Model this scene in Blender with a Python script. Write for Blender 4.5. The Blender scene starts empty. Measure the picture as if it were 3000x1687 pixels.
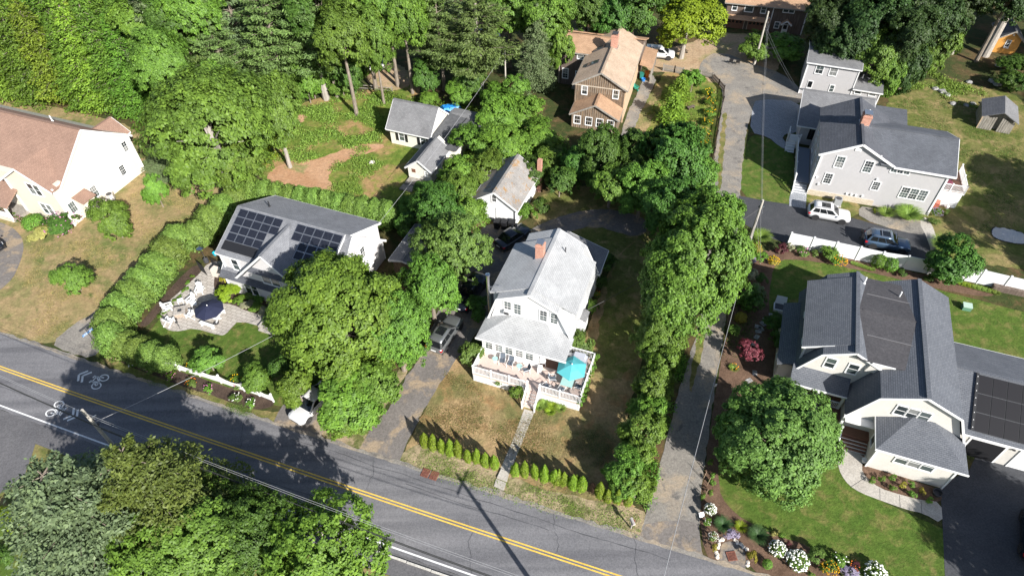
import bpy, math, random
import numpy as np
from mathutils import Vector, Matrix
from mathutils.geometry import tessellate_polygon
random.seed(7); rng = np.random.default_rng(7)
R = math.radians
scn = bpy.context.scene
COL = scn.collection
# ------------------------------------------------------------------ camera, sky, sun, exposure
FPX, PIT, ROL, HC = 1903.3, R(46.13), R(-1.10), 49.5     # focal length in px of a 3000 px wide frame, pitch, roll, flying height
_cp, _sp, _cr, _sr = math.cos(PIT), math.sin(PIT), math.cos(ROL), math.sin(ROL)
def _roll(v): return np.array([_cr*v[0]-_sr*v[1], _sr*v[0]+_cr*v[1], v[2]])
CM = np.stack([_roll((1, 0, 0)), _roll((0, -_sp, _cp)), -_roll((0, _cp, _sp))], 1)
cam_d = bpy.data.cameras.new('camera'); cam = bpy.data.objects.new('camera', cam_d); COL.objects.link(cam)
cam_d.sensor_width = 36; cam_d.lens = 36*FPX/3000; cam_d.clip_end = 2000; cam_d.clip_start = 0.5
_rot = CM.T @ np.diag([1, -1, -1])
cam.matrix_world = Matrix([[*_rot[i], (0, 0, HC)[i]] for i in range(3)] + [[0, 0, 0, 1]])
scn.camera = cam
SUN_AZ, SUN_EL = R(34), R(32)                          # azimuth from -Y towards +X
sund = bpy.data.lights.new('sun', 'SUN'); sund.energy = 5.0; sund.angle = R(0.53); sund.color = (1.0, 0.965, 0.91)
sun = bpy.data.objects.new('sun', sund); COL.objects.link(sun)
_sv = Vector((math.sin(SUN_AZ)*math.cos(SUN_EL), -math.cos(SUN_AZ)*math.cos(SUN_EL), math.sin(SUN_EL)))
sun.rotation_euler = _sv.to_track_quat('Z', 'Y').to_euler()
world = bpy.data.worlds.new('World'); scn.world = world; world.use_nodes = True
_nt = world.node_tree; _bg = _nt.nodes['Background']; _sky = _nt.nodes.new('ShaderNodeTexSky')
_sky.sky_type = 'NISHITA'; _sky.sun_disc = False; _sky.sun_elevation = SUN_EL; _sky.sun_rotation = math.pi-SUN_AZ
_nt.links.new(_sky.outputs[0], _bg.inputs[0]); _bg.inputs[1].default_value = 0.074
scn.view_settings.view_transform = 'Standard'; scn.view_settings.look = 'None'
scn.view_settings.exposure = 0.9; scn.view_settings.gamma = 1.0
scn.render.engine = 'CYCLES'
# ------------------------------------------------------------------ helpers
def gp(x, y, z=0.0):
    """where the sight line through picture point (x, y) of the 3000 px survey photo meets height z"""
    d = CM.T @ np.array([x-1500, y-843.5, FPX]); t = (z-HC)/d[2]
    return Vector((d[0]*t, d[1]*t, z))
def mpp(x, y, z=0.0):                                    # metres per picture point there
    a = gp(x, y, z); c = CM @ np.array([a.x, a.y, z-HC]); return c[2]/FPX
class MB:
    def __init__(s): s.v = []; s.f = []
    def add(s, vs, fs):
        n = len(s.v); s.v += [tuple(q) for q in vs]; s.f += [tuple(i+n for i in f) for f in fs]; return s
    def box(s, x0, x1, y0, y1, z0, z1):
        return s.add([(x0,y0,z0),(x1,y0,z0),(x1,y1,z0),(x0,y1,z0),(x0,y0,z1),(x1,y0,z1),(x1,y1,z1),(x0,y1,z1)],
                     [(0,3,2,1),(4,5,6,7),(0,1,5,4),(1,2,6,5),(2,3,7,6),(3,0,4,7)])
    def slab(s, pts, t, d=None):                         # polygon extruded by t against its normal (or along d)
        P = [Vector(p) for p in pts]; n = (P[1]-P[0]).cross(P[2]-P[0])
        if n.length < 1e-9: n = (P[2]-P[0]).cross(P[3]-P[0])
        n.normalize()
        off = -n*t if d is None else Vector(d)*t
        k = len(P); Q = [p+off for p in P]
        return s.add(P+Q, [tuple(range(k)), tuple(range(2*k-1, k-1, -1))]+[(i, k+i, k+(i+1) % k, (i+1) % k) for i in range(k)])
    def extr(s, prof, axis, a, b):                       # profile of 2D points extruded along axis 'v' (prof=(u,h)) or 'u' (prof=(v,h))
        k = len(prof)
        if axis == 'v': A = [(p[0], a, p[1]) for p in prof]; B = [(p[0], b, p[1]) for p in prof]
        else: A = [(a, p[0], p[1]) for p in prof]; B = [(b, p[0], p[1]) for p in prof]
        return s.add(A+B, [tuple(range(k)), tuple(range(2*k-1, k-1, -1))]+[(i, k+i, k+(i+1) % k, (i+1) % k) for i in range(k)])
    def bar(s, a, b, w, h=None, up=(0,0,1)):
        h = w if h is None else h
        a, b = Vector(a), Vector(b); d = (b-a).normalized(); x = d.cross(Vector(up))
        if x.length < 1e-4: x = d.cross(Vector((0,1,0)))
        x.normalize(); y = x.cross(d); x = x*w/2; y = y*h/2
        return s.add([a-x-y, a+x-y, a+x+y, a-x+y, b-x-y, b+x-y, b+x+y, b-x+y],
                     [(0,1,2,3),(7,6,5,4),(0,4,5,1),(1,5,6,2),(2,6,7,3),(3,7,4,0)])
    def tube(s, pts, r, n=6, cap=True):
        P = [Vector(p) for p in pts]; rr = r if isinstance(r, (list, tuple)) else [r]*len(P); vs = []; fs = []
        for i, p in enumerate(P):
            d = (P[min(i+1, len(P)-1)]-P[max(i-1, 0)]).normalized()
            x = d.orthogonal() if abs(d.z) > .95 else d.cross(Vector((0,0,1)))
            x.normalize(); y = d.cross(x)
            vs += [p+x*rr[i]*math.cos(2*math.pi*k/n)+y*rr[i]*math.sin(2*math.pi*k/n) for k in range(n)]
        for i in range(len(P)-1):
            fs += [(i*n+k, i*n+(k+1) % n, (i+1)*n+(k+1) % n, (i+1)*n+k) for k in range(n)]
        if cap: fs += [tuple(range(n-1, -1, -1)), tuple(range((len(P)-1)*n, len(P)*n))]
        return s.add(vs, fs)
    def lathe(s, prof, n=12, c=(0,0,0), ax='z'):
        vs = []; fs = []
        for r, z in prof:
            for k in range(n):
                a = 2*math.pi*k/n; q = (r*math.cos(a), r*math.sin(a), z)
                if ax == 'y': q = (q[0], q[2], q[1])
                if ax == 'x': q = (q[2], q[0], q[1])
                vs.append((q[0]+c[0], q[1]+c[1], q[2]+c[2]))
        for i in range(len(prof)-1):
            fs += [(i*n+k, i*n+(k+1) % n, (i+1)*n+(k+1) % n, (i+1)*n+k) for k in range(n)]
        fs += [tuple(range(n-1, -1, -1)), tuple(range((len(prof)-1)*n, len(prof)*n))]
        return s.add(vs, fs)
    def mesh(s, name, smooth=False):
        me = bpy.data.meshes.new(name); me.from_pydata(s.v, [], s.f)
        uv = me.uv_layers.new(name='UVMap').data
        co = s.v
        for p in me.polygons:                            # planar metric uv: u level, v up the slope
            n = p.normal; h = Vector((-n.y, n.x, 0))
            h = Vector((1, 0, 0)) if h.length < 1e-3 else h.normalized()
            w = n.cross(h)
            for li in p.loop_indices:
                c = Vector(co[me.loops[li].vertex_index]); uv[li].uv = (c.dot(h), c.dot(w))
        if smooth: me.polygons.foreach_set('use_smooth', [True]*len(me.polygons))
        return me
def link(o, parent=None):
    COL.objects.link(o)
    if parent: o.parent = parent
    return o
def mobj(name, me, mat, parent=None, loc=None, rz=None, scale=None):
    o = bpy.data.objects.new(name, me)
    if not me.materials: me.materials.append(None)
    if mat is not None: o.material_slots[0].link = 'OBJECT'; o.material_slots[0].material = mat
    if loc is not None: o.location = loc
    if rz is not None: o.rotation_euler = (0, 0, rz) if not isinstance(rz, tuple) else rz
    if scale is not None: o.scale = scale if isinstance(scale, (tuple, list)) else (scale,)*3
    return link(o, parent)
def part(name, mb, mat, parent, smooth=False, **k): return mobj(name, mb.mesh(name, smooth), mat, parent, **k)
def tag(o, label=None, cat=None, group=None, kind=None):
    if label: o['label'] = label
    if cat: o['category'] = cat
    if group: o['group'] = group
    if kind: o['kind'] = kind
    return o
def thing(name, label, cat, loc=(0,0,0), rz=0, group=None):
    o = bpy.data.objects.new(name, None); o.location = loc; o.rotation_euler = (0, 0, rz); o.empty_display_size = .2
    link(o); return tag(o, label, cat, group)
def solo(name, mb, mat, label, cat, group=None, smooth=False, **k): return tag(part(name, mb, mat, None, smooth, **k), label, cat, group)
def dup(root, loc, rz, label, group=None):
    r = root.copy(); COL.objects.link(r); r.location = loc; r.rotation_euler = (0, 0, rz); r['label'] = label
    if group: r['group'] = group
    for ch in root.children:
        c = ch.copy(); COL.objects.link(c); c.parent = r
        for g2 in ch.children:
            d = g2.copy(); COL.objects.link(d); d.parent = c
    return r
ORD = 'first second third fourth fifth sixth seventh eighth ninth tenth eleventh twelfth thirteenth fourteenth fifteenth sixteenth seventeenth eighteenth nineteenth twentieth'.split()
# ------------------------------------------------------------------ materials
def newmat(name):
    m = bpy.data.materials.new(name); m.use_nodes = True; nt = m.node_tree; b = nt.nodes['Principled BSDF']
    return m, nt, b
def nd(nt, t, **k):
    n = nt.nodes.new(t)
    for a, v in k.items():
        if a.startswith('i_'): n.inputs[a[2:].replace('_', ' ')].default_value = v
        else: setattr(n, a, v)
    return n
def rgba(c): return (c[0], c[1], c[2], 1)
def plain(name, c, rough=.5, metal=0, spec=.5):
    m, nt, b = newmat(name); b.inputs['Base Color'].default_value = rgba(c); b.inputs['Roughness'].default_value = rough
    b.inputs['Metallic'].default_value = metal; b.inputs['Specular IOR Level'].default_value = spec
    return m
def ramp(nt, fac, stops, interp='LINEAR'):
    r = nt.nodes.new('ShaderNodeValToRGB'); r.color_ramp.interpolation = interp; e = r.color_ramp.elements
    while len(e) < len(stops): e.new(.5)
    for el, (p, c) in zip(e, stops): el.position = p; el.color = rgba(c)
    nt.links.new(fac, r.inputs[0]); return r.outputs[0]
def mix(nt, fac, a, b, mode='MIX'):
    m = nt.nodes.new('ShaderNodeMix'); m.data_type = 'RGBA'; m.blend_type = mode
    for s, v in ((0, fac), (6, a), (7, b)):
        if hasattr(v, 'is_output'): nt.links.new(v, m.inputs[s])
        elif s == 0: m.inputs[0].default_value = v
        else: m.inputs[s].default_value = rgba(v)
    return m.outputs[2]
def noise(nt, vec, scale, detail=4, rough=.6, dist=0):
    n = nd(nt, 'ShaderNodeTexNoise', i_Scale=scale, i_Detail=detail, i_Roughness=rough, i_Distortion=dist)
    nt.links.new(vec, n.inputs['Vector']); return n.outputs['Fac']
def coord(nt, kind='pos'):
    if kind == 'pos': return nt.nodes.new('ShaderNodeNewGeometry').outputs['Position']
    return nt.nodes.new('ShaderNodeTexCoord').outputs['Object' if kind == 'obj' else 'UV']
def bump(nt, b, h, strength=.3, dist=.05):
    n = nd(nt, 'ShaderNodeBump', i_Strength=strength, i_Distance=dist); nt.links.new(h, n.inputs['Height']); nt.links.new(n.outputs[0], b.inputs['Normal'])
def part_split(name, mb, mat, root):
    """one part per eight-cornered piece"""
    for i in range(0, len(mb.v), 8):
        q = MB(); q.v = mb.v[i:i+8]; q.f = [tuple(k-i for k in f) for f in mb.f if i <= f[0] < i+8]; part(name, q, mat, root)
def ground_mat(name, layers, rough=.95, bs=.5, bscale=9, bd=.06, kind='pos'):
    """layers: base colour ramp list (scale, detail, stops) then (scale, lo, hi, colour) patches"""
    m, nt, b = newmat(name); v = coord(nt, kind)
    sc, stops = layers[0]; c = ramp(nt, noise(nt, v, sc, 6, .65), stops)
    for (s, lo, hi, colr) in layers[1:]:
        f = ramp(nt, noise(nt, v, s, 5, .62, .4), [(lo, (0,0,0)), (hi, (1,1,1))]); c = mix(nt, f, c, colr)
    fine = noise(nt, v, bscale, 5, .75); c = mix(nt, .6, c, ramp(nt, noise(nt, v, bscale*.33, 4, .7), [(.3, (.30,.30,.30)), (.7, (.70,.70,.70))]), 'OVERLAY')
    c = mix(nt, .55, c, ramp(nt, fine, [(.25, (.25,.25,.25)), (.5, (.5,.5,.5)), (.78, (.85,.85,.85))]), 'OVERLAY')
    nt.links.new(c, b.inputs['Base Color']); b.inputs['Roughness'].default_value = rough; b.inputs['Specular IOR Level'].default_value = .15
    bump(nt, b, fine, bs, bd); return m
def shingle(name, c1, c2, row=.16, width=.32, dark=.5, streak=.25, moss=None, rough=.9):
    m, nt, b = newmat(name); v = coord(nt, 'uv'); o = coord(nt, 'obj')
    br = nd(nt, 'ShaderNodeTexBrick', offset=.5, i_Scale=1.0); br.inputs['Brick Width'].default_value = width; br.inputs['Row Height'].default_value = row
    br.inputs['Mortar Size'].default_value = .014; br.inputs['Mortar Smooth'].default_value = .3; br.inputs['Bias'].default_value = 0
    br.inputs['Color1'].default_value = rgba(c1); br.inputs['Color2'].default_value = rgba(c2); br.inputs['Mortar'].default_value = rgba([q*dark for q in c1])
    nt.links.new(v, br.inputs['Vector']); c = br.outputs['Color']
    n1 = noise(nt, o, .55, 5, .6, .3); c = mix(nt, streak, c, ramp(nt, n1, [(.3, [q*.55 for q in c1]), (.7, [min(1, q*1.35) for q in c2])]))
    n2 = noise(nt, o, 14, 3, .7); c = mix(nt, .35, c, ramp(nt, n2, [(.3, (.3,.3,.3)), (.7, (.7,.7,.7))]), 'OVERLAY')
    if moss:
        f = ramp(nt, noise(nt, o, 1.1, 6, .7, .8), [(.54, (0,0,0)), (.66, (1,1,1))]); c = mix(nt, f, c, moss)
    nt.links.new(c, b.inputs['Base Color']); b.inputs['Roughness'].default_value = rough; b.inputs['Specular IOR Level'].default_value = .25
    # each course steps up towards its butt edge
    sx = nd(nt, 'ShaderNodeSeparateXYZ'); nt.links.new(v, sx.inputs[0])
    d = nd(nt, 'ShaderNodeMath', operation='DIVIDE'); nt.links.new(sx.outputs[1], d.inputs[0]); d.inputs[1].default_value = row
    fr = nd(nt, 'ShaderNodeMath', operation='FRACT'); nt.links.new(d.outputs[0], fr.inputs[0])
    iv = nd(nt, 'ShaderNodeMath', operation='SUBTRACT'); iv.inputs[0].default_value = 1; nt.links.new(fr.outputs[0], iv.inputs[1])
    bump(nt, b, iv.outputs[0], .8, .03); return m
def siding(name, c, row=.12, var=.06, rough=.55, dark=.55):
    m, nt, b = newmat(name); v = coord(nt, 'uv'); o = coord(nt, 'obj')
    sx = nd(nt, 'ShaderNodeSeparateXYZ'); nt.links.new(v, sx.inputs[0])
    d = nd(nt, 'ShaderNodeMath', operation='DIVIDE'); nt.links.new(sx.outputs[1], d.inputs[0]); d.inputs[1].default_value = row
    fr = nd(nt, 'ShaderNodeMath', operation='FRACT'); nt.links.new(d.outputs[0], fr.inputs[0])
    line = ramp(nt, fr.outputs[0], [(0, (dark,)*3), (.12, (1,1,1)), (1, (1,1,1))])
    cc = ramp(nt, noise(nt, o, 1.3, 5, .6), [(.3, [q*(1-var) for q in c]), (.7, [min(1, q*(1+var)) for q in c])])
    cc = mix(nt, 1, cc, line, 'MULTIPLY'); nt.links.new(cc, b.inputs['Base Color']); b.inputs['Roughness'].default_value = rough
    iv = nd(nt, 'ShaderNodeMath', operation='SUBTRACT'); iv.inputs[0].default_value = 1; nt.links.new(fr.outputs[0], iv.inputs[1])
    bump(nt, b, iv.outputs[0], .5, .015); return m
def brickmat(name, c1, c2, mortar, w=.21, h=.075, ms=.012):
    m, nt, b = newmat(name); v = coord(nt, 'uv')
    br = nd(nt, 'ShaderNodeTexBrick', offset=.5, i_Scale=1.0); br.inputs['Brick Width'].default_value = w; br.inputs['Row Height'].default_value = h
    br.inputs['Mortar Size'].default_value = ms; br.inputs['Color1'].default_value = rgba(c1); br.inputs['Color2'].default_value = rgba(c2); br.inputs['Mortar'].default_value = rgba(mortar)
    nt.links.new(v, br.inputs['Vector'])
    c = mix(nt, .4, br.outputs['Color'], ramp(nt, noise(nt, coord(nt, 'obj'), 6, 4), [(.3, (.3,)*3), (.7, (.7,)*3)]), 'OVERLAY')
    nt.links.new(c, b.inputs['Base Color']); b.inputs['Roughness'].default_value = .9; bump(nt, b, br.outputs['Fac'], -.4, .02); return m
def weathered(name, c1, c2, c3=None, sc=(6, 6, .7), rough=.9):
    """streaky timber: noise stretched down the object's height"""
    m, nt, b = newmat(name); mp = nd(nt, 'ShaderNodeMapping'); mp.inputs['Scale'].default_value = sc; nt.links.new(coord(nt, 'obj'), mp.inputs[0])
    c = ramp(nt, noise(nt, mp.outputs[0], 1, 6, .7), [(.3, c1), (.5, c2), (.72, c3 or c2)])
    nt.links.new(c, b.inputs['Base Color']); b.inputs['Roughness'].default_value = rough; bump(nt, b, noise(nt, mp.outputs[0], 3, 4), .3, .02); return m
def leafmat(name, c, var=.35, warm=.25, trans=.27, obj=True):
    """leaf colour: per-leaf and per-tuft tint attribute, per-plant random, broad noise"""
    m, nt, b = newmat(name); at = nd(nt, 'ShaderNodeAttribute', attribute_name='tint')
    if c[1] > c[0] and c[1] > .1 and max(c) < .4: c = (c[0]*1.30, c[1]*1.19, c[2]*.95)
    lo = [q*(1-var) for q in c]; hi = [c[0]*(1+var)+.03*warm, c[1]*(1+var*.9)+.012*warm, c[2]*(1+var*.5)]
    cc = ramp(nt, at.outputs['Fac'], [(0, lo), (.5, c), (1, hi)])
    if obj:
        oi = nd(nt, 'ShaderNodeObjectInfo'); h = nd(nt, 'ShaderNodeHueSaturation')
        for sock, a, bb in (('Hue', .485, .515), ('Value', .82, 1.18)):
            mr = nd(nt, 'ShaderNodeMapRange'); mr.inputs[3].default_value = a; mr.inputs[4].default_value = bb
            nt.links.new(oi.outputs['Random'], mr.inputs[0]); nt.links.new(mr.outputs[0], h.inputs[sock])
        nt.links.new(cc, h.inputs['Color']); cc = h.outputs[0]
    nt.links.new(cc, b.inputs['Base Color']); b.inputs['Roughness'].default_value = .55; b.inputs['Specular IOR Level'].default_value = .3
    if trans:
        t = nd(nt, 'ShaderNodeBsdfTranslucent'); nt.links.new(mix(nt, 1, cc, (1.0, 1.0, .55), 'MULTIPLY'), t.inputs[0])
        ms = nd(nt, 'ShaderNodeMixShader'); ms.inputs[0].default_value = trans
        nt.links.new(b.outputs[0], ms.inputs[1]); nt.links.new(t.outputs[0], ms.inputs[2]); nt.links.new(ms.outputs[0], nt.nodes['Material Output'].inputs[0])
    return m
M = {}
M['white'] = plain('white_trim', (.74,.74,.735), .45); M['vinyl'] = plain('white_vinyl', (.74,.745,.75), .35)
M['glass'] = plain('window_glass', (.07,.09,.09), .06, 0, .9); M['glass1'] = plain('curtained_glass', (.20,.205,.20), .12, 0, .8); M['glass2'] = plain('deep_glass', (.025,.033,.036), .05, 0, .9); M['darkglass'] = plain('dark_glass', (.012,.014,.016), .05, 0, .7)
M['black'] = plain('black', (.015,.015,.017), .5); M['dark'] = plain('dark_grey', (.05,.05,.055), .5)
M['metal'] = plain('galvanised', (.62,.63,.65), .3, .9); M['steel'] = plain('brushed_steel', (.7,.7,.7), .22, 1)
M['concrete'] = ground_mat('concrete', [(.7, [(.3, (.36,.33,.29)), (.7, (.46,.43,.385))])], .9, .15, 22, .02)
M['found'] = ground_mat('foundation', [(1.5, [(.3, (.42,.40,.36)), (.7, (.55,.53,.49))])], .9, .2, 12, .03)
M['asphalt'] = ground_mat('road_asphalt', [(.16, [(.3, (.135,.134,.142)), (.7, (.172,.169,.176))]), (.9, .6, .78, (.12,.119,.125))], .85, .25, 25, .02)
def road_streaks(m, ang):
    nt = m.node_tree; b = nt.nodes['Principled BSDF']; old = b.inputs['Base Color'].links[0].from_socket
    mp = nd(nt, 'ShaderNodeMapping'); mp.inputs['Rotation'].default_value = (0, 0, -ang); mp.inputs['Scale'].default_value = (.035, .9, 1); nt.links.new(coord(nt), mp.inputs[0])
    f = ramp(nt, noise(nt, mp.outputs[0], 1, 3, .5), [(.32, (.36,.36,.37)), (.5, (.5,.5,.5)), (.68, (.62,.615,.61))]); c = mix(nt, .8, old, f, 'OVERLAY')
    st = ramp(nt, noise(nt, coord(nt), .55, 6, .75, 1.0), [(.66, (0,0,0)), (.74, (1,1,1))]); c = mix(nt, st, c, (.075,.073,.076)); nt.links.new(c, b.inputs['Base Color'])
M['asph_dark'] = ground_mat('drive_asphalt', [(.3, [(.3, (.048,.05,.056)), (.7, (.075,.077,.083))])], .8, .25, 22, .02)
M['asph_plain'] = ground_mat('pavement_asphalt', [(.3, [(.3, (.10,.098,.103)), (.7, (.14,.136,.14))])], .88, .3, 20, .02)
M['asph_worn'] = ground_mat('worn_asphalt', [(.35, [(.3, (.14,.128,.12)), (.7, (.20,.18,.165))]), (.5, .5, .62, (.30,.235,.165))], .92, .35, 14, .04)
M['gravel'] = ground_mat('gravel', [(.5, [(.3, (.19,.175,.158)), (.7, (.27,.25,.22))]), (.3, .5, .64, (.33,.27,.20)), (.8, .56, .68, (.145,.135,.125))], .95, .7, 16, .05)
M['dirt'] = ground_mat('dirt', [(.4, [(.3, (.33,.225,.135)), (.7, (.42,.31,.20))]), (.3, .5, .64, (.24,.22,.10))], .95, .6, 9, .05)
M['redsand'] = ground_mat('pine_needle_dirt', [(.35, [(.3, (.35,.19,.10)), (.7, (.46,.29,.18))]), (.25, .58, .68, (.22,.22,.09))], .95, .5, 8, .05)
M['mulch'] = ground_mat('mulch', [(.8, [(.3, (.10,.062,.042)), (.7, (.185,.118,.082))])], .98, .9, 14, .06)
M['mulch_dark'] = ground_mat('dark_mulch', [(.8, [(.3, (.05,.035,.028)), (.7, (.10,.07,.052))])], .98, .9, 14, .06)
def lawn(name, g1, g2, dry, lo, hi, sc=.16, dry2=None):
    g1, g2, dry, dry2 = [[q*.9 for q in k] if k else k for k in (g1, g2, dry, dry2)]
    return ground_mat(name, [(.9, [(.3, g1), (.7, g2)]), (sc, lo, hi, dry), (sc*4.3, .5, .68, dry2 or dry), (sc*6, .6, .72, g1)], .95, .9, 5, .09)
M['lawn_dry'] = lawn('dry_lawn', (.11,.145,.04), (.19,.20,.07), (.37,.265,.14), .38, .60, .17)
M['lawn_white'] = lawn('parched_lawn', (.115,.13,.045), (.20,.175,.07), (.40,.275,.145), .40, .58, .13, (.30,.185,.085))
M['lawn_green'] = lawn('green_lawn', (.062,.118,.018), (.105,.155,.028), (.18,.17,.055), .56, .78, .2)
M['lawn_mid'] = lawn('tired_lawn', (.095,.125,.028), (.155,.165,.045), (.31,.235,.11), .46, .70, .14)
M['meadow'] = lawn('meadow', (.085,.15,.022), (.17,.22,.04), (.36,.235,.11), .45, .58, .2, (.22,.25,.05))
M['forest'] = lawn('forest_floor', (.035,.055,.016), (.07,.08,.025), (.14,.09,.045), .5, .66, .12)
M['rough'] = lawn('roadside_grass', (.09,.125,.03), (.19,.18,.075), (.40,.31,.20), .44, .60, .35)
M['paver'] = brickmat('pavers', (.37,.335,.30), (.44,.405,.365), (.20,.18,.155), .62, .38, .022)
M['paver_blue'] = brickmat('grey_pavers', (.27,.285,.31), (.33,.345,.37), (.16,.17,.18), .4, .25, .02)
M['brick'] = brickmat('red_brick', (.36,.105,.06), (.46,.16,.09), (.50,.40,.33))
M['bark'] = weathered('bark', (.11,.085,.065), (.20,.165,.13), (.30,.26,.22), (9, 9, 1.5)); M['bark_pale'] = weathered('pale_bark', (.20,.175,.15), (.31,.28,.245), (.42,.39,.35), (9, 9, 1.5))
M['polewood'] = weathered('pole_timber', (.28,.255,.22), (.42,.39,.34), (.52,.49,.44), (12, 12, .8))
M['yellow'] = ground_mat('yellow_paint', [(2, [(.3, (.62,.40,.06)), (.7, (.72,.49,.10))]), (5, .62, .75, (.25,.2,.12))], .7, .1, 30, .01)
M['paint'] = ground_mat('white_paint', [(2, [(.3, (.62,.62,.62)), (.7, (.74,.74,.73))]), (5, .64, .76, (.2,.2,.2))], .7, .1, 30, .01)
# ================================================================== ground, road, drives, lawns
def densify(P, step, closed=True):
    out = []; n = len(P)
    for i in range(n if closed else n-1):
        a, b = P[i], P[(i+1) % n]; k = max(1, int((b-a).length/step))
        out += [a.lerp(b, j/k) for j in range(k)]
    if not closed: out.append(P[-1])
    return out
def chaikin(P, it=2, closed=True):
    for _ in range(it):
        Q = []; n = len(P)
        for i in range(n if closed else n-1):
            a, b = P[i], P[(i+1) % n]; Q += [a.lerp(b, .25), a.lerp(b, .75)]
        P = Q if closed else [P[0]]+Q+[P[-1]]
    return P
def polymesh(name, P, z):
    P = [Vector((p.x, p.y, z)) for p in P]; me = bpy.data.meshes.new(name)
    me.from_pydata([tuple(p) for p in P], [], [tuple(t) for t in tessellate_polygon([P])])
    uv = me.uv_layers.new(name='UVMap').data
    for l in me.loops: v = me.vertices[l.vertex_index].co; uv[l.index].uv = (v.x*.93+v.y*-.37, v.x*.37+v.y*.93)
    if me.polygons and sum(p.normal.z for p in me.polygons) < 0: me.flip_normals()
    return me
SL = [0]
def sheet(name, px, mat, level, smooth=2, jit=.0, kind='structure', world=None, label=None, cat=None):
    P = world if world else [gp(*q) for q in px]
    if smooth: P = chaikin(P, smooth)
    if jit:
        P = densify(P, .5); rs = random.Random(len(px)*7+level); P = [p+Vector((rs.uniform(-jit, jit), rs.uniform(-jit, jit), 0)) for p in P]
    SL[0] += 1
    return tag(mobj(name, polymesh(name, P, level*.004+SL[0]*.00004), mat), label, cat, None, kind)
S_ = 400
tag(part('ground', MB().add([(-S_, -150, 0), (S_, -150, 0), (S_, 500, 0), (-S_, 500, 0)], [(0,1,2,3)]), M['forest'], None), kind='structure')
LV = iter(range(1, 200))
# lawns and clearings
sheet('lawn', [(-60,270),(130,308),(260,336),(400,372),(450,450),(560,530),(700,535),(660,620),(560,700),(470,830),(350,900),(290,960),(116,1018),(-60,966),(-60,600)], M['lawn_dry'], 1, 1, .1)
sheet('meadow', [(775,420),(800,330),(900,300),(1010,262),(1090,275),(1150,290),(1200,330),(1340,330),(1260,500),(1240,600),(1010,590),(820,570),(760,520)], M['meadow'], 2, 1, .15)
sheet('dirt_drive', [(770,555),(785,505),(850,470),(930,468),(985,445),(1050,424),(1130,420),(1120,440),(1030,462),(1000,480),(965,505),(960,530),(1000,562),(900,575),(800,572)], M['redsand'], 3, 2, .15)
sheet('dirt_yard', [(1070,215),(1120,180),(1190,195),(1210,250),(1150,270),(1085,265)], M['dirt'], 3, 2, .2)
sheet('lawn', [(1060,262),(1200,200),(1240,260),(1200,300),(1100,285)], M['meadow'], 2, 1, .15)
sheet('lawn', [(400,1010),(500,900),(600,840),(860,830),(1010,960),(960,1180),(850,1195),(790,1185),(640,1130),(520,1090),(420,1050)], M['lawn_green'], 4, 1, .05)
sheet('verge', [(272,1049),(300,1020),(420,1090),(540,1130),(660,1170),(760,1205),(840,1205),(815,1244),(750,1223),(655,1200),(446,1127)], M['lawn_mid'], 5, 1, .08)
sheet('flower_bed', [(305,1000),(400,1045),(480,1072),(560,1098),(640,1125),(760,1160),(800,1165),(805,1190),(745,1205),(640,1165),(520,1125),(400,1082),(330,1050),(300,1030)], M['mulch_dark'], 6, 2, .05)
sheet('lawn', [(1168,1352),(1200,1290),(1240,1205),(1300,1090),(1370,1010),(1400,1010),(1700,1050),(1740,900),(1800,760),(1860,700),(1920,720),(1930,900),(1870,1100),(1820,1300),(1810,1440),(1880,1500),(1700,1478),(1470,1400),(1240,1310)], M['lawn_white'], 4, 1, .1)
sheet('verge', [(1161,1361),(1172,1330),(1230,1292),(1300,1322),(1470,1390),(1620,1440),(1780,1475),(1880,1490),(1906,1525),(1868,1575),(1846,1577),(1694,1530),(1500,1472),(1312,1414)], M['rough'], 5, 1, .12)
sheet('lawn', [(1540,600),(1640,545),(1760,545),(1900,600),(1960,700),(1900,760),(1800,780),(1740,700),(1600,700)], M['lawn_mid'], 2, 1, .2)
sheet('verge', [(940,1286),(950,1225),(1010,1235),(1085,1195),(1120,1140),(1190,1060),(1205,1070),(1130,1190),(1062,1318),(1049,1321)], M['rough'], 5, 1, .1)
sheet('lawn', [(2600,255),(2760,225),(3060,300),(3060,800),(2860,770),(2700,740),(2670,640),(2600,440)], M['lawn_mid'], 2, 1, .2)
sheet('lawn', [(2165,572),(2172,480),(2195,395),(2240,400),(2300,440),(2330,460),(2330,600),(2250,592)], M['lawn_green'], 4, 1, .05)
sheet('lawn', [(2360,560),(2410,568),(2520,590),(2515,638),(2440,630),(2362,612)], M['lawn_mid'], 4, 1, .05)
sheet('yard', [(1830,420),(1870,330),(1920,250),(1960,200),(2100,200),(2125,260),(2090,420),(2080,480),(1960,470),(1850,470)], M['meadow'], 2, 1, .15)
sheet('dry_grass', [(1825,430),(1845,360),(1890,290),(1925,250),(1945,260),(1920,330),(1880,410),(1865,470)], M['lawn_dry'], 3, 1, .1)
sheet('dirt_yard', [(1880,205),(1910,150),(2010,130),(2080,105),(2130,95),(2330,110),(2350,150),(2300,160),(2260,240),(2100,250),(2040,215),(1960,215)], M['dirt'], 3, 1, .2)
sheet('path', [(1808,436),(1838,330),(1870,270),(1890,215),(1925,225),(1908,270),(1868,345),(1842,440)], M['gravel'], 4, 1, .08)
sheet('lawn', [(2130,1480),(2105,1430),(2105,1320),(2300,1220),(2450,1300),(2480,1420),(2700,1520),(2790,1560),(2790,1760),(2560,1760),(2460,1680),(2380,1600),(2280,1570),(2190,1530)], M['lawn_green'], 4, 1, .05)
sheet('lawn', [(2262,800),(2275,768),(2305,758),(2400,768),(2560,800),(2700,835),(2830,870),(3060,930),(3060,1130),(2700,1120),(2330,1110),(2270,1000),(2250,880)], M['lawn_green'], 4, 1, .05)
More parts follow.
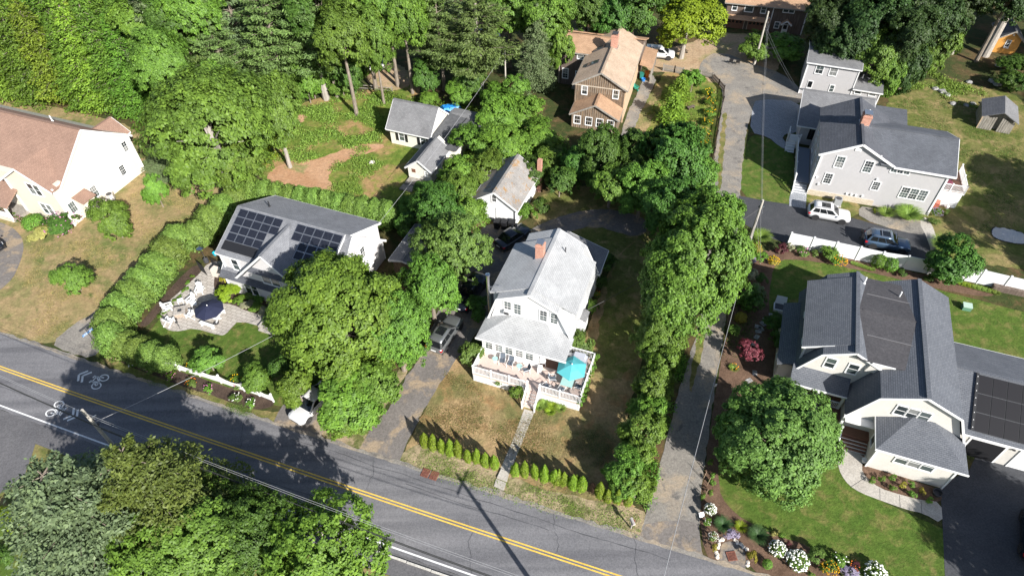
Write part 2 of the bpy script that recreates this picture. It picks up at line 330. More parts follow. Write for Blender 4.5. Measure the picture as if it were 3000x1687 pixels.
sheet('lawn', [(-80,1560),(60,1480),(260,1560),(420,1760),(-80,1760)], M['lawn_green'], 4, 1, .1)
# drives, paths
sheet('driveway', [(-60,640),(20,655),(62,688),(72,725),(58,775),(30,830),(-60,890)], M['asph_worn'], 6, 2, .02)
sheet('gravel_drive', [(146,1004),(218,950),(270,918),(310,890),(325,930),(315,1000),(272,1052),(200,1034)], M['gravel'], 6, 1, .08)
sheet('driveway', [(795,1245),(822,1195),(850,1150),(930,1120),(1000,1150),(962,1212),(946,1262),(936,1290),(860,1264)], M['asph_worn'], 7, 1, .05)
sheet('driveway', [(1100,1240),(1135,1205),(1175,1125),(1235,1045),(1262,960),(1300,880),(1380,780),(1400,690),(1420,655),(1500,670),(1540,680),(1640,632),(1750,610),(1850,622),(1900,650),(1890,690),(1830,690),(1740,660),(1660,680),(1570,730),(1470,860),(1430,930),(1380,1000),(1340,1050),(1285,1130),(1225,1225),(1200,1290)], M['asph_worn'], 6, 1, .1)
sheet('driveway', [(1045,1326),(1062,1300),(1095,1240),(1135,1208),(1230,1228),(1195,1290),(1165,1365),(1110,1350)], M['asph_worn'], 7, 0)
sheet('lane', [(1868,1560),(1890,1530),(1905,1450),(1940,1350),(1966,1230),(1988,1150),(2018,1050),(2056,930),(2072,800),(2070,650),(2082,560),(2094,450),(2110,340),(2120,270),(2095,235),(2040,215),(2060,170),(2110,150),(2200,185),(2290,215),(2360,270),(2350,310),(2215,305),(2190,360),(2174,480),(2168,600),(2160,760),(2132,900),(2112,1030),(2092,1150),(2078,1250),(2062,1380),(2048,1500),(2048,1560)], M['gravel'], 5, 2, .08)
sheet('grass_strip', [(2048,960),(2066,955),(2062,1010),(2042,1090),(2028,1150),(2018,1145),(2030,1060)], M['lawn_mid'], 6, 2, .15)
sheet('grass_strip', [(2118,330),(2130,330),(2122,440),(2112,560),(2100,560),(2106,440)], M['lawn_mid'], 6, 2, .15)
sheet('lane_apron', [(1856,1582),(1880,1560),(1893,1528),(2046,1522),(2050,1570),(2058,1630),(2080,1655),(2120,1670),(2000,1628)], M['asph_worn'], 7, 1)
sheet('driveway', [(2164,574),(2250,590),(2370,608),(2520,645),(2600,668),(2716,680),(2735,770),(2600,765),(2330,722),(2235,690),(2162,645)], M['asph_dark'], 6, 0)
sheet('gravel_strip', [(2515,604),(2560,610),(2700,640),(2720,690),(2640,680),(2518,640)], M['gravel'], 7, 1, .05)
sheet('path', [(2690,650),(2715,632),(2740,680),(2750,740),(2740,790),(2718,700)], M['concrete'], 8, 1)
sheet('path', [(2312,585),(2318,556),(2364,560),(2360,612),(2312,604)], M['paver_blue'], 8, 0)
sheet('patio', [(2204,318),(2216,290),(2352,298),(2360,370),(2325,392),(2300,392),(2290,410),(2330,432),(2322,448),(2280,428),(2252,402),(2196,388)], M['paver_blue'], 6, 1)
sheet('path', [(1536,1198),(1566,1206),(1528,1300),(1493,1386),(1466,1374),(1502,1290)], M['concrete'], 7, 0)
sheet('path', [(2447,1306),(2536,1332),(2522,1370),(2536,1398),(2577,1430),(2635,1448),(2698,1465),(2757,1470),(2762,1536),(2705,1503),(2660,1494),(2578,1465),(2520,1443),(2486,1421),(2463,1389),(2455,1363),(2452,1330)], M['concrete'], 8, 1)
sheet('flower_bed', [(2522,1370),(2532,1360),(2717,1420),(2760,1440),(2757,1472),(2698,1467),(2635,1450),(2577,1432),(2536,1400)], M['mulch'], 7, 1)
sheet('driveway', [(2750,1425),(2840,1375),(2880,1290),(3080,1360),(3080,1800),(2765,1800),(2768,1687),(2761,1536),(2757,1470)], M['asph_dark'], 6, 0)
sheet('flower_bed', [(2140,790),(2170,742),(2230,735),(2300,730),(2400,740),(2560,770),(2740,812),(2900,850),(2920,866),(2860,868),(2700,836),(2560,802),(2400,770),(2310,758),(2280,772),(2262,810),(2252,900),(2275,1000),(2290,1120),(2260,1230),(2120,1290),(2104,1360),(2110,1420),(2135,1478),(2190,1530),(2280,1568),(2380,1598),(2460,1680),(2520,1760),(2300,1760),(2230,1690),(2190,1650),(2120,1662),(2085,1650),(2062,1610),(2052,1540),(2050,1490),(2064,1380),(2080,1250),(2096,1150),(2118,1030),(2135,900)], M['mulch'], 3, 1, .05)
CB5 = lambda a, b: (420+a*.276, 780+b*.276)
sheet('patio', [CB5(*q) for q in [(590,90),(690,-40),(860,-60),(830,60),(745,250),(790,330),(830,400),(940,400),(1100,480),(1240,510),(1594,610),(1700,640),(1700,770),(1594,745),(1330,660),(1010,578),(940,650),(880,720),(820,740),(540,655),(400,690),(290,690),(205,640),(175,560),(190,480),(240,400),(330,320),(480,190),(530,140)]], M['paver'], 8, 1)
sheet('flower_bed', [CB5(*q) for q in [(-60,640),(60,500),(200,340),(280,240),(400,110),(560,-30),(610,40),(590,90),(480,190),(330,320),(230,410),(140,530),(40,640)]], M['mulch_dark'], 6, 1)
sheet('flower_bed', [CB5(*q) for q in [(760,60),(900,80),(1260,330),(1430,400),(1320,530),(1100,480),(940,400),(830,400),(745,250)]], M['mulch_dark'], 9, 1)
sheet('driveway', [(-80,1205),(60,1228),(118,1246),(100,1320),(62,1420),(-80,1480)], M['asph_plain'], 12, 1)
sheet('lawn', [(1745,1000),(1770,880),(1810,740),(1880,700),(1930,800),(1900,960),(1860,1060),(1800,1120),(1760,1100)], M['lawn_mid'], 5, 1, .2)
for k, q in enumerate([[(815,360),(860,340),(900,335),(890,360),(840,385),(815,380)]]): sheet('bare_patch', q, M['redsand'], 3, 2, .3)
# road
RT = [gp(*q) for q in [(0,981),(116,1016),(272,1049),(446,1126),(655,1199),(750,1223),(932,1286),(1049,1320),(1161,1361),(1312,1413),(1500,1471),(1694,1529),(1853,1578),(2040,1636),(2200,1690)]]
RB = [gp(*q) for q in [(0,1189),(103,1227),(205,1265),(574,1393),(773,1466),(940,1528),(1180,1616),(1401,1690)]]
YL = [gp(*q) for q in [(0,1079),(116,1117),(233,1157),(750,1336),(1138,1471),(1500,1588),(1810,1688)]]
def fitline(P):
    a = np.array([[p.x, p.y] for p in P]); c = np.polyfit(a[:, 0], a[:, 1], 2); return c, lambda x: float(np.polyval(c, x))
_, fT = fitline(RT); _, fB = fitline(RB); _, fY = fitline(YL)
# one curved centre line, the edges kept parallel to it
xs = np.arange(-95, 60, 1.5)
dT = float(np.mean([p.y-fY(p.x) for p in RT])); dB = float(np.mean([p.y-fY(p.x) for p in RB]))
def band(name, x0, x1, d0, d1, mat, level, jit0=0, jit1=0, step=1.5, **k):
    X = np.arange(x0, x1+.01, step); rs = random.Random(3)
    P = [Vector((x, fY(x)+d0+rs.uniform(-jit0, jit0), 0)) for x in X]+[Vector((x, fY(x)+d1+rs.uniform(-jit1, jit1), 0)) for x in X[::-1]]
    return sheet(name, [], mat, level, 0, 0, world=P, **k)
road_streaks(M['asphalt'], math.atan2(fY(-20)-fY(-40), 20)); band('road', -95, 60, dT, dB-.35, M['asphalt'], 10, .06, .04, .6)
band('sidewalk', -95, 60, dB-.35, dB-2.1, M['asph_plain'], 9)
band('road_edge_sand', -95, 60, dT+.35, dT-.12, M['gravel'], 9, .16, 0, .5)
band('lawn', -95, 60, dB-2.1, dB-45, M['lawn_mid'], 3)
for d in (.13, -.13): band('centre_line', -95, 60, d+.06, d-.06, M['yellow'], 11)
band('edge_line', -95, -29.5, dB+.07, dB-.07, M['paint'], 11); band('edge_line', -28, 60, dB+.07, dB-.07, M['paint'], 11)
# crack seals in the tarmac
for d, x0, x1 in ((-1.75, -95, -14), (2.6, -20, 12), (1.9, -9, 3)):
    X = np.arange(x0, x1, .5); rs = random.Random(int(d*10)); mb = MB(); yy = 0
    P = []; Q = []
    for x in X:
        yy = yy*.9+rs.uniform(-.05, .05); w = rs.uniform(.012, .03); P.append((x, fY(x)+d+yy+w, .046)); Q.append((x, fY(x)+d+yy-w, .046))
    n = len(X); mb.add(P+Q, [(i, i+n, i+n+1, i+1) for i in range(n-1)]); tag(part('road_crack', mb, M['dark'], None), kind='structure')
for x0, d0, d1 in ((-12, dT, .3), (-3.5, -.3, dB), (3, dT, .4), (-24, dT, dB*.5), (9, dT, dB)):
    rs = random.Random(int(x0*7)); n = 16; P = []; Q = []; xx = x0
    for i in range(n+1):
        xx += rs.uniform(-.12, .14); y = fY(xx)+d0+(d1-d0)*i/n; w = rs.uniform(.01, .025); P.append((xx-w, y, .046)); Q.append((xx+w, y, .046))
    tag(part('road_crack', MB().add(P+Q, [(i, i+n+1, i+n+2, i+1) for i in range(n)]), M['dark'], None), kind='structure')
# granite kerb stones along the far shoulder
kb = thing('kerb', 'pale granite kerb stones along the lower edge of the road', 'kerb')
for i in range(14):
    x = -14+i*1.9; y = fY(x)+dB-.75; y2 = fY(x+1.8)+dB-.75
    part('stone', MB().bar((x, y, .08), (x+1.85, y2, .08), .14, .16), M['found'], kb)
# bicycle symbols with chevrons
def sharrow(px, py, ang, sc):
    mb = MB(); c = gp(px, py)
    def T(x, y): return (c.x+sc*(x*math.cos(ang)-y*math.sin(ang)), c.y+sc*(x*math.sin(ang)+y*math.cos(ang)), .049)
    def ln(a, b, w=.1):
        d = Vector((b[0]-a[0], b[1]-a[1])).normalized(); n = Vector((-d.y, d.x))*w/2
        mb.add([T(a[0]+n.x, a[1]+n.y), T(a[0]-n.x, a[1]-n.y), T(b[0]-n.x, b[1]-n.y), T(b[0]+n.x, b[1]+n.y)], [(0,1,2,3)])
    for cx in (-.48, .48):
        n = 20; A = [T(cx+.40*math.cos(2*math.pi*k/n), .15+.50*math.sin(2*math.pi*k/n)) for k in range(n)]; B = [T(cx+.29*math.cos(2*math.pi*k/n), .15+.38*math.sin(2*math.pi*k/n)) for k in range(n)]
        mb.add(A+B, [(k, (k+1) % n, n+(k+1) % n, n+k) for k in range(n)])
    for a, b, w in (((-.48,.15),(-.2,.9),.12), ((-.2,.9),(.35,.9),.12), ((.48,.15),(.3,1.15),.12), ((-.05,.2),(.33,.9),.12), ((-.48,.15),(-.05,.2),.1), ((-.05,.2),(-.28,1.05),.12), ((.12,1.15),(.42,1.15),.14), ((-.42,1.05),(-.14,1.05),.16)): ln(a, b, w)
    for y in (1.75, 2.2):
        ln((-.62, y), (0, y+.5), .2); ln((.62, y), (0, y+.5), .2)
    o = part('bicycle_marking', mb, M['paint'], None); tag(o, kind='structure')
_ra = math.atan2(fY(-40)-fY(-50), 10)
sharrow(298, 1120, _ra+math.pi/2, 1.0); sharrow(158, 1196, _ra-math.pi/2, 1.0)
# storm drains
def grate(px, py, w, d, nx, ny, label, rz):
    c = gp(px, py); t = thing('storm_drain', label, 'drain', (c.x, c.y, .05), rz, 'storm drains')
    mb = MB(); mb.box(-w/2, w/2, -d/2, -d/2+.06, 0, .04); mb.box(-w/2, w/2, d/2-.06, d/2, 0, .04); mb.box(-w/2, -w/2+.06, -d/2+.06, d/2-.06, 0, .04); mb.box(w/2-.06, w/2, -d/2+.06, d/2-.06, 0, .04)
    part('frame', mb, M['rust'], t); b2 = MB()
    for i in range(1, nx): x = -w/2+w*i/nx; b2.box(x-.018, x+.018, -d/2+.06, d/2-.06, .003, .034)
    for i in range(1, ny): y = -d/2+d*i/ny; b2.box(-w/2+.06, w/2-.06, y-.016, y+.016, .0, .031)
    part('grate', b2, M['rust'], t); part('pit', MB().box(-w/2+.06, w/2-.06, -d/2+.06, d/2-.06, -.002, .002), M['black'], t)  # the black sheet stands for the darkness under the bars
M['rust'] = weathered('rusty_iron', (.12,.045,.03), (.20,.075,.05), (.27,.12,.085), (5,5,5))
grate(1247, 1386, .66, .75, 7, 9, 'left half of the rusty double storm drain by the road edge', _ra)
grate(1272, 1394, .66, .75, 7, 9, 'right half of the rusty double storm drain by the road edge', _ra)
grate(2143, 1629, .7, .7, 7, 7, 'rusty square storm drain ringed by white stones', .1)
# steps of the front walk
for i, q in enumerate([[(1468,1375),(1492,1386),(1485,1412),(1456,1401)], [(1454,1403),(1483,1415),(1476,1437),(1447,1425)]]):
    P = [gp(*a) for a in q]; mb = MB().slab([(p.x, p.y, .17-.09*i) for p in P], .17-.09*i+.05, (0,0,-1))
    solo('concrete_step', mb, M['concrete'], ('upper' if i == 0 else 'lower')+' concrete step of the front walk down to the road', 'step', 'front walk steps')
sheet('sand_pad', [(1440,1428),(1480,1440),(1490,1470),(1430,1450)], M['gravel'], 8, 1, .05)
# scored joints of the walks
for a, b in [((1527,1236),(1553,1243)), ((1513,1268),(1541,1277)), ((1497,1304),(1527,1313)), ((1482,1340),(1510,1349))]:
    A, B = gp(*a), gp(*b); tag(part('path_joint', MB().bar((A.x, A.y, .032), (B.x, B.y, .032), .035, .006), M['dark'], None), kind='structure')
for a, b in [((2491,1427),(2534,1399)), ((2577,1432),(2578,1464)), ((2635,1450),(2637,1487)), ((2698,1467),(2700,1503))]:
    A, B = gp(*a), gp(*b); tag(part('path_joint', MB().bar((A.x, A.y, .036), (B.x, B.y, .036), .03, .006), M['dark'], None), kind='structure')
# ================================================================== houses
M['sh_white'] = shingle('pale_grey_shingles', (.36,.365,.37), (.43,.435,.44), dark=.5, streak=.25)
M['sh_charcoal'] = shingle('charcoal_shingles', (.085,.09,.105), (.115,.12,.135), dark=.5)
M['sh_h10'] = shingle('blue_grey_shingles', (.115,.124,.143), (.148,.157,.176), dark=.45, streak=.15)
M['sh_slate'] = shingle('slate_blue_shingles', (.098,.105,.12), (.13,.138,.155), dark=.5)
M['sh_grey'] = shingle('grey_shingles', (.17,.17,.175), (.225,.225,.23), dark=.55)
M['sh_solar'] = shingle('medium_grey_shingles', (.17,.175,.19), (.225,.23,.245), dark=.65)
M['sh_tan'] = shingle('tan_shingles', (.40,.30,.215), (.47,.36,.27), dark=.6, streak=.3)
M['sh_orange'] = shingle('orange_brown_shingles', (.36,.225,.14), (.45,.29,.185), dark=.6, streak=.3)
M['sh_brown'] = shingle('brown_shingles', (.26,.165,.125), (.32,.205,.155), dark=.6, streak=.15)
M['sh_old'] = shingle('old_mossy_shingles', (.25,.235,.22), (.33,.31,.29), dark=.5, streak=.4, moss=(.30,.17,.06))
M['roll'] = ground_mat('rolled_roofing', [(.6, [(.3, (.075,.077,.082)), (.7, (.105,.107,.112))])], .9, .1, 10, .01, 'obj')
M['membrane'] = ground_mat('dark_membrane', [(.6, [(.3, (.062,.060,.064)), (.7, (.078,.075,.079))])], .7, .1, 16, .01, 'obj')
M['sd_white'] = siding('white_clapboard', (.73,.735,.74), .13, .03, dark=.8); M['sd_grey'] = siding('grey_vinyl_siding', (.455,.445,.45), .17, .03, dark=.72)
M['sd_cream'] = siding('cream_siding', (.66,.60,.505), .14, .02, dark=.9); M['sd_cottage'] = siding('cream_clapboard', (.74,.71,.62), .13, .04, dark=.8)
M['sd_pale'] = siding('pale_grey_siding', (.62,.60,.60), .14, .03, dark=.82); M['stucco'] = siding('beige_cedar_shingle', (.60,.575,.53), .16, .05, dark=.85)
M['wood_brown'] = weathered('weathered_boards', (.055,.04,.03), (.15,.105,.07), (.33,.22,.13), (5, 5, .8)); M['wood_dark'] = weathered('dark_stained_boards', (.07,.05,.04), (.115,.085,.068), (.2,.16,.13), (5, 5, .6))
M['batten'] = weathered('bleached_battens', (.33,.26,.19), (.44,.37,.29), (.52,.45,.37), (5, 5, .8)); M['wood_raw'] = weathered('raw_pine', (.38,.26,.16), (.48,.35,.23), (.52,.40,.28), (3, 3, .8))
M['plank_grey'] = weathered('grey_planks', (.16,.14,.12), (.26,.24,.21), (.36,.33,.3), (4, 4, 1)); M['orange_wood'] = siding('orange_stained_wood', (.62,.30,.07), .15, .08, dark=.75)
M['deck'] = siding('pink_deck_boards', (.60,.47,.41), .14, .05, dark=.8); M['deck_brown'] = siding('brown_deck_boards', (.20,.095,.06), .14, .08, dark=.7)
M['cell'] = brickmat('solar_cells', (.008,.010,.018), (.011,.013,.023), (.05,.053,.06), .16, .16, .008); M['cell'].node_tree.nodes['Principled BSDF'].inputs['Roughness'].default_value = .3
M['cell_black'] = plain('black_solar_glass', (.011,.0105,.013), .5, 0, .3)
WC = {}
def winmesh(w, h, cols, rows, dh, tr):
    k = (round(w, 2), round(h, 2), cols, rows, dh, tr)
    if k in WC: return WC[k]
    f = MB(); o = tr
    f.box(-w/2-o, -w/2, -.06, .02, -o, h+o); f.box(w/2, w/2+o, -.06, .02, -o, h+o); f.box(-w/2, w/2, -.065, .02, h, h+o); f.box(-w/2-.03, w/2+.03, -.09, .02, -o, 0)
    s = .034; f.box(-w/2, -w/2+s, -.035, .01, 0, h); f.box(w/2-s, w/2, -.035, .01, 0, h); f.box(-w/2+s, w/2-s, -.036, .01, 0, s); f.box(-w/2+s, w/2-s, -.036, .01, h-s, h)
    halves = [(s, h/2-.02), (h/2+.02, h-s)] if dh else [(s, h-s)]
    if dh: f.box(-w/2+s, w/2-s, -.04, .01, h/2-.02, h/2+.02)
    for (a, b) in halves:
        for i in range(1, cols): x = -w/2+w*i/cols; f.box(x-.011, x+.011, -.03, .01, a, b)
        for i in range(1, rows): z = a+(b-a)*i/rows; f.box(-w/2+s, w/2-s, -.029, .01, z-.011, z+.011)
    pm = [MB().box(-w/2+s-.005, w/2-s+.005, -.018, .005, a-.005, b+.005).mesh('pane') for a, b in halves]
    WC[k] = (f.mesh('window'), pm); return WC[k]
RZ = {'f': 0, 'r': math.pi/2, 'b': math.pi, 'l': -math.pi/2}
def window(root, u, v, h, w, hh, face='f', cols=1, rows=1, dh=True, tr=.085, glass='glass', trim='white', name='window', units=1, gap=.07):
    fm, pm = winmesh(w, hh, cols, rows, dh, tr)
    for i in range(units):
        off = (i-(units-1)/2)*(w+gap+.02); du, dv = {'f': (off, 0), 'b': (-off, 0), 'r': (0, off), 'l': (0, -off)}[face]
        o = mobj(name, fm, M[trim], root, (u+du, v+dv, h), RZ[face])
        for p in pm: mobj('pane', p, M[random.choice(('glass', 'glass', 'glass1', 'glass2')) if glass == 'glass' else glass], o)
def roof_v(root, u0, h0, ur, hr, u1, h1, v0, v1, mat, t=.14, cap=True, name='roof', fascia='white', rake=True, fr=(True, True)):
    """two slopes with the ridge along v"""
    if u0 is not None: part(name, MB().slab([(u0,v0,h0),(ur,v0,hr),(ur,v1,hr),(u0,v1,h0)], t), mat, root)
    if u1 is not None: part(name, MB().slab([(ur,v0,hr),(u1,v0,h1),(u1,v1,h1),(ur,v1,hr)], t), mat, root)
    if cap: part('ridge_cap', MB().bar((ur, v0-.01, hr+.005), (ur, v1+.01, hr+.005), .3, .035), mat, root)
    if rake:
        for vv, on in ((v0-.022, fr[0]), (v1+.022, fr[1])):
            if not on: continue
            mb = MB()
            if u0 is not None: mb.bar((u0-.01, vv, h0-.12), (ur, vv, hr-.12), .04, .22)
            if u1 is not None: mb.bar((ur, vv, hr-.12), (u1+.01, vv, h1-.12), .04, .22)
            part_split('rake_board', mb, M[fascia], root)
    mb = MB()
    if u0 is not None: mb.bar((u0-.03, v0, h0-.1), (u0-.03, v1, h0-.1), .05, .16)
    if u1 is not None: mb.bar((u1+.03, v0, h1-.1), (u1+.03, v1, h1-.1), .05, .16)
    if mb.v: part_split('gutter', mb, M[fascia], root)
def roof_u(root, v0, h0, vr, hr, v1, h1, u0, u1, mat, t=.14, cap=True, name='roof', fascia='white', rake=True, fr=(True, True)):
    if v0 is not None: part(name, MB().slab([(u0,v0,h0),(u1,v0,h0),(u1,vr,hr),(u0,vr,hr)], t), mat, root)
    if v1 is not None: part(name, MB().slab([(u0,vr,hr),(u1,vr,hr),(u1,v1,h1),(u0,v1,h1)], t), mat, root)
    if cap: part('ridge_cap', MB().bar((u0-.01, vr, hr+.005), (u1+.01, vr, hr+.005), .3, .035), mat, root)
    if rake:
        for uu, on in ((u0-.022, fr[0]), (u1+.022, fr[1])):
            if not on: continue
            mb = MB()
            if v0 is not None: mb.bar((uu, v0-.01, h0-.12), (uu, vr, hr-.12), .04, .22)
            if v1 is not None: mb.bar((uu, vr, hr-.12), (uu, v1+.01, h1-.12), .04, .22)
            part_split('rake_board', mb, M[fascia], root)
    mb = MB()
    if v0 is not None: mb.bar((u0, v0-.03, h0-.1), (u1, v0-.03, h0-.1), .05, .16)
    if v1 is not None: mb.bar((u0, v1+.03, h1-.1), (u1, v1+.03, h1-.1), .05, .16)
    if mb.v: part_split('gutter', mb, M[fascia], root)
def corners(root, pts, mat='white', w=.14):
    for (u, v, a, b) in pts: part_split('corner_board', MB().box(u-w/2, u+w/2, v-w/2, v+w/2, a, b), M[mat], root)
def railing(root, a, b, z0, z1, posts=2, mat='white', sp=.13, name='railing', endposts=True):
    a, b = Vector(a), Vector(b); L = (b-a).length; d = (b-a)/L
    mb = MB(); mb.bar((a.x, a.y, z1+a.z), (b.x, b.y, z1+b.z), .09, .06); mb.bar((a.x, a.y, z0+.12+a.z), (b.x, b.y, z0+.12+b.z), .05, .07)
    r = part(name, mb, M[mat], root)
    bb = MB(); n = int(L/sp)
    for i in range(1, n):
        p = a+d*(L*i/n); bb.bar((p.x, p.y, z0+.13+p.z), (p.x, p.y, z1-.02+p.z), .035, .035)
    tag(part('balusters', bb, M[mat], r), kind='stuff')
    for i in range(posts):
        if not endposts and i in (0, posts-1): continue
        p = a+d*(L*i/(posts-1)); q = MB().box(p.x-.06, p.x+.06, p.y-.06, p.y+.06, z0+p.z-.05, z1+.1+p.z); q.box(p.x-.085, p.x+.085, p.y-.085, p.y+.085, z1+.1+p.z, z1+.14+p.z)
        part('post', q, M[mat], r)
def stairs(root, u0, u1, v0, z0, n, run, mat, riser='white', face=-1, name='stairs'):
    s = part(name, MB().box(u0-.06, u0, min(v0, v0+face*run*n), max(v0, v0+face*run*n), 0, .06).box(u1, u1+.06, min(v0, v0+face*run*n), max(v0, v0+face*run*n), 0, .06), M['white'], root)
    rz = z0/n
    for i in range(n):
        a, b = v0+face*run*i, v0+face*run*(i+1); z = z0-rz*(i+1)+.001
        part('riser', MB().box(u0, u1, min(a, b)+.03, max(a, b)-.002, 0, z-.03), M[riser], s)
        part('tread', MB().box(u0-.02, u1+.02, min(a, b)-.0, max(a, b)-.004, z-.03, z+.012), M[mat], s)
def hs(name, label, xy, yaw, cat='house'): return thing(name, label, cat, (xy[0], xy[1], 0), -R(yaw))
def chimney(root, u, v, w, d, z0, z1, cap='metal'):
    c = part('chimney', MB().box(u-w/2, u+w/2, v-d/2, v+d/2, z0, z1).box(u-w/2-.04, u+w/2+.04, v-d/2-.04, v+d/2+.04, z1-.22, z1-.08), M['brick'], root)
    part('flashing', MB().box(u-w/2-.1, u+w/2+.1, v-d/2-.1, v+d/2+.1, z0+.02, z0+(z1-z0)*.18), M['metal'], c)
    mb = MB().box(u-w/2*.9, u+w/2*.9, v-d/2*.9, v+d/2*.9, z1+.2, z1+.26)
    for s in (-1, 1):
        for q in (-1, 1): mb.box(u+s*w*.36-.03, u+s*w*.36+.03, v+q*d*.36-.03, v+q*d*.36+.03, z1-.02, z1+.2)
    part('chimney_cap', mb, M[cap], c); return c
def vent(root, u, v, z0, z1, mat='white', r=.07): part('vent_pipe', MB().tube([(u, v, z0-.2), (u, v, z1)], r, 8).lathe([(r*2.4, 0), (r*1.3, .1)], 8, (u, v, z0-.02)), M[mat], root)
def panels(root, o, du, dv, nu, nv, w, l, skip=(), mat='cell', frame='metal', lift=.09, gap=.02):
    """solar modules on a slope: o corner, du level unit, dv unit up the slope"""
    o, du, dv = Vector(o), Vector(du).normalized(), Vector(dv).normalized(); n = du.cross(dv)
    for i in range(nu):
        for j in range(nv):
            if (i, j) in skip: continue
            a = o+du*(i*w+gap)+dv*(j*l+gap)+n*lift; b = a+du*(w-2*gap); c = b+dv*(l-2*gap); d = a+dv*(l-2*gap)
            p = part('solar_panel', MB().slab([a, b, c, d], .04), M[frame], root)
            k = .032; part('cell_sheet', MB().slab([a+(du+dv)*k+n*.004, b+(dv-du)*k+n*.004, c-(du+dv)*k+n*.004, d+(du-dv)*k+n*.004], .003), M[mat], p)
# ---------------------------------------------------------------- white gambrel house in the middle
H = hs('gambrel_house', 'white gambrel house with pale grey roof and front deck, in the middle', (-3.78, 35.76), 20.5)
part('wall', MB().extr([(0,0),(7.7,0),(7.7,3.55),(6.4,6.5),(3.75,7.9),(.8,6.45),(0,3.5)], 'v', 5.1, 14), M['sd_white'], H)
part('foundation', MB().box(-.02, 7.72, 5.08, 14.02, -.2, .5), M['found'], H)
for a, b in (((-.3,3.35),(.72,6.5)), ((.72,6.5),(3.75,8.0)), ((3.75,8.0),(6.5,6.62)), ((6.5,6.62),(7.95,3.45))):
    part('roof', MB().slab([(a[0],4.85,a[1]),(b[0],4.85,b[1]),(b[0],14.2,b[1]),(a[0],14.2,a[1])], .13), M['sh_white'], H)
    part_split('rake_board', MB().bar((a[0],4.82,a[1]-.12),(b[0],4.82,b[1]-.12), .05, .2).bar((a[0],14.22,a[1]-.12),(b[0],14.22,b[1]-.12), .05, .2), M['white'], H)
part('ridge_cap', MB().bar((3.75,4.85,8.02),(3.75,14.2,8.02), .32, .04), M['sh_white'], H)
for (a, b, va, vb, wl) in (((3.9,8.01),(7.98,6.1),5.62,12.75,(6.2,7.5)), ((-.3,6.1),(3.6,8.01),5.7,12.8,(.0,1.3))):
    part('dormer_roof', MB().slab([(a[0],va,a[1]),(b[0],va,b[1]),(b[0],vb,b[1]),(a[0],vb,a[1])], .13), M['sh_white'], H)
    part('dormer', MB().box(wl[0], wl[1], va+.2, vb-.2, 3.4, 6.15).box(min(wl[1], 6.2) if wl[0] > 3 else .8, 6.3 if wl[0] > 3 else 1.3, va+.2, vb-.2, 6.0, 6.4), M['sd_white'], H)
for vv in (7, 9.2, 11.4): window(H, 7.5, vv, 4.7, .8, 1.1, 'r', 2, 2)
for vv in (7, 9.2, 11.4): window(H, 0, vv, 4.7, .8, 1.1, 'l', 2, 2)
for vv in (6.6, 12): window(H, 7.7, vv, 1.4, .8, 1.4, 'r', 2, 2)
for u in (1.66, 2.61, 5.09, 6.1): window(H, u, 5.1, 4.82, .68, 1.36, 'f', 2, 2, tr=.06)
ac = part('window_air_conditioner', MB().box(1.4, 1.95, 4.72, 5.08, 4.75, 5.15), M['white'], H); part('grille', MB().box(1.44, 1.91, 4.70, 4.722, 4.79, 5.11), M['dark'], ac)
part('wall', MB().box(0, 5.42, 2.62, 5.1, 0, 3.35).box(5.42, 7.7, 4.4, 5.1, 1.1, 3.35), M['sd_white'], H)
for i in range(5): window(H, .66+i*.985, 2.62, 1.88, .74, 1.42, 'f', 2, 2, tr=.06)
part('door', MB().box(6.95, 7.55, 4.34, 4.41, 1.12, 3.05), M['darkglass'], H); part('porch_column', MB().box(7.55, 7.75, 2.66, 2.86, 1.1, 3.3), M['white'], H)
for pts in ([(-.5,2.35,3.4),(8.1,2.35,3.4),(5.4,5.12,4.55),(2.2,5.12,4.55)], [(-.5,5.12,3.4),(-.5,2.35,3.4),(2.2,5.12,4.55)], [(8.1,2.35,3.4),(8.1,5.12,3.4),(5.4,5.12,4.55)]): part('porch_roof', MB().slab(pts, .14), M['sh_white'], H)
part_split('gutter', MB().box(-.55, 8.15, 2.28, 2.36, 3.22, 3.38), M['white'], H)
d = part('deck', MB().box(0, 10.2, 0, 2.62, .95, 1.1).box(5.42, 10.2, 2.62, 5.2, .95, 1.1), M['deck'], H); part('porch_floor', MB().box(5.45, 7.7, 2.9, 4.4, 1.1, 1.12), M['deck_brown'], H)
sk = MB().box(.02, 10.18, .02, .08, 0, .95).box(.02, .08, .08, 2.6, 0, .95).box(10.12, 10.18, .08, 5.18, 0, .95).box(7.7, 10.12, 5.12, 5.18, 0, .95); part('deck_skirt', sk, M['white'], H)
lat = MB()
for i in range(70): x = .1+i*.144; lat.box(x, x+.05, -.012, .02, .08, .9)
tag(part('lattice', lat, M['vinyl'], H), kind='stuff')
railing(H, (0.06,.06,0), (5.3,.06,0), 1.1, 2.1, 4); railing(H, (6.45,.06,0), (10.14,.06,0), 1.1, 2.1, 3); railing(H, (.06,.06,0), (.06,2.6,0), 1.1, 2.1, 2, endposts=False)
railing(H, (10.14,.06,0), (10.14,5.14,0), 1.1, 2.1, 3); railing(H, (7.85,5.14,0), (10.14,5.14,0), 1.1, 2.1, 2)
stairs(H, 5.36, 6.4, 0, 1.1, 6, .24, 'deck')
railing(H, (5.3,-.1,-.1), (5.3,-1.42,-1.05), 1.1, 1.95, 2); railing(H, (6.46,-.1,-.1), (6.46,-1.42,-1.05), 1.1, 1.95, 2)
part('wall', MB().extr([(0,0),(7.8,0),(7.8,3.05),(3.75,4.35),(0,3.05)], 'v', 14, 17.7), M['sd_white'], H); roof_v(H, -.25, 3.1, 3.75, 4.5, 8.15, 3.1, 14.25, 18, M['sh_grey'])
chimney(H, 3.1, 10.2, .75, .75, 7.2, 9.3)
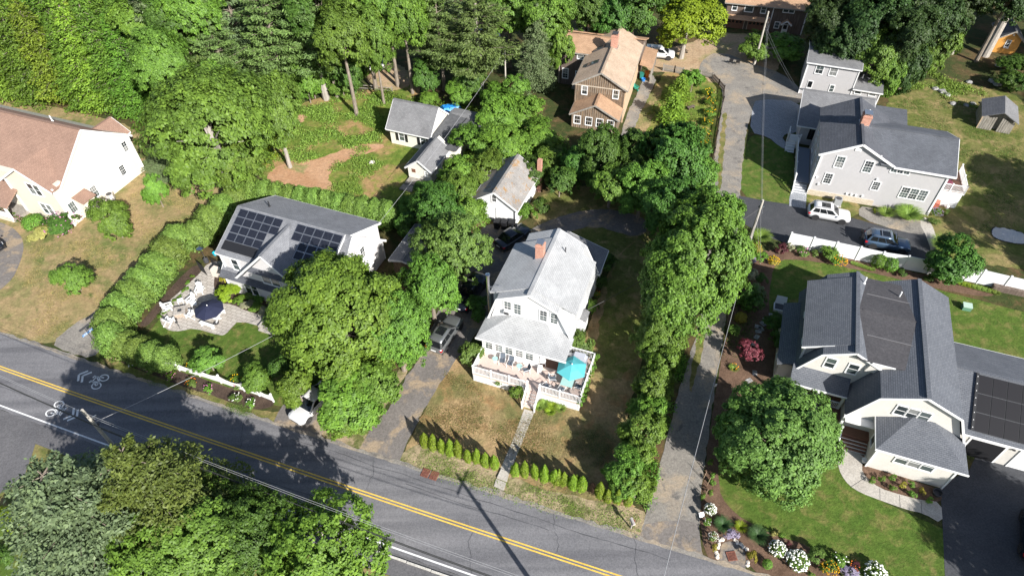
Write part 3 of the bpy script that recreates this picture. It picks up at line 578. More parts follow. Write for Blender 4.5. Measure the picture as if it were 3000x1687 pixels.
vent(H, 5.1, 11.8, 7.35, 8.0, 'dark', .06)
fl = part('metal_flue', MB().tube([(-.45,5.8,2.2),(-.45,5.8,8.1)], .15, 12).lathe([(.2,8.1),(.22,8.14),(.22,8.3),(.1,8.34)], 12, (-.45,5.8,0)), M['steel'], H, smooth=False)
part('flue_strap', MB().bar((-.45,5.8,6.7),(.75,6.3,6.75),.03).bar((-.45,5.8,6.9),(.8,5.4,6.5),.03), M['metal'], fl)
part('bay', MB().box(7.7, 8.35, 8.3, 9.5, .9, 2.5), M['sd_white'], H); part('bay_roof', MB().slab([(7.7,8.2,2.85),(8.45,8.2,2.5),(8.45,9.6,2.5),(7.7,9.6,2.85)], .08), M['sh_grey'], H)
# ---------------------------------------------------------------- solar cape house
H = hs('solar_house', 'pale grey cape house with solar panels on its front slope, behind the patio', (-28.91, 47.56), 21.9)
U0, U1 = -.85, 12.0
part('wall', MB().extr([(.05,0),(10.2,0),(10.2,2.5),(5.2,7.25),(.05,2.5)], 'u', U0, U1), M['sd_pale'], H)
part('roof', MB().slab([(U0-.3,.0,2.72),(U1+.35,.0,2.72),(U1+.35,5.2,7.5),(U0-.3,5.2,7.5)], .15), M['sh_solar'], H)
part('roof', MB().slab([(U0-.3,5.2,7.5),(U1+.35,5.2,7.5),(U1+.35,10.45,2.6),(U0-.3,10.45,2.6)], .15), M['sh_solar'], H)
for uu in (U1+.375, U0-.325): part_split('rake_board', MB().bar((uu,-.02,2.56),(uu,5.2,7.36), .05, .24).bar((uu,5.2,7.36),(uu,10.5,2.44), .05, .24), M['white'], H)
# upper storey dormers, front and back
part('dormer', MB().extr([(.55,2.7),(5.2,2.7),(5.2,7.3),(.55,5.1)], 'u', U0+.02, 11.35), M['sd_pale'], H)
part('dormer_roof', MB().slab([(U0-.3,.35,5.2),(11.6,.35,5.2),(11.6,5.2,7.56),(U0-.3,5.2,7.56)], .14), M['sh_solar'], H)
part('dormer', MB().extr([(5.2,2.7),(10.1,2.7),(10.1,4.9),(5.2,7.3)], 'u', U0+.02, 11.9), M['sd_pale'], H)
part('dormer_roof', MB().slab([(U0-.3,5.2,7.56),(12.1,5.2,7.56),(12.1,10.5,4.98),(U0-.3,10.5,4.98)], .14), M['sh_solar'], H)
part_split('rake_board', MB().bar((11.62,.33,5.06),(11.62,5.2,7.42),.04,.2).bar((12.13,5.2,7.42),(12.13,10.5,4.86),.05,.24).bar((U0-.32,.33,5.06),(U0-.32,5.2,7.42),.04,.2).bar((U0-.32,5.2,7.42),(U0-.32,10.5,4.86),.05,.24), M['white'], H)
part_split('gutter', MB().bar((U0-.3,.3,5.1),(1.9,.3,5.1),.06,.14).bar((9,.3,5.1),(11.6,.3,5.1),.06,.14).bar((U0-.3,10.53,4.86),(12.1,10.53,4.86),.06,.16).bar((U0-.3,-.04,2.6),(U1+.35,-.04,2.6),.06,.14), M['white'], H)
corners(H, [(U0,.05,0,2.5),(U0+.01,.56,2.75,5.0),(U1,.06,0,2.5),(U1,10.15,0,2.4)])
# front cross gable
part('gable', MB().extr([(1.3,2.75),(9.5,2.75),(5.4,6.95)], 'v', .1, 5.0), M['sd_pale'], H)
roof_v(H, .85, 2.85, 5.4, 7.35, 9.95, 2.85, -.2, 5.2, M['sh_solar'], .14)
part('pent_roof', MB().slab([(3.0,-.32,4.55),(7.8,-.32,4.55),(7.4,.12,4.95),(3.4,.12,4.95)], .08), M['sh_charcoal'], H); part('pent_roof', MB().slab([(U0-.2,-.5,2.62),(9.8,-.5,2.62),(9.8,.12,3.1),(U0-.2,.12,3.1)], .08), M['sh_charcoal'], H)
window(H, 5.3, .1, 3.1, 1.0, 1.35, units=2); window(H, .75, .55, 3.25, .8, 1.45); window(H, 2.15, .05, .6, .75, 1.75, units=2); window(H, 5.6, .05, .7, .6, 1.6, units=2); window(H, 9.0, .05, .7, .7, 1.5, units=2)
window(H, 12.0, 6.6, 3.3, .75, 1.4, 'r', 2, 2); window(H, 12.0, 6.0, .6, .9, 1.4, 'r', 1, 1, units=2); window(H, 12.0, 3.4, .7, .8, 1.5, 'r', 2, 2)
part('awning', MB().slab([(12.0,4.8,2.6),(12.7,4.8,2.3),(12.7,7.2,2.3),(12.0,7.2,2.6)], .06), M['white'], H)
dvv = Vector((0, 4.85, 2.36)).normalized(); pz = lambda v: 5.2+(v-.35)*2.36/4.85
panels(H, (-.62,1.75,pz(1.75)), (1,0,0), dvv, 4, 2, 1.05, .9); panels(H, (-.62,1.75+1.62,pz(3.37)), (1,0,0), dvv, 5, 2, 1.05, .9)
part('solar_blank', MB().slab([(-.66,.8,pz(.8)+.09),(3.3,.8,pz(.8)+.09),(3.3,1.7,pz(1.7)+.09),(-.66,1.7,pz(1.7)+.09)], .03), M['black'], H)
panels(H, (6.3,3.37,pz(3.37)), (1,0,0), dvv, 5, 2, 1.05, .9); panels(H, (7.35,1.75,pz(1.75)), (1,0,0), dvv, 4, 2, 1.05, .9)
vent(H, 1.2, 7.0, 6.75, 7.4, 'black', .06); vent(H, 12.9, 8.0, 0, .3, 'black', .05)
part('chimney', MB().box(-2.0,-1.3,5.0,5.6,0,3.4), M['wood_raw'], H)
# ---------------------------------------------------------------- cream house at the left edge
H = hs('cream_house', 'cream sided house with brown shingle roof at the left edge', (-51.19, 59.71), 21)
part('wall', MB().extr([(-.0,0),(11,0),(11,5.5),(5.76,9.1),(.9,5.5),(0,5.5)], 'u', -24, 0), M['sd_cream'], H)
roof_u(H, .2, 5.05, 5.76, 9.28, 11.4, 5.1, -24.3, .22, M['sh_brown'])
part('wall', MB().extr([(-7.2,0),(-.02,0),(-.02,5.0),(-3.7,7.2),(-7.2,5.1)], 'v', -.6, 1.5), M['sd_cream'], H)
for q in ([(-3.75,-.95,7.5),(.22,-.95,5.1),(.22,.35,5.1),(-3.75,3.5,7.5)], [(-7.7,-.95,5.05),(-3.75,-.95,7.5),(-3.75,3.5,7.5),(-7.7,.35,5.05)]): part('roof', MB().slab(q, .14), M['sh_brown'], H)
part_split('rake_board', MB().bar((-7.75,-.98,4.93),(-3.75,-.98,7.38),.05,.24).bar((-3.75,-.98,7.38),(.25,-.98,4.98),.05,.24), M['white'], H)
corners(H, [(0,-.6,0,5.3),(-7.2,-.6,0,5.2),(0,10.95,0,5.4)], w=.2)
window(H, -3.1, -.6, 3.75, .85, 1.5, units=2, cols=1); window(H, -3.1, -.6, .9, .8, 1.5, units=2)
window(H, 0, 8.2, 1.3, .75, 1.3, 'r', 3, 2); window(H, 0, .35, 1.35, .85, 1.4, 'r', 3, 2, False); window(H, 0, 3.6, 1.2, .85, 1.5, 'r', 3, 2)
part('bay', MB().box(0, 1.25, .95, 2.5, .1, 2.6), M['sd_cream'], H); part('bay_roof', MB().slab([(0,.75,3.1),(1.5,.75,2.55),(1.5,2.7,2.55),(0,2.7,3.1)], .1), M['sh_brown'], H)
window(H, 1.25, 1.7, 1.5, .3, .4, 'r', 1, 1, False)
part('wall', MB().box(-24,-7.2,-.1,.4,0,3.2).box(-14,-7.4,-2.6,-2.5,.0,.35), M['sd_cream'], H)
part('porch_roof', MB().slab([(-24,-2.9,2.6),(-6.4,-2.9,2.6),(-6.4,.4,4.2),(-24,.4,4.2)], .14), M['sh_brown'], H); part('porch_floor', MB().box(-24,-7.1,-2.5,0,.0,.4), M['plank_grey'], H)
for u in (-7.4, -9.6, -11.8): part('porch_column', MB().box(u-.1,u+.1,-2.6,-2.4,.4,2.55), M['white'], H)
window(H, -10.5, .1, 4.4, .9, 1.3, units=2); railing(H, (-14,-2.5,0), (-7.4,-2.5,0), .4, 1.3, 4)
vent(H, -6.4, 7.4, 8.1, 8.8); part('wall', MB().extr([(-4.2,5),(-.4,5),(-2.2,6.6)], 'v', 9, 11.3), M['sd_cream'], H); roof_v(H, -4.6, 5.2, -2.3, 7.0, -.15, 5.3, 8.2, 11.7, M['sh_brown'])
window(H, 0, 10.0, 3.6, .7, 1.3, 'r', 2, 2)
# ---------------------------------------------------------------- white garage with mossy roof
H = hs('white_garage', 'white gabled garage with mossy grey roof and brick chimney', (.6, 57.51), 22, 'garage')
part('wall', MB().extr([(-5.3,0),(0,0),(0,2.4),(-2.6,4.1),(-5.3,2.4)], 'v', .1, 7.5), M['sd_white'], H); roof_v(H, -5.6, 2.3, -2.6, 4.35, .28, 2.4, -.15, 7.7, M['sh_old'], fascia='white')
window(H, -2.68, .1, 2.8, .52, .9, 'f', 2, 1, True, glass='darkglass')
part('garage_door', MB().box(-2.5,-.3,.04,.11,.02,2.0), M['vinyl'], H); part('garage_door', MB().box(-5.0,-2.7,.04,.11,.02,2.0), M['vinyl'], H); part('door_track', MB().box(-.26,-.1,.0,.1,0,2.1), M['metal'], H)
part('chimney', MB().box(.05,.55,7.0,7.5,0,4.6), M['brick'], H); window(H, 0, 3.0, 1.1, .5, .8, 'r', 2, 2); window(H, 0, 5.6, 1.1, .5, .8, 'r', 2, 2); vent(H, -4.1, 6.4, 3.3, 4.3, 'metal', .04)
# ---------------------------------------------------------------- cream cottage
H = hs('cream_cottage', 'cream cottage with grey gables and black shutters, in the meadow clearing', (-9.78, 65.85), 22)
part('wall', MB().extr([(6.35,0),(11.7,0),(11.7,2.4),(9.0,4.9),(6.35,2.4)], 'u', -9.1, -3.0), M['sd_cottage'], H); roof_u(H, 5.95, 2.4, 9.0, 5.15, 12.0, 2.4, -9.45, -2.85, M['sh_grey'])
part('wall', MB().extr([(-3.2,0),(0,0),(0,1.8),(-1.55,3.05),(-3.2,1.8)], 'v', .1, 6), M['sd_cottage'], H); roof_v(H, -3.5, 1.82, -1.55, 3.28, .25, 1.85, -.15, 5.3, M['sh_grey'])
part('wall', MB().box(-3.0, 1.0, 5.0, 11.6, 0, 2.2), M['sd_cottage'], H); part('flat_roof', MB().slab([(-2.95,4.7,2.35),(1.35,4.7,2.2),(1.5,12,2.2),(-2.95,12,2.75)], .12), M['roll'], H); part('flat_roof', MB().slab([(.3,8.4,2.35),(3.0,8.4,2.1),(3.0,11.8,2.1),(.3,11.8,2.45)], .1), M['roll'], H); part('wall', MB().box(1.0,2.8,8.6,11.5,0,2.05), M['sd_cottage'], H)
part('seam', MB().bar((-.6,4.8,2.31),(-.3,12,2.5),.06,.03), M['black'], H)
part('lean_to_roof', MB().slab([(-3.0,11.9,2.75),(1.5,11.9,2.35),(1.2,14.2,2.1),(-3.2,14.2,2.2)], .1), M['sh_grey'], H); part('wall', MB().box(-3,1.1,11.7,13.9,0,2.05), M['sd_cottage'], H)
for u in (-7.4, -4.2):
    window(H, u, 6.35, .75, .75, 1.35, 'f', 1, 1)
    for s in (-.68, .68): part('shutter', MB().box(u+s-.2,u+s+.2,6.29,6.345,.7,2.15), M['black'], H)
window(H, -.67, .1, 1.0, .33, .6, 'f', 1, 1); part('hatch', MB().box(-2.65,-2.15,.06,.11,1.15,1.65), M['deck_brown'], H); window(H, -3.0, 9.0, 3.3, .4, .6, 'r', 2, 2)
for v in (1.2, 2.6, 4.1): window(H, 0, v, .8, .35, .6, 'r', 1, 2)
part('steps', MB().box(-3.1,-1.0,-1.3,.05,0,.35).box(-3.3,-1.6,-2.4,-1.3,0,.18), M['plank_grey'], H)
# ---------------------------------------------------------------- brown barn-board house
H = hs('barn_board_house', 'brown board and batten house with tan roof, skylights and chimney', (14.63, 76.36), 17.5)
part('wall', MB().extr([(-6.7,0),(.2,0),(.2,4.85),(-3.2,6.85),(-6.7,4.85)], 'v', 3.0, 17), M['wood_brown'], H); roof_v(H, -7.05, 4.95, -3.2, 7.1, .55, 4.95, 2.7, 17.2, M['sh_tan'], fascia='plank_grey')
part('wall', MB().extr([(-6.35,0),(0,0),(0,2.05),(-3.2,3.65),(-6.35,2.05)], 'v', .1, 3.0), M['wood_brown'], H); roof_v(H, -6.65, 2.12, -3.2, 3.95, .2, 2.12, -.2, 3.05, M['sh_orange'], fascia='plank_grey', fr=(True, False))
bt = MB().box(-.02,.02,-.03,0,0,1).mesh('batten')
def batten(u, v, a, b): mobj('batten', bt, M['batten'], H, (u, v, a), 0, (1, 1, b-a))
for i in range(23): u = -6.55+i*.3; batten(u, 2.99, 3.9 if u > -6.4 and u < 0 else 0, 4.85+(3.4-abs(u+3.25))*.58-.1)
for i in range(21): u = -6.2+i*.305; batten(u, .09, .05, 2.05+(3.15-abs(u+3.17))*.5-.1)
part('belt_board', MB().box(-6.75,.25,2.93,3.0,4.72,4.86), M['batten'], H); part_split('corner_board', MB().box(.13,.3,2.9,3.1,0,4.8), M['wood_raw'], H); part('wall', MB().box(.2,.24,3.1,17,0,4.7), M['wood_raw'], H)
for u in (-5.35, -1.05): window(H, u, 2.98, 3.5, .72, 1.2, 'f', 1, 1)
for u in (-5.55, -3.95, -2.45, -.95): window(H, u, .09, .65, .85, 1.15, 'f', 1, 1, glass='darkglass')
part('wall', MB().extr([(11.2,0),(16.4,0),(16.4,5.2),(13.8,6.6),(11.2,5.2)], 'u', -10.6, -3.5), M['wood_dark'], H); roof_u(H, 10.9, 5.3, 13.7, 6.8, 16.7, 5.3, -10.95, -3.6, M['sh_orange'], fascia='plank_grey')
part('wall', MB().extr([(16.4,0),(21,0),(21,3.6),(16.4,5.6)], 'u', -11.2, .5), M['wood_dark'], H); part('roof', MB().slab([(-11.5,16.4,5.9),(.8,16.4,5.9),(.8,21.4,3.9),(-11.5,21.4,3.9)], .14), M['sh_orange'], H)
window(H, -7.8, 11.2, 4.3, .85, .6, 'f', 1, 1, False); window(H, -9.9, 11.2, 1.0, .8, 1.5, 'f', 2, 2); part('door', MB().box(-8.4,-7.3,11.12,11.21,.15,2.4), M['white'], H); part('door_glass', MB().box(-8.25,-7.45,11.1,11.125,1.0,2.25), M['darkglass'], H)
sl = Vector((3.85, 0, 2.15)).normalized(); n_ = Vector((-sl.z, 0, sl.x))
def skylight(root, u, v, w, l, d, base, mat='glass'):
    a = Vector(base); e = Vector(d).normalized(); f = Vector((0,1,0)) if abs(e.y) < .5 else Vector((1,0,0))
    q = [a, a+e*l, a+e*l+f*w, a+f*w]; nn = (q[1]-q[0]).cross(q[2]-q[0]).normalized()
    if nn.z < 0: q = q[::-1]; nn = -nn
    s = part('skylight', MB().slab([p+nn*.12 for p in q], .12), M['dark'], root); c = sum(q, Vector())/4
    part('pane', MB().slab([c+(p-c)*.84+nn*.13 for p in q], .008), M[mat], s)
for v in (6.5, 11.1): skylight(H, 0, v, .9, 1.9, sl, (-6.0, v, 4.95+1.05*.558))
dn = Vector((0, 5, -2)).normalized(); skylight(H, 0, 0, 1.5, 1.6, dn, (-10, 17.3, 5.55))
ch = chimney(H, -3.0, 10.8, .9, .9, 6.6, 8.7, 'dark'); vent(H, -4.0, 17.9, 5.3, 6.1); part('roof_vent', MB().lathe([(.9,0),(.05,.7)], 4, (-6.2,18.2,5.2)), M['dark'], H)
part('carport_roof', MB().slab([(.5,14.9,2.75),(2.45,14.9,2.4),(2.45,20.8,2.4),(.5,20.8,2.75)], .12), M['sh_orange'], H)
for v in (15.1, 18, 20.6): part('carport_post', MB().box(2.25,2.4,v-.07,v+.07,0,2.35), M['plank_grey'], H)
part('wall', MB().box(2.36,2.42,15.2,16.2,0,2.3), M['plank_grey'], H); part('steps', MB().box(-8.6,-6.9,10.1,11.1,0,.3), M['plank_grey'], H)
# ---------------------------------------------------------------- dark brown house at the top
H = hs('dark_brown_house', 'dark brown house with two brown garage doors, cut by the top edge', (48.83, 104.62), 17)
part('wall', MB().extr([(0,-.6),(9,-.6),(9,4.2),(4.5,6.6),(0,4.2)], 'u', -12.6, 0), M['wood_dark'], H); roof_u(H, -.45, 4.25, 4.5, 6.9, 9.4, 4.2, -13.1, .35, M['sh_orange'], fascia='plank_grey')
part('pent_roof', MB().slab([(-12.7,-.75,1.75),(-5.3,-.75,1.75),(-5.3,0,2.25),(-12.7,0,2.25)], .1), M['sh_orange'], H); part_split('corner_board', MB().box(-5.35,-5.2,-.08,0,-.4,4.1).box(-.1,.06,-.08,.05,-.4,4.1), M['white'], H)
for u in (-10.75, -7.35):
    g_ = part('garage_door', MB().box(u-1.35,u+1.35,-.06,0,-.45,1.55), M['deck_brown'], H); part('door_frame', MB().box(u-1.47,u-1.36,-.08,0,-.45,1.6).box(u+1.36,u+1.47,-.08,0,-.45,1.6), M['batten'], g_)
    for k in range(4): part('pane', MB().box(u-1.2+k*.62,u-.8+k*.62,-.08,-.055,.95,1.35), M['darkglass'], g_)
for u, w in ((-11.4,.75), (-9.1,1.3), (-6.8,.75)): window(H, u, 0, 2.95, w, 1.15, 'f', 1, 1, w < 1)
window(H, -2.9, 0, 3.45, .8, .55, 'f', 1, 1, False, units=2); window(H, -4.1, 0, .75, .7, 1.0, 'f', 1, 1)
dd = part('door', MB().box(-3.2,-2.3,-.07,0,-.45,1.55), M['white'], H); part('pane', MB().box(-3.05,-2.45,-.085,-.06,.75,1.4), M['darkglass'], dd); roof_v(H, -3.55, 1.75, -2.72, 2.45, -1.9, 1.75, -.75, .02, M['sh_orange'], .08, False, 'door_hood', fr=(True, False)); part('wall', MB().box(-12.7,.1,-.12,-.001,-.8,-.42), M['concrete'], H)
# ---------------------------------------------------------------- small grey house behind
H = hs('small_grey_house', 'small two storey grey house behind the large grey house', (42.56, 86.06), 21.5)
part('wall', MB().extr([(0,0),(7,0),(7,4.85),(3.6,5.5),(0,4.85)], 'u', 0, 6.8), M['sd_grey'], H); roof_u(H, -.3, 4.95, 3.8, 5.6, 7.3, 4.8, -.25, 7.05, M['sh_grey'])
part('wall', MB().box(6.8,10.45,.0,5.5,0,2.0), M['sd_grey'], H); part('roof', MB().slab([(6.8,-.3,2.1),(10.75,-.3,2.1),(10.75,5.9,2.9),(6.8,5.9,2.9)], .14), M['sh_grey'], H); part_split('gutter', MB().box(6.8,10.78,-.36,-.3,1.92,2.08), M['white'], H)
corners(H, [(0,0,0,4.85),(6.8,0,0,4.85),(10.45,0,0,2)])
for u in (1.7, 3.55): window(H, u, 0, 3.4, .95, 1.2, 'f', 2, 1)
part('door', MB().box(.75,1.5,-.05,.02,.1,2.2), M['white'], H); part('pane', MB().box(.85,1.4,-.07,-.045,1.2,2.1), M['darkglass'], H); window(H, 4.1, 0, 1.0, .55, 1.0); window(H, 7.6, 0, 1.35, .8, .45, 'f', 1, 1, False); window(H, 9.5, 0, 1.35, .8, .45, 'f', 1, 1, False); vent(H, 7.9, 2.6, 2.5, 3.0)
# ---------------------------------------------------------------- large grey house
H = hs('large_grey_house', 'large grey vinyl sided house with charcoal roof beside the black driveway', (36.06, 62.45), 19.5)
part('wall', MB().extr([(0,-.4),(7.6,-.4),(7.6,5.7),(3.6,7.75),(0,5.75)], 'v', .05, 10), M['sd_grey'], H); part('wall', MB().extr([(.06,-.5),(9,-.5),(9,5.65),(4.5,7.5),(.06,5.65)], 'u', 3.7, 13.3), M['sd_grey'], H)
part('roof', MB().slab([(-.4,-.25,5.85),(3.63,-.25,7.98),(3.63,10.3,7.98),(-.4,10.3,5.85)], .15), M['sh_charcoal'], H)
part('roof', MB().slab([(3.63,-.25,7.98),(7.6,-.25,5.88),(7.6,10.3,5.88),(3.63,10.3,7.98)], .15), M['sh_charcoal'], H)
part('roof', MB().slab([(6.2,-.3,5.82),(13.9,-.3,5.82),(13.9,4.5,7.75),(4.2,4.5,7.75)], .15), M['sh_slate'], H); part('roof', MB().slab([(4.2,4.5,7.75),(13.9,4.5,7.75),(13.9,9.2,5.85),(6.2,9.2,5.85)], .15), M['sh_slate'], H)
part('ridge_cap', MB().bar((3.63,-.25,8.0),(3.63,10.3,8.0),.3,.04), M['sh_charcoal'], H); part('ridge_cap', MB().bar((4.2,4.5,7.77),(13.9,4.5,7.77),.3,.04), M['sh_slate'], H)
part_split('rake_board', MB().bar((-.42,-.28,5.72),(3.63,-.28,7.86),.06,.26).bar((3.63,-.28,7.86),(7.65,-.28,5.75),.06,.26).bar((7.6,-.34,5.72),(13.95,-.34,5.72),.07,.24).bar((13.93,-.3,5.7),(13.93,4.5,7.62),.05,.24).bar((13.93,4.5,7.62),(13.93,9.2,5.72),.05,.24), M['white'], H)
part('soffit', MB().box(7.6,13.85,-.28,.05,5.56,5.6), M['white'], H); corners(H, [(0,.05,-.2,5.7),(13.3,.06,-.5,5.6)], w=.2); part('gable_vent', MB().box(3.1,3.75,-.02,.05,6.85,7.3), M['white'], H)
part('foundation', MB().box(-.03,7.3,-.06,.05,-.6,.72).box(-.03,.1,.05,10,-.6,.7), brickmat('buff_stone', (.50,.42,.31), (.58,.51,.41), (.40,.35,.28), .35, .14, .015), H); part('foundation', MB().box(7.3,13.34,-.04,.06,-.7,.12), M['concrete'], H)
window(H, 2.08, .05, 4.33, .88, 1.48, 'f', 3, 2); window(H, 5.1, .05, 4.33, .88, 1.48, 'f', 3, 2); window(H, 1.55, .05, 1.95, .8, 1.38, 'f', 3, 2); window(H, 6.75, .05, 2.2, .75, 1.1, 'f', 3, 2)
window(H, 10.85, .06, 1.82, .84, 1.42, 'f', 3, 2, units=3); window(H, 8.45, .06, 4.9, .58, .66, 'f', 2, 2, False, units=3)
for v in (1.6, 4.4, 7.2):
    window(H, 0, v, 1.6, .85, 1.5, 'l', 3, 2); window(H, 0, v, 4.1, .85, 1.4, 'l', 3, 2)
chimney(H, 3.9, 4.6, .95, 1.1, 7.6, 9.0); vent(H, 4.5, 7.2, 7.3, 8.2)
for u, h in ((.35,2.5), (.8,1.6), (6.6,3.6), (4.2,.95), (4.7,.95), (5.2,.95), (5.9,1.0), (5.9,6.6)): part('wall_fixture', MB().box(u-.1,u+.1,-.1,.05,h,h+.2), M['white'], H)
# rear wing
part('wall', MB().extr([(10.9,0),(19.2,0),(19.2,2.7),(15.7,4.6),(10.9,2.8)], 'u', -1.7, 6.2), M['sd_grey'], H); part('wall', MB().box(6.2,10.3,10.9,15.8,0,3.1), M['sd_grey'], H); roof_u(H, 10.3, 2.95, 15.9, 5.15, 19.8, 3.2, -2.3, 6.6, M['sh_grey']); part('roof', MB().slab([(5.8,10.3,3.3),(10.7,10.3,3.3),(10.7,16.2,4.2),(5.8,16.2,4.2)], .14), M['sh_slate'], H)
part('door', MB().box(-.6,.4,10.83,10.92,.9,2.6), M['darkglass'], H); part('landing', MB().box(-2.9,-1.5,9.6,11.2,0,1.0), M['white'], H); railing(H, (-2.9,9.6,0), (-1.5,9.6,0), 1.0, 1.95, 2); railing(H, (-2.9,9.6,0), (-2.9,11.2,0), 1.0, 1.95, 2)
stairs(H, -2.9, -1.9, 9.6, 1.0, 4, .28, 'vinyl')
# ramp and side stair
part('ramp', MB().slab([(-1.75,.9,.95),(-.1,.9,.95),(-.1,8.6,.95),(-1.75,8.6,.95)], .12), plain('blue_grey_deck', (.16,.18,.215), .6), H); railing(H, (-1.8,.8,0), (-1.8,8.6,0), .95, 1.95, 4)
stairs(H, -1.7, -.2, .9, .95, 5, .26, 'paver_blue'); railing(H, (-1.8,.7,0), (-1.8,-.55,-.95), .95, 1.85, 2)
# side deck
part('deck', MB().box(13.35,16.6,2.3,6.9,2.0,2.2), M['white'], H); part('deck_floor', MB().box(13.4,16.55,2.35,6.85,2.2,2.215), M['deck_brown'], H); part('deck_skirt', MB().box(13.4,16.5,2.4,2.46,-.3,2.0).box(16.44,16.5,2.46,6.8,-.3,2.0), M['vinyl'], H)
railing(H, (13.5,2.36,0), (16.55,2.36,0), 2.2, 3.15, 3); railing(H, (16.55,2.36,0), (16.55,6.85,0), 2.2, 3.15, 3)
# ---------------------------------------------------------------- front right house
H = hs('twin_gambrel_house', 'beige house with twin dark gambrel roofs at the right front', (29.03, 26.31), 21.3)
prR = [(-2.3,0),(6.1,0),(6.1,2.9),(4.8,5.75),(2.02,7.1),(-.75,5.75),(-2.3,2.45)]
part('wall', MB().extr(prR, 'v', 2.9, 16), M['stucco'], H)
prL = [(-6.8,0),(-.6,0),(-.6,5.6),(-3.1,7.0),(-5.25,5.85),(-6.8,2.95)]
part('wall', MB().extr(prL, 'v', 5.8, 15.4), M['stucco'], H)
def gambrel(P_, v0, v1, mat, t=.14):
    for a, b in zip(P_[:-1], P_[1:]):
        part('roof', MB().slab([(a[0],v0,a[1]),(b[0],v0,b[1]),(b[0],v1,b[1]),(a[0],v1,a[1])], t), M[mat], H); part_split('rake_board', MB().bar((a[0],v0-.025,a[1]-.11),(b[0],v0-.025,b[1]-.11),.05,.18), M['white'], H)
gambrel([(-2.5,2.45),(-.9,5.87),(2.02,7.25),(4.98,5.87),(6.4,2.9)], 2.6, 16.3, 'sh_h10')
gambrel([(-7.05,2.95),(-5.4,5.98),(-3.1,7.12),(-.85,5.95)], 5.55, 15.6, 'sh_h10')
part('ridge_cap', MB().bar((2.02,2.6,7.27),(2.02,16.3,7.27),.32,.05), M['sh_h10'], H); part('ridge_cap', MB().bar((-3.1,5.55,7.14),(-3.1,15.6,7.14),.32,.05), M['sh_h10'], H)
part('dormer_roof', MB().slab([(-6.95,6.45,5.3),(-3.1,6.45,7.16),(-3.1,14.9,7.16),(-6.95,14.9,5.3)], .13), M['sh_h10'], H); part('dormer', MB().extr([(-6.6,3.2),(-5.2,3.2),(-4.5,6.4),(-6.6,5.35)], 'v', 6.7, 14.7), M['stucco'], H); part_split('rake_board', MB().bar((-6.95,6.43,5.2),(-4.6,6.43,6.35),.05,.18).bar((-6.62,6.62,3.1),(-6.62,6.62,5.2),.16,.16), M['white'], H)
for v in (8.4, 11.8): window(H, -6.6, v, 3.9, .7, 1.0, 'l', 1, 1)
part('saddle_roof', MB().slab([(-2.95,5.45,6.62),(1.95,5.45,6.62),(1.95,10.85,7.06),(-2.95,10.85,7.06)], .1), M['membrane'], H); part('saddle_roof', MB().slab([(-2.95,10.85,7.06),(1.95,10.85,7.06),(1.95,15.6,6.62),(-2.95,15.6,6.62)], .1), M['membrane'], H)
part('saddle_wall', MB().extr([(-1.9,5.2),(.35,5.2),(.05,6.5),(-1.6,6.5)], 'v', 5.6, 15.4), M['stucco'], H); part_split('rake_board', MB().box(-1.75,.0,5.4,5.44,6.45,6.6), M['white'], H)
for v, z in ((8.15,6.85), (13.2,6.85)): part('seam', MB().bar((-2.3,v,z+.02),(1.35,v,z+.02),.06,.03), plain('seam_grey', (.16,.155,.16), .6), H)
part('seam', MB().bar((-2.7,10.85,7.07),(1.6,10.85,7.07),.12,.03), M['membrane'], H)
window(H, -4.5, 5.8, 4.28, .78, 1.2, 'f', 1, 1); window(H, -2.7, 5.8, 4.25, .78, 1.2, 'f', 1, 1); window(H, 1.85, 2.9, 4.1, .76, 1.15, 'f', 1, 1, True, units=3); vent(H, -2.5, 14.6, 6.8, 7.5); vent(H, .45, 13.9, 6.5, 7.35)
# bump-out with hip roof
part('wall', MB().box(0,5.72,.02,2.9,0,2.98), M['stucco'], H); ap = [(2.15,2.95,4.35), (3.6,2.95,4.35)]
for pts in ([(-.28,-.3,3.12),(6.3,-.3,3.12),ap[1],ap[0]], [(-.28,2.95,3.12),(-.28,-.3,3.12),ap[0]], [(6.3,-.3,3.12),(6.3,2.95,3.12),ap[1]]): part('porch_roof', MB().slab(pts, .13), M['sh_h10'], H)
part_split('gutter', MB().box(-.34,6.36,-.36,-.29,2.93,3.1).box(-.34,-.27,-.29,2.9,2.93,3.1), M['white'], H); corners(H, [(0,.02,0,2.95),(5.72,.02,0,2.95)]); window(H, 2.85, .02, 1.7, .85, 1.25, 'f', 1, 1, True, units=3); window(H, 0, 1.5, 1.3, .8, 1.5, 'l', 1, 1)
# porch at the left with steps
for pts in ([(-7.1,4.35,2.75),(-2.4,4.35,2.75),(-2.4,5.85,3.6),(-7.1,5.85,3.6)],): part('porch_roof', MB().slab(pts, .13), M['sh_h10'], H)
part_split('gutter', MB().box(-7.1,-2.4,4.28,4.36,2.58,2.75), M['white'], H); part('porch_floor', MB().box(-6.9,0,2.9,5.8,.5,.85).box(-2.4,0,2.0,2.9,.5,.85), M['deck_brown'], H)
for u, v in ((-6.9,4.5), (-4.6,4.5), (-2.55,4.5), (-2.45,2.55)): part('porch_column', MB().box(u-.1,u+.1,v-.1,v+.1,.85,2.65), M['white'], H)
railing(H, (-6.9,4.4,0), (-2.6,4.4,0), .85, 1.75, 3, endposts=False); part('porch_soffit', MB().box(-2.4,-.02,2.1,2.9,2.35,2.45), M['white'], H); stairs(H, -2.3, -.05, 2.0, .85, 5, .24, 'deck_brown', 'white')
railing(H, (-2.38,1.95,0), (-2.38,.85,-.8), .85, 1.7, 2)
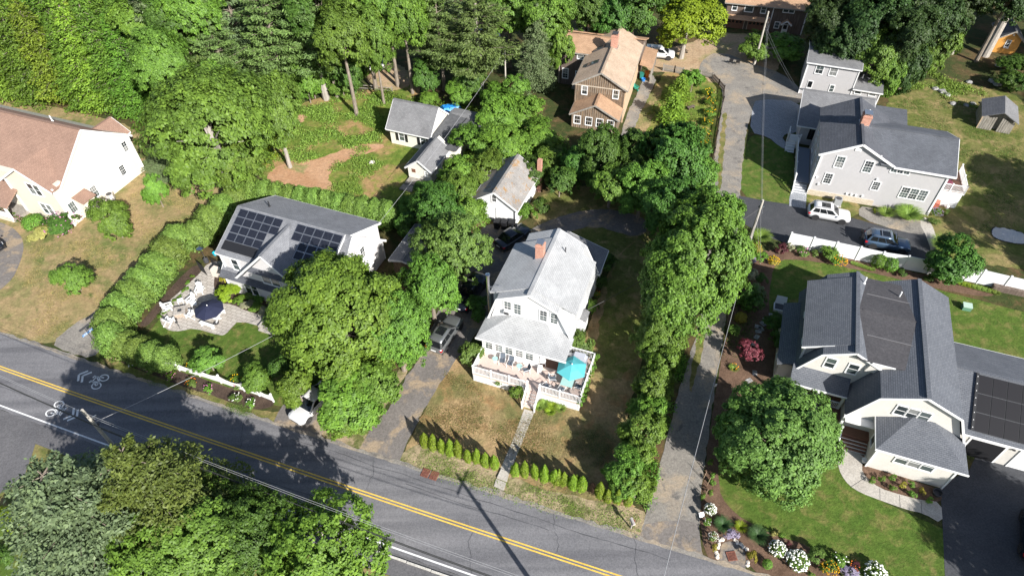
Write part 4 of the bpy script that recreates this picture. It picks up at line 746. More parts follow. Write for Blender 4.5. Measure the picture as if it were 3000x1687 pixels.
# side wing at the far left
part('wall', MB().box(-8.0,-6.8,6.4,13.6,0,2.6), M['stucco'], H); part('roof', MB().slab([(-8.3,6.1,2.7),(-6.6,6.1,3.4),(-6.6,13.9,3.4),(-8.3,13.9,2.7)], .12), M['sh_h10'], H); window(H, -8.0, 8.5, .9, .8, 1.4, 'l', 1, 1); window(H, -8.0, 11.2, .9, .8, 1.4, 'l', 1, 1)
# garage wing
part('wall', MB().extr([(4.0,0),(13.4,0),(13.4,2.9),(8.75,5.0),(4.0,2.95)], 'u', 6.0, 15), M['stucco'], H); roof_u(H, 3.7, 3.0, 8.75, 5.2, 13.8, 3.0, 5.2, 15.3, M['sh_h10'])
dg = Vector((0, 5.05, 2.2)).normalized(); panels(H, (7.0,4.05,3.16), (1,0,0), dg, 7, 3, 1.07, 1.62, mat='cell_black', frame='black'); part('panel_skirt', MB().slab([(6.78,4.0,3.32),(6.98,4.0,3.32),(6.98,8.5,5.28),(6.78,8.5,5.28)], .05), M['black'], H)
for i in range(8): a = .25+i*.62; part('panel_clip', MB().box(6.84,6.9,4.0+a*.917-.03,4.0+a*.917+.03,3.3+a*.4,3.36+a*.4), M['white'], H)
def gdoor(u0, u1, opened):
    part('door_frame', MB().box(u0-.14,u0,3.93,4.02,0,2.35).box(u1,u1+.14,3.93,4.02,0,2.35).box(u0-.14,u1+.14,3.92,4.02,2.35,2.5), M['white'], H)
    part('black_opening_sheet' if opened else 'garage_door', MB().box(u0,u1,3.97,4.01,.02,2.35), M['black'] if opened else M['vinyl'], H)  # when opened, a black sheet stands for the dark inside
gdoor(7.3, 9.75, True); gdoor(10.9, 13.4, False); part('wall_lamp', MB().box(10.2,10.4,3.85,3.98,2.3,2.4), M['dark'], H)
# ---------------------------------------------------------------- sheds and cabin
H = hs('plank_shed', 'weathered open plank shed with dark roof at the right edge', (67.12, 74.33), 25, 'shed')
part('roof', MB().slab([(-4.2,-.3,2.0),(-1.9,-.3,3.0),(-1.6,4.6,3.0),(-4.0,4.6,2.0)], .1), M['sh_charcoal'], H); part('roof', MB().slab([(-1.9,-.3,3.0),(.3,-.3,1.8),(.5,4.6,1.8),(-1.6,4.6,3.0)], .1), M['sh_grey'], H)
part('wall', MB().extr([(-3.9,0),(0,0),(0,1.75),(-1.9,2.85),(-3.9,1.95)], 'v', .6, 4.4), M['plank_grey'], H)
for i in range(14):
    if i not in (6, 7): part('plank', MB().box(-3.9+i*.28,-3.68+i*.28,.0,.05,.05,1.6+.08*min(i, 13-i)), M['plank_grey'], H)
part('corner_post', MB().box(-4.0,-3.9,0,.12,0,1.9), M['wood_raw'], H)
H = hs('orange_cabin', 'orange wooden cabin behind a leaning tree trunk at the top right', (76.96, 97.49), 20, 'cabin')
part('wall', MB().extr([(0,0),(3.1,0),(3.1,2.3),(1.7,3.5),(0,2.4)], 'v', .05, 5), M['orange_wood'], H); roof_v(H, -.3, 2.4, 1.7, 3.75, 3.5, 2.3, -.25, 5.3, M['sh_charcoal'], fascia='plank_grey')
window(H, 1.5, .05, 1.1, .55, 1.0, 'f', 2, 2, glass='darkglass'); part('flower_box', MB().box(1.15,1.85,-.15,.05,.9,1.08), M['white'], H); part('lamp', MB().box(1.6,1.8,-.05,.06,2.9,3.1), M['white'], H)
H = hs('low_grey_shed', 'low shed with a worn grey roof between the solar house and the big tree', (-12.4, 51.3), 21.9, 'shed')
roof_v(H, 0, 2.3, 1.6, 2.75, 4.2, 2.2, -1.6, 4.6, M['sh_grey'], .1, True); part('wall', MB().box(.3,3.9,-1.3,4.3,0,2.15), M['wood_brown'], H)
for q in ((2.5,.4),(3.0,-.5),(2.2,1.6)): part('patch', MB().slab([(q[0],q[1],2.58),(q[0]+.3,q[1],2.53),(q[0]+.3,q[1]+.25,2.53),(q[0],q[1]+.25,2.58)], .01), M['metal'], H)
H = hs('grey_pine_house', 'grey roofed house half hidden by the pines at the top', (-5, 118), 20)
part('wall', MB().extr([(0,0),(7,0),(7,3),(3.5,5),(0,3)], 'u', 0, 9), M['sd_pale'], H); roof_u(H, -.3, 3, 3.5, 5.2, 7.3, 3, -.3, 9.3, M['sh_grey']); window(H, 3, 0, 1, .9, 1.3, units=2)
# ================================================================== vehicles
def carpaint(name, c, metal=.3, rough=.28):
    m = plain(name, c, rough, metal, .5); b = m.node_tree.nodes['Principled BSDF']; b.inputs['Coat Weight'].default_value = .7; b.inputs['Coat Roughness'].default_value = .06; return m
M['tyre'] = plain('tyre_rubber', (.018,.018,.019), .85); M['rim'] = plain('alloy_rim', (.45,.46,.47), .3, .8); M['lamp'] = plain('headlamp_glass', (.6,.62,.65), .1, .2); M['tail'] = plain('tail_lamp', (.45,.015,.02), .2); M['plastic'] = plain('black_trim', (.03,.03,.032), .5)
WHEEL = {}
def wheelmesh(r):
    if r not in WHEEL:
        ty = MB().lathe([(r*.62,-.11),(r*.95,-.115),(r,-.08),(r,.08),(r*.95,.115),(r*.62,.11)], 20, ax='y').mesh('tyre', True)
        rm = MB().lathe([(r*.62,-.1),(r*.64,.1),(r*.5,.085),(r*.12,.07)], 20, ax='y')
        for k in range(5):
            a = 2*math.pi*k/5; rm.bar((r*.1*math.cos(a), .1, r*.1*math.sin(a)), (r*.62*math.cos(a), .1, r*.62*math.sin(a)), .07, .03, (0,1,0))
        WHEEL[r] = (ty, rm.mesh('rim'))
    return WHEEL[r]
def car(name, label, cat, xy, heading, paint, kind='suv', L=4.65, W=1.86, Hh=1.68, rails=False, sunroof=False, z=.045):
    t = thing(name, label, cat, (xy[0], xy[1], z), heading); hw = W/2; wr = .36 if kind != 'sedan' else .33
    belt = Hh*.60; hood = Hh*.585 if kind != 'sedan' else Hh*.62
    # body: rings along the length, x forward
    X = [(-.5,.80,.48,belt*.90),(-.485,.93,.34,belt*.98),(-.44,.985,.26,belt),(-.32,1,.24,belt),(0,1,.24,belt*.985),(.2,1,.24,belt*.97),(.3,1,.24,hood),(.40,.97,.25,hood*.965),(.46,.90,.30,hood*.90),(.49,.80,.36,hood*.80),(.5,.68,.42,hood*.70)]
    if kind == 'pickup': X = [(-.5,.93,.5,belt*.97),(-.49,.97,.36,belt),(-.3,1,.3,belt),(0,1,.3,belt),(.2,1,.3,belt*.98),(.3,1,.3,hood*1.02),(.42,.97,.3,hood),(.48,.9,.34,hood*.93),(.5,.82,.42,hood*.85)]
    vs = []; n = 12
    for (fx, k, zl, zt) in X:
        w = hw*k; zm = zl+(zt-zl)*.55; half = [(w*.78, zl), (w*.96, zl+.07), (w, zm), (w*.985, zm+(zt-zm)*.55), (w*.93, zt-.02), (w*.62, zt+.025)]
        vs += [(fx*L, y, zz) for y, zz in half]+[(fx*L, -y, zz) for y, zz in half[::-1]]
    fs = [tuple(range(n-1, -1, -1)), tuple(range((len(X)-1)*n, len(X)*n))]
    for i in range(len(X)-1): fs += [(i*n+k, i*n+(k+1) % n, (i+1)*n+(k+1) % n, (i+1)*n+k) for k in range(n)]
    b = part('body', MB().add(vs, fs), paint, t, True)
    part('sill', MB().box(-L*.46, L*.46, -hw*.94, hw*.94, .2, .36), M['plastic'], t)
    # cabin
    if kind == 'suv': c = (-.47, -.40, .04, .215)
    elif kind == 'van': c = (-.48, -.44, .12, .30)
    elif kind == 'sedan': c = (-.36, -.20, .05, .23)
    else: c = (-.14, -.10, .10, .235)
    x0, x1, x2, x3 = [q*L for q in c]; wb, wt = hw*.9, hw*.74; zb, zt = belt-.03, Hh-.03
    cv = [(x0,wb,zb),(x3,wb,zb),(x3,-wb,zb),(x0,-wb,zb),(x1,wt,zt),(x2,wt,zt),(x2,-wt,zt),(x1,-wt,zt)]
    part('cabin', MB().add(cv, [(0,1,5,4),(2,3,7,6),(1,2,6,5),(3,0,4,7),(4,5,6,7),(0,3,2,1)]), paint, t)
    rf = MB(); m5 = 5; rv = []
    for i in range(m5):
        f = i/(m5-1); xx = x1-.06+(x2-x1+.1)*f; e = .03*math.sin(math.pi*f)
        rv += [(xx, y*wt*1.03, zt+.012+e+.045*(1-(y)**2)) for y in (-1,-.6,0,.6,1)]
    rf.add(rv+[(q[0], q[1], q[2]-.05) for q in rv], [(i*5+k, (i+1)*5+k, (i+1)*5+k+1, i*5+k+1) for i in range(m5-1) for k in range(4)]+[(i*5, 25+i*5, 25+(i+1)*5, (i+1)*5) for i in range(4)]+[(i*5+4, (i+1)*5+4, 25+(i+1)*5+4, 25+i*5+4) for i in range(4)]+[(k, k+1, 26+k, 25+k) for k in range(4)]+[(20+k, 45+k, 46+k, 21+k) for k in range(4)])
    part('roof', rf, paint, t, True)
    def pane(nm, q, s=.86, o=.012, d=None):
        q = [Vector(p) for p in q]; cc = sum(q, Vector())/len(q); nn = (q[1]-q[0]).cross(q[2]-q[0]).normalized()
        if nn.dot(cc-Vector(((x0+x3)/2, 0, zb))) < 0: q = q[::-1]; nn = -nn
        part(nm, MB().slab([cc+(p-cc)*s+nn*o for p in q], .02), M['darkglass'], t)
    pane('windscreen', [cv[1], cv[2], cv[6], cv[5]], .9); pane('rear_window', [cv[0], cv[3], cv[7], cv[4]], .84)
    for sgn in (1, -1):
        lo = lambda f: Vector((x0+(x3-x0)*f, sgn*wb, zb)); hi = lambda f: Vector((x1+(x2-x1)*f, sgn*wt, zt))
        cuts = [.06,.33,.62,.93] if kind in ('suv','van') else ([.08,.5,.92] if kind == 'sedan' else [.08,.5,.9])
        for a, e in zip(cuts[:-1], cuts[1:]): pane('side_window', [lo(a+.012).lerp(hi(a+.012), .16), lo(e-.012).lerp(hi(e-.012), .16), lo(e-.012).lerp(hi(e-.012), .9), lo(a+.012).lerp(hi(a+.012), .9)], 1.0)
        part('mirror', MB().box(x3-.22, x3-.08, sgn*(hw+.02)-.0, sgn*(hw+.02)+sgn*.16, belt, belt+.13) if sgn > 0 else MB().box(x3-.22, x3-.08, -hw-.18, -hw-.02, belt, belt+.13), paint, t)
        part('headlight', MB().slab([(L*.475, sgn*hw*.88, hood*.80), (L*.475, sgn*hw*.50, hood*.76), (L*.43, sgn*hw*.55, hood*.93), (L*.41, sgn*hw*.94, hood*.92)][::sgn], .06, (.25,0,.2)), M['lamp'], t)
        part('taillight', MB().box(-L*.498, -L*.44, min(sgn*hw*.66, sgn*hw*.965), max(sgn*hw*.66, sgn*hw*.965), belt*.74, belt*.93), M['tail'], t)
        if rails: part('roof_rail', MB().bar((x1+.15, sgn*wt*.92, zt+.12), (x2-.1, sgn*wt*.92, zt+.12), .04, .05), M['metal'], t)
        for fx in (-.305, .315):
            ty, rm = wheelmesh(wr); w_ = mobj('wheel', ty, M['tyre'], t, (fx*L, sgn*(hw-.115), wr), 0 if sgn > 0 else math.pi); mobj('rim', rm, M['rim'], w_)
            part('wheel_arch', MB().lathe([(wr*1.16,-.03),(wr*1.16,.012),(wr*.9,.012)], 20, (fx*L, sgn*(hw-.012), wr), 'y'), M['plastic'], t)
    part('grille', MB().box(L*.485, L*.503, -hw*.5, hw*.5, hood*.52, hood*.66), M['plastic'], t); part('number_plate', MB().box(-L*.507, -L*.499, -.26, .26, belt*.62, belt*.75), M['white'], t)
    if sunroof: part('sunroof', MB().box(x1+(x2-x1)*.38, x1+(x2-x1)*.86, -wt*.62, wt*.62, zt+.06, zt+.088), M['darkglass'], t)
    return t
def head(a, b): A, B = gp(*a), gp(*b); return math.atan2(B.y-A.y, B.x-A.x)
def at(x, y, dx=0, dy=0): p = gp(x, y); return (p.x+dx, p.y+dy)
PW, PS, PB, PK = carpaint('white_paint_car', (.62,.62,.625), 0), carpaint('silver_paint', (.22,.23,.235), .6), carpaint('steel_blue_paint', (.085,.14,.22), .5), carpaint('black_blue_paint', (.012,.016,.026), .4)
hd = head((2375,646), (2447,659)); A = gp(2411, 652); car('parked_suv', 'white SUV on the black driveway below the grey house', 'car', (A.x+.85*math.sin(-hd)*-1*-1+.5, A.y+.86), hd, PW, Hh=1.62, rails=True, sunroof=True)
t = car('parked_suv', 'blue SUV with roof rails and a rear bike rack behind the white fence', 'car', at(2592, 722), hd, PB, L=4.75, Hh=1.66, rails=True, sunroof=True)
for x in (-.9, 0, .5): part('roof_bar', MB().box(x-.03, x+.03, -.62, .62, 1.72, 1.76), M['metal'], t)
part('bike_rack', MB().box(-2.75,-2.68,-.5,.5,.9,1.0).box(-2.9,-2.4,-.05,.05,.5,.58).box(-2.75,-2.68,-.04,.04,.5,1.5).box(-2.85,-2.6,-.5,-.42,.95,1.4).box(-2.85,-2.6,.42,.5,.95,1.4), M['black'], t)
car('parked_suv', 'silver SUV seen from behind on the worn driveway', 'car', at(1306, 990), head((1270,1040), (1335,945)), PS, L=4.7, sunroof=True)
car('pickup_truck', 'black pickup truck in the shade ahead of the silver SUV', 'truck', at(1378, 868), head((1345,915), (1415,810)), PK, 'pickup', 5.4, 1.95, 1.85)
car('parked_car', 'dark car in the shade behind the white house', 'car', at(1503, 705), head((1475,730), (1535,690)), PK, 'sedan', 4.6, 1.82, 1.45)
car('parked_car', 'white car nosing out from under the maples by the road', 'car', at(920, 1190), head((940,1172), (885,1230)), PW, 'sedan', 4.6, 1.82, 1.5)
car('minivan', 'white estate car beside the carport and the lime maple', 'car', at(1930, 168), head((1890,172), (1970,180)), PW, 'van', 4.8, 1.85, 1.65)
car('parked_car', 'white car under the trees by the clearing', 'car', at(1090, 205), head((1130,198), (1050,212)), PW, 'sedan', 4.5, 1.8, 1.45); car('parked_car', 'dark car hidden beneath the pines at the top', 'car', at(1425, 118), head((1390,120), (1460,116)), PB, 'suv')
car('parked_car', 'dark car cut by the left edge on the cream house driveway', 'car', at(-28, 722), head((-60,690), (10,740)), PK, 'sedan'); car('parked_car', 'black car cut by the right edge on the driveway', 'car', at(3022, 1580), head((3020,1660), (3024,1500)), PK, 'suv')
# ================================================================== vegetation
def np_mesh(name, V, F, tint):
    me = bpy.data.meshes.new(name); nv, nf, k = len(V), len(F), F.shape[1]
    me.vertices.add(nv); me.vertices.foreach_set('co', V.astype(np.float32).ravel())
    me.loops.add(nf*k); me.loops.foreach_set('vertex_index', F.astype(np.int32).ravel())
    me.polygons.add(nf); me.polygons.foreach_set('loop_start', np.arange(0, nf*k, k, dtype=np.int32))
    a = me.attributes.new('tint', 'FLOAT', 'POINT'); a.data.foreach_set('value', tint.astype(np.float32))
    me.update(calc_edges=True); return me
def unit(a): return a/np.maximum(np.linalg.norm(a, axis=1, keepdims=True), 1e-9)
def leaves(name, C, N, S, asp, tint, r, dirs=None, fold=.25):
    """one four-cornered, slightly cupped leaf per centre"""
    n = len(C); N = unit(N); T = r.normal(size=(n, 3)) if dirs is None else dirs
    T = unit(T-N*np.sum(T*N, 1, keepdims=True)); B = np.cross(N, T); S = S[:, None]
    V = np.empty((n, 4, 3)); V[:, 0] = C-T*S; V[:, 1] = C-B*S*asp+N*S*fold; V[:, 2] = C+T*S; V[:, 3] = C+B*S*asp+N*S*fold*.6
    return np_mesh(name, V.reshape(-1, 3), np.arange(4*n).reshape(n, 4), np.repeat(tint, 4))
def sph(r, n): return unit(r.normal(size=(n, 3)))
PROTO = {}
def deci(key, seed, Rr, Rz, lobes, tufts, per, leaf, rt, open_=.0, flat=.7, droop=0, lr=(.30, .46), lq=(.45, .78)):
    r = np.random.default_rng(seed)
    # boughs: balls spread through an egg-shaped volume, top heavier
    L = []
    for i in range(lobes):
        d = sph(r, 1)[0]; d[2] = d[2]*.8+.12; q = r.uniform(*lq)
        if lobes > 30:                                   # evenly filled crown
            zz = 1-2*(i+.5)/lobes; d = unit((np.array([math.sqrt(1-zz*zz)*math.cos(2.4*i), math.sqrt(1-zz*zz)*math.sin(2.4*i), zz])+r.normal(size=3)*.12)[None])[0]
        L.append((d*np.array([Rr, Rr, Rz])*q, r.uniform(*lr)))
    L.append((np.array([0, 0, Rz*.35]), .5))
    C = []; N = []; T = []
    for i in range(tufts):
        c, lr = L[r.integers(len(L))]; d = sph(r, 1)[0]
        if r.random() < .75: d[2] = abs(d[2])
        s = np.array([Rr, Rr, Rz])*lr; p = c+d*s*r.uniform(.8, 1.05)
        e = np.linalg.norm(p/np.array([Rr, Rr, Rz]))
        if e < .5 and r.random() < .6: continue
        if e > 1.05: p = p/e*1.03
        if open_ and r.random() < open_: continue
        out = unit((p/np.array([Rr, Rr, Rz]))[None])[0]; k = max(6, int(per*r.uniform(.6, 1.4))); rr = rt*r.uniform(.7, 1.3)
        q = sph(r, k)*(r.random((k, 1))**.5)*rr; q[:, 2] *= flat; q[:, 2] -= droop*np.linalg.norm(q[:, :2], axis=1)
        C.append(p+q); N.append(np.tile(out*.75+np.array([0, 0, .45]), (k, 1))+q/rr*.45+r.normal(size=(k, 3))*.3); T.append(np.clip(r.uniform(.25, .75)+r.normal(size=k)*.17, 0, 1))
    C = np.concatenate(C); N = np.concatenate(N); T = np.concatenate(T)
    me = leaves(key, C, N, leaf*r.uniform(.65, 1.25, len(C)), .62, T, r); PROTO[key] = (me, Rr, Rz, [l[0] for l in L]); return me
def conifer(key, seed, Hh, Rr, tiers, br, per, nl, nw, up=.1, shape=1.0, z0=.12, kind='pine', spread=.3, jit=.5):
    """whorls of boughs carrying needle sprays, plus the boughs' own wood"""
    r = np.random.default_rng(seed); C = []; N = []; D = []; T = []; wood = MB()
    for t in range(tiers):
        f = (t+r.uniform(0, .6))/tiers; z = Hh*(z0+(1-z0)*f); env = Rr*(1-f)**shape*(1 if f > .12 else .8)+.15
        nb = max(3, int(br*(1-f*.45)))
        for b in range(nb):
            a = 2*math.pi*(b+r.uniform(-.35, .35))/nb+t*1.3; l = env*r.uniform(.5, 1.16); ca, sa = math.cos(a), math.sin(a)
            sag = up*l if kind == 'pine' else -.18*l
            if l > 1.0 and Hh > 6: wood.tube([(0, 0, z), (ca*l*.5, sa*l*.5, z+sag*.45), (ca*l*.92, sa*l*.92, z+sag)], [.05, .035, .012], 3, False)
            k = max(16, int(per*l)); tt = r.uniform(.28 if kind == 'pine' else .12, 1.02, k); side = r.normal(size=k)*spread*l*(1.1-tt*.55)*(.6 if kind == 'pine' else .8)
            p = np.stack([ca*l*tt-sa*side, sa*l*tt+ca*side, z+sag*tt**1.5+r.normal(size=k)*.12+(0 if kind == 'pine' else -np.abs(side)*.35)], 1)
            C.append(p); T.append(np.clip(r.uniform(.3, .7)+r.normal(size=k)*.2+(tt-.6)*.25, 0, 1))
            N.append(np.tile([ca*.25, sa*.25, 1.0], (k, 1))+r.normal(size=(k, 3))*.45); D.append(np.stack([ca+r.normal(size=k)*jit-sa*side/l, sa+r.normal(size=k)*jit+ca*side/l, np.full(k, .15)], 1))
    C = np.concatenate(C); n = len(C)
    me = leaves(key, C, np.concatenate(N), nl*r.uniform(.7, 1.3, n), nw, np.concatenate(T), r, np.concatenate(D), .15)
    PROTO[key] = (me, Rr, Hh, wood.mesh(key+'_boughs')); return me
def dense(key, seed, Rr, Rz, n, leaf, asp=.5, top=1.0, bumps=.1, vert=False):
    """clipped or naturally tight shrub: leaf skin over a lumpy egg, filled a little below the skin"""
    r = np.random.default_rng(seed); d = sph(r, n); d[:, 2] = np.where(d[:, 2] < -.6, -d[:, 2], d[:, 2])
    ph = r.uniform(0, 6.3, 6); az = np.arctan2(d[:, 1], d[:, 0])
    lump = 1+bumps*(np.sin(3*az+ph[0]+4*d[:, 2])+np.sin(5*az+ph[1]-6*d[:, 2])*.7+np.sin(9*d[:, 2]+ph[2]+2*az)*.6)
    taper = (1-np.clip(d[:, 2], 0, 1)**2*(1-top)*.6)[:, None]; q = d*np.array([Rr, Rr, Rz])*lump[:, None]*r.uniform(.78, 1.03, (n, 1)); q[:, :2] *= taper
    N = d*np.array([1/Rr, 1/Rr, 1/Rz])*Rr+np.array([0, 0, .35])+r.normal(size=(n, 3))*.4
    dirs = np.tile([0, 0, 1.0], (n, 1))+r.normal(size=(n, 3))*.45+d*.5 if vert else None
    me = leaves(key, q, N, leaf*r.uniform(.6, 1.3, n), asp, np.clip(.5+.25*np.sin(7*az+ph[3]+5*d[:, 2])*.6+r.normal(size=n)*.2, 0, 1), r, dirs); PROTO[key] = (me, Rr, Rz, []); return me
def fountain(key, seed, Rr, Hh, n, w, arch=.6):
    """ornamental grass: arching blades from one crown"""
    r = np.random.default_rng(seed); V = []; F = []; T = []
    for i in range(n):
        a = r.uniform(0, 6.283); l = r.uniform(.55, 1); ca, sa = math.cos(a), math.sin(a); b = r.uniform(0, .25)*Rr; pr = []
        for t in (0, .45, .8, 1.0):
            rad = b+Rr*l*t**1.5*r.uniform(.85, 1.1); z = Hh*l*(1.55*t-arch*1.5*t*t) if True else 0; pr.append((ca*rad, sa*rad, max(z, .02)))
        k = len(V)
        for j, p in enumerate(pr): ww = w*(1-.28*j); V += [(p[0]-sa*ww, p[1]+ca*ww, p[2]), (p[0]+sa*ww, p[1]-ca*ww, p[2])]
        F += [(k+2*j, k+2*j+1, k+2*j+3, k+2*j+2) for j in range(3)]; T += [r.uniform(.2, .9)]*8
    me = np_mesh(key, np.array(V), np.array(F), np.array(T)); PROTO[key] = (me, Rr, Hh, []); return me
def blobs(key, seed, Rr, Rz, n, s, zmin=-.1):
    """flower heads: little eight-sided balls over a dome"""
    r = np.random.default_rng(seed); d = sph(r, n*3); d = d[d[:, 2] > zmin][:n]; q = d*np.array([Rr, Rr, Rz])*r.uniform(.93, 1.06, (len(d), 1))
    o = np.array([[1,0,0],[0,1,0],[-1,0,0],[0,-1,0],[0,0,1],[0,0,-1]]); f = np.array([[0,1,4],[1,2,4],[2,3,4],[3,0,4],[1,0,5],[2,1,5],[3,2,5],[0,3,5]])
    S = s*r.uniform(.6, 1.2, len(d)); V = (q[:, None]+o[None]*S[:, None, None]).reshape(-1, 3); F = (f[None]+6*np.arange(len(d))[:, None, None]).reshape(-1, 3)
    me = np_mesh(key, V, F, np.repeat(r.random(len(d)), 6)); PROTO[key] = (me, Rr, Rz, []); return me
for k in range(3): deci('big%d' % k, 11+k, 5, 4.6, 18, 820, 48, .165, .55)
for k in range(2): deci('fine%d' % k, 21+k, 5.5, 5, 24, 1250, 52, .13, .46, flat=.6)
for k in range(2): deci('globe%d' % k, 25+k, 5.2, 4.9, 46, 2300, 46, .125, .42, flat=.65, lr=(.20, .30), lq=(.62, .82))
for k in range(2): deci('airy%d' % k, 31+k, 5, 4.2, 18, 800, 46, .14, .46, .2, .6, .3)
for k in range(3): deci('mid%d' % k, 41+k, 3, 2.8, 11, 430, 44, .14, .38)
for k in range(3): deci('bush%d' % k, 51+k, 1.2, 1.1, 7, 120, 34, .085, .22)
for k in range(2): deci('tuft%d' % k, 57+k, .55, .5, 5, 46, 26, .055, .13)
deci('acer', 61, 1.4, 1.3, 9, 130, 26, .085, .24, .15, .45, .3)
for k in range(2): conifer('pine%d' % k, 71+k, 16, 5.2, 16, 8, 62, .21, .30, .16, .62, .26)
for k in range(3): conifer('hemlock%d' % k, 81+k, 17, 3.9, 26, 10, 48, .18, .42, 0, .75, .06, 'hem', .34)
for k in range(2): conifer('spruce%d' % k, 91+k, 13, 4.9, 24, 12, 70, .15, .36, 0, .8, .04, 'hem', .26)
for k, nm in enumerate(('bspruce', 'bspruce1')): conifer(nm, 95+k, 13, 5.4, 19, 14, 130, .115, .5, .02, .55, .03, 'pine', .34, 1.5)
conifer('cedar', 99, 4, 1.3, 14, 9, 60, .13, .4, .2, .75, .03, 'hem', .4)
for k in range(3): dense('hedge%d' % k, 101+k, 1.2, 1.7, 5600, .09, .42, .4, .06, True)
for k in range(2): dense('arb%d' % k, 111+k, .36, 1.28, 2400, .06, .4, -.35, .05, True)
for k in range(2): dense('ball%d' % k, 121+k, .6, .5, 1500, .055, .5, 1, .05)
for k in range(2): dense('tight%d' % k, 125+k, 2.0, 2.3, 8500, .115, .55, .8, .1)
for k in range(2): fountain('grass%d' % k, 131+k, 1.0, .95, 900, .016)
fountain('lily', 141, .55, .5, 220, .024, .55)
blobs('heads', 151, .62, .52, 130, .075); blobs('specks', 152, 1.15, 1.05, 60, .06, -.2); blobs('lilyheads', 153, .42, .48, 16, .05, .4); blobs('yellowheads', 154, .6, .5, 90, .055)
LM = dict(maple=leafmat('maple_leaf', (.094,.185,.036), .45), maple_y=leafmat('yellow_green_maple_leaf', (.105,.205,.036), .4, .5), lime=leafmat('lime_leaf', (.155,.235,.02), .35, .4), dark=leafmat('dark_leaf', (.055,.125,.027), .45), thick=leafmat('thicket_leaf', (.10,.205,.036), .45, .4), deep=leafmat('shade_dark_leaf', (.04,.078,.02), .45),  # maple_y: yellower leaf; deep: the wood's shade is put into the leaf colour
    pear=leafmat('pear_leaf', (.095,.175,.048), .4, .2), olive=leafmat('olive_leaf', (.09,.16,.042), .4, .3), pine=leafmat('pine_needle', (.10,.165,.062), .45, 0, .25), bluepine=leafmat('blue_needle', (.12,.185,.105), .4, 0, .25), hem=leafmat('hemlock_spray', (.088,.185,.032), .5, .4, .25), hemy=leafmat('yellow_green_hemlock_spray', (.135,.235,.036), .45, .5, .25), blue=leafmat('blue_spruce_needle', (.092,.135,.085), .4, 0, .2),  # hemy: a yellower hemlock, in its own colour
    moss=leafmat('yellow_spruce_needle', (.082,.132,.036), .4, .3, .2), hedge=leafmat('hedge_spray', (.118,.205,.052), .4, .3), arb=leafmat('golden_arborvitae', (.135,.225,.022), .4, .4), red=leafmat('red_maple_leaf', (.22,.05,.06), .4, 0), purple=leafmat('barberry_leaf', (.10,.03,.04), .45, 0), silver=leafmat('silver_leaf', (.27,.30,.24), .3, 0), vari=leafmat('variegated_leaf', (.28,.30,.12), .35, .3),
    grass=leafmat('grass_blade', (.15,.24,.055), .4, .2), grassd=leafmat('blue_grass_blade', (.05,.115,.05), .4), straw=leafmat('straw', (.32,.26,.11), .35), gold=leafmat('gold_foliage', (.30,.27,.04), .35), lav=leafmat('lavender_spike', (.30,.27,.38), .3, 0), white=leafmat('white_blossom', (.74,.74,.70), .12, 0, .1), pink=leafmat('pink_blossom', (.55,.22,.38), .3, 0, .1), orange=leafmat('orange_blossom', (.70,.22,.02), .3, 0, .1), yellow=leafmat('yellow_blossom', (.72,.42,.01), .2, 0, .1), dead=leafmat('dead_spray', (.20,.12,.08), .3))
def tree(name, label, px, py, rpx, hc, rz, key, mat, group=None, bark='bark', rot=None, tr=None, xy=None, R_=None, limbs=True, lean=(0, 0)):
    c = gp(px, py, hc) if xy is None else Vector((xy[0], xy[1], hc)); rr = rpx*mpp(px, py, hc) if R_ is None else R_
    me, pR, pz, lob = PROTO[key]; rot = random.uniform(0, 6.28) if rot is None else rot
    t = thing(name, label, 'tree', (c.x-lean[0], c.y-lean[1], 0), 0, group)
    o = mobj('crown', me, LM[mat], t, (lean[0], lean[1], hc), rot, (rr/pR, rr/pR, rz/pz))
    w = tr or max(.07, rr*.055); mb = MB(); ln = Vector((lean[0], lean[1], 0)); top = hc+rz*.35
    mb.tube([(0,0,-.1), ln*.3+Vector((.05*rr*.3,0,hc*.4)), ln+Vector((0,0,hc)), ln+Vector((0,0,top))], [w*1.35, w, w*.65, w*.25], 8)
    if limbs:
        cr, sr = math.cos(rot), math.sin(rot)
        for l in lob:
            e = Vector(((l[0]*cr-l[1]*sr)*rr/pR, (l[0]*sr+l[1]*cr)*rr/pR, l[2]*rz/pz))*1.0; s = Vector((0,0,min(0, e.z*.4)-rz*.25)); mb.tube([ln+Vector((0,0,hc))+s, ln+Vector((0,0,hc))+s.lerp(e, .5)+Vector((0,0,.1*rr)), ln+Vector((0,0,hc))+e], [w*.34, w*.18, w*.05], 5, False)
    part('trunk', mb, M[bark], t); return t
def evergreen(name, label, px, py, Hh, Rr, key, mat, group=None, base=True, bark='bark', xy=None, trunk=None):
    """px, py: picture point of the foot (base) or of the tip"""
    c = (gp(px, py) if base else gp(px, py, Hh)) if xy is None else Vector((xy[0], xy[1], 0)); me, pR, pH, wd = PROTO[key]; rot = random.uniform(0, 6.28)
    t = thing(name, label, 'tree', (c.x, c.y, 0), rot, group)
    o = mobj('crown', me, LM[mat], t, (0,0,0), 0, (Rr/pR, Rr/pR, Hh/pH)); tag(mobj('boughs', wd, M['bark'], t, (0,0,0), 0, (Rr/pR, Rr/pR, Hh/pH)), kind='stuff') if len(wd.vertices) else None
    w = trunk or Hh*.016; part('trunk', MB().tube([(0,0,-.1), (w*.4,0,Hh*.3), (-w*.3,w*.3,Hh*.6), (0,0,Hh*.99)], [w*1.25, w, w*.6, w*.1], 8), M[bark], t); return t
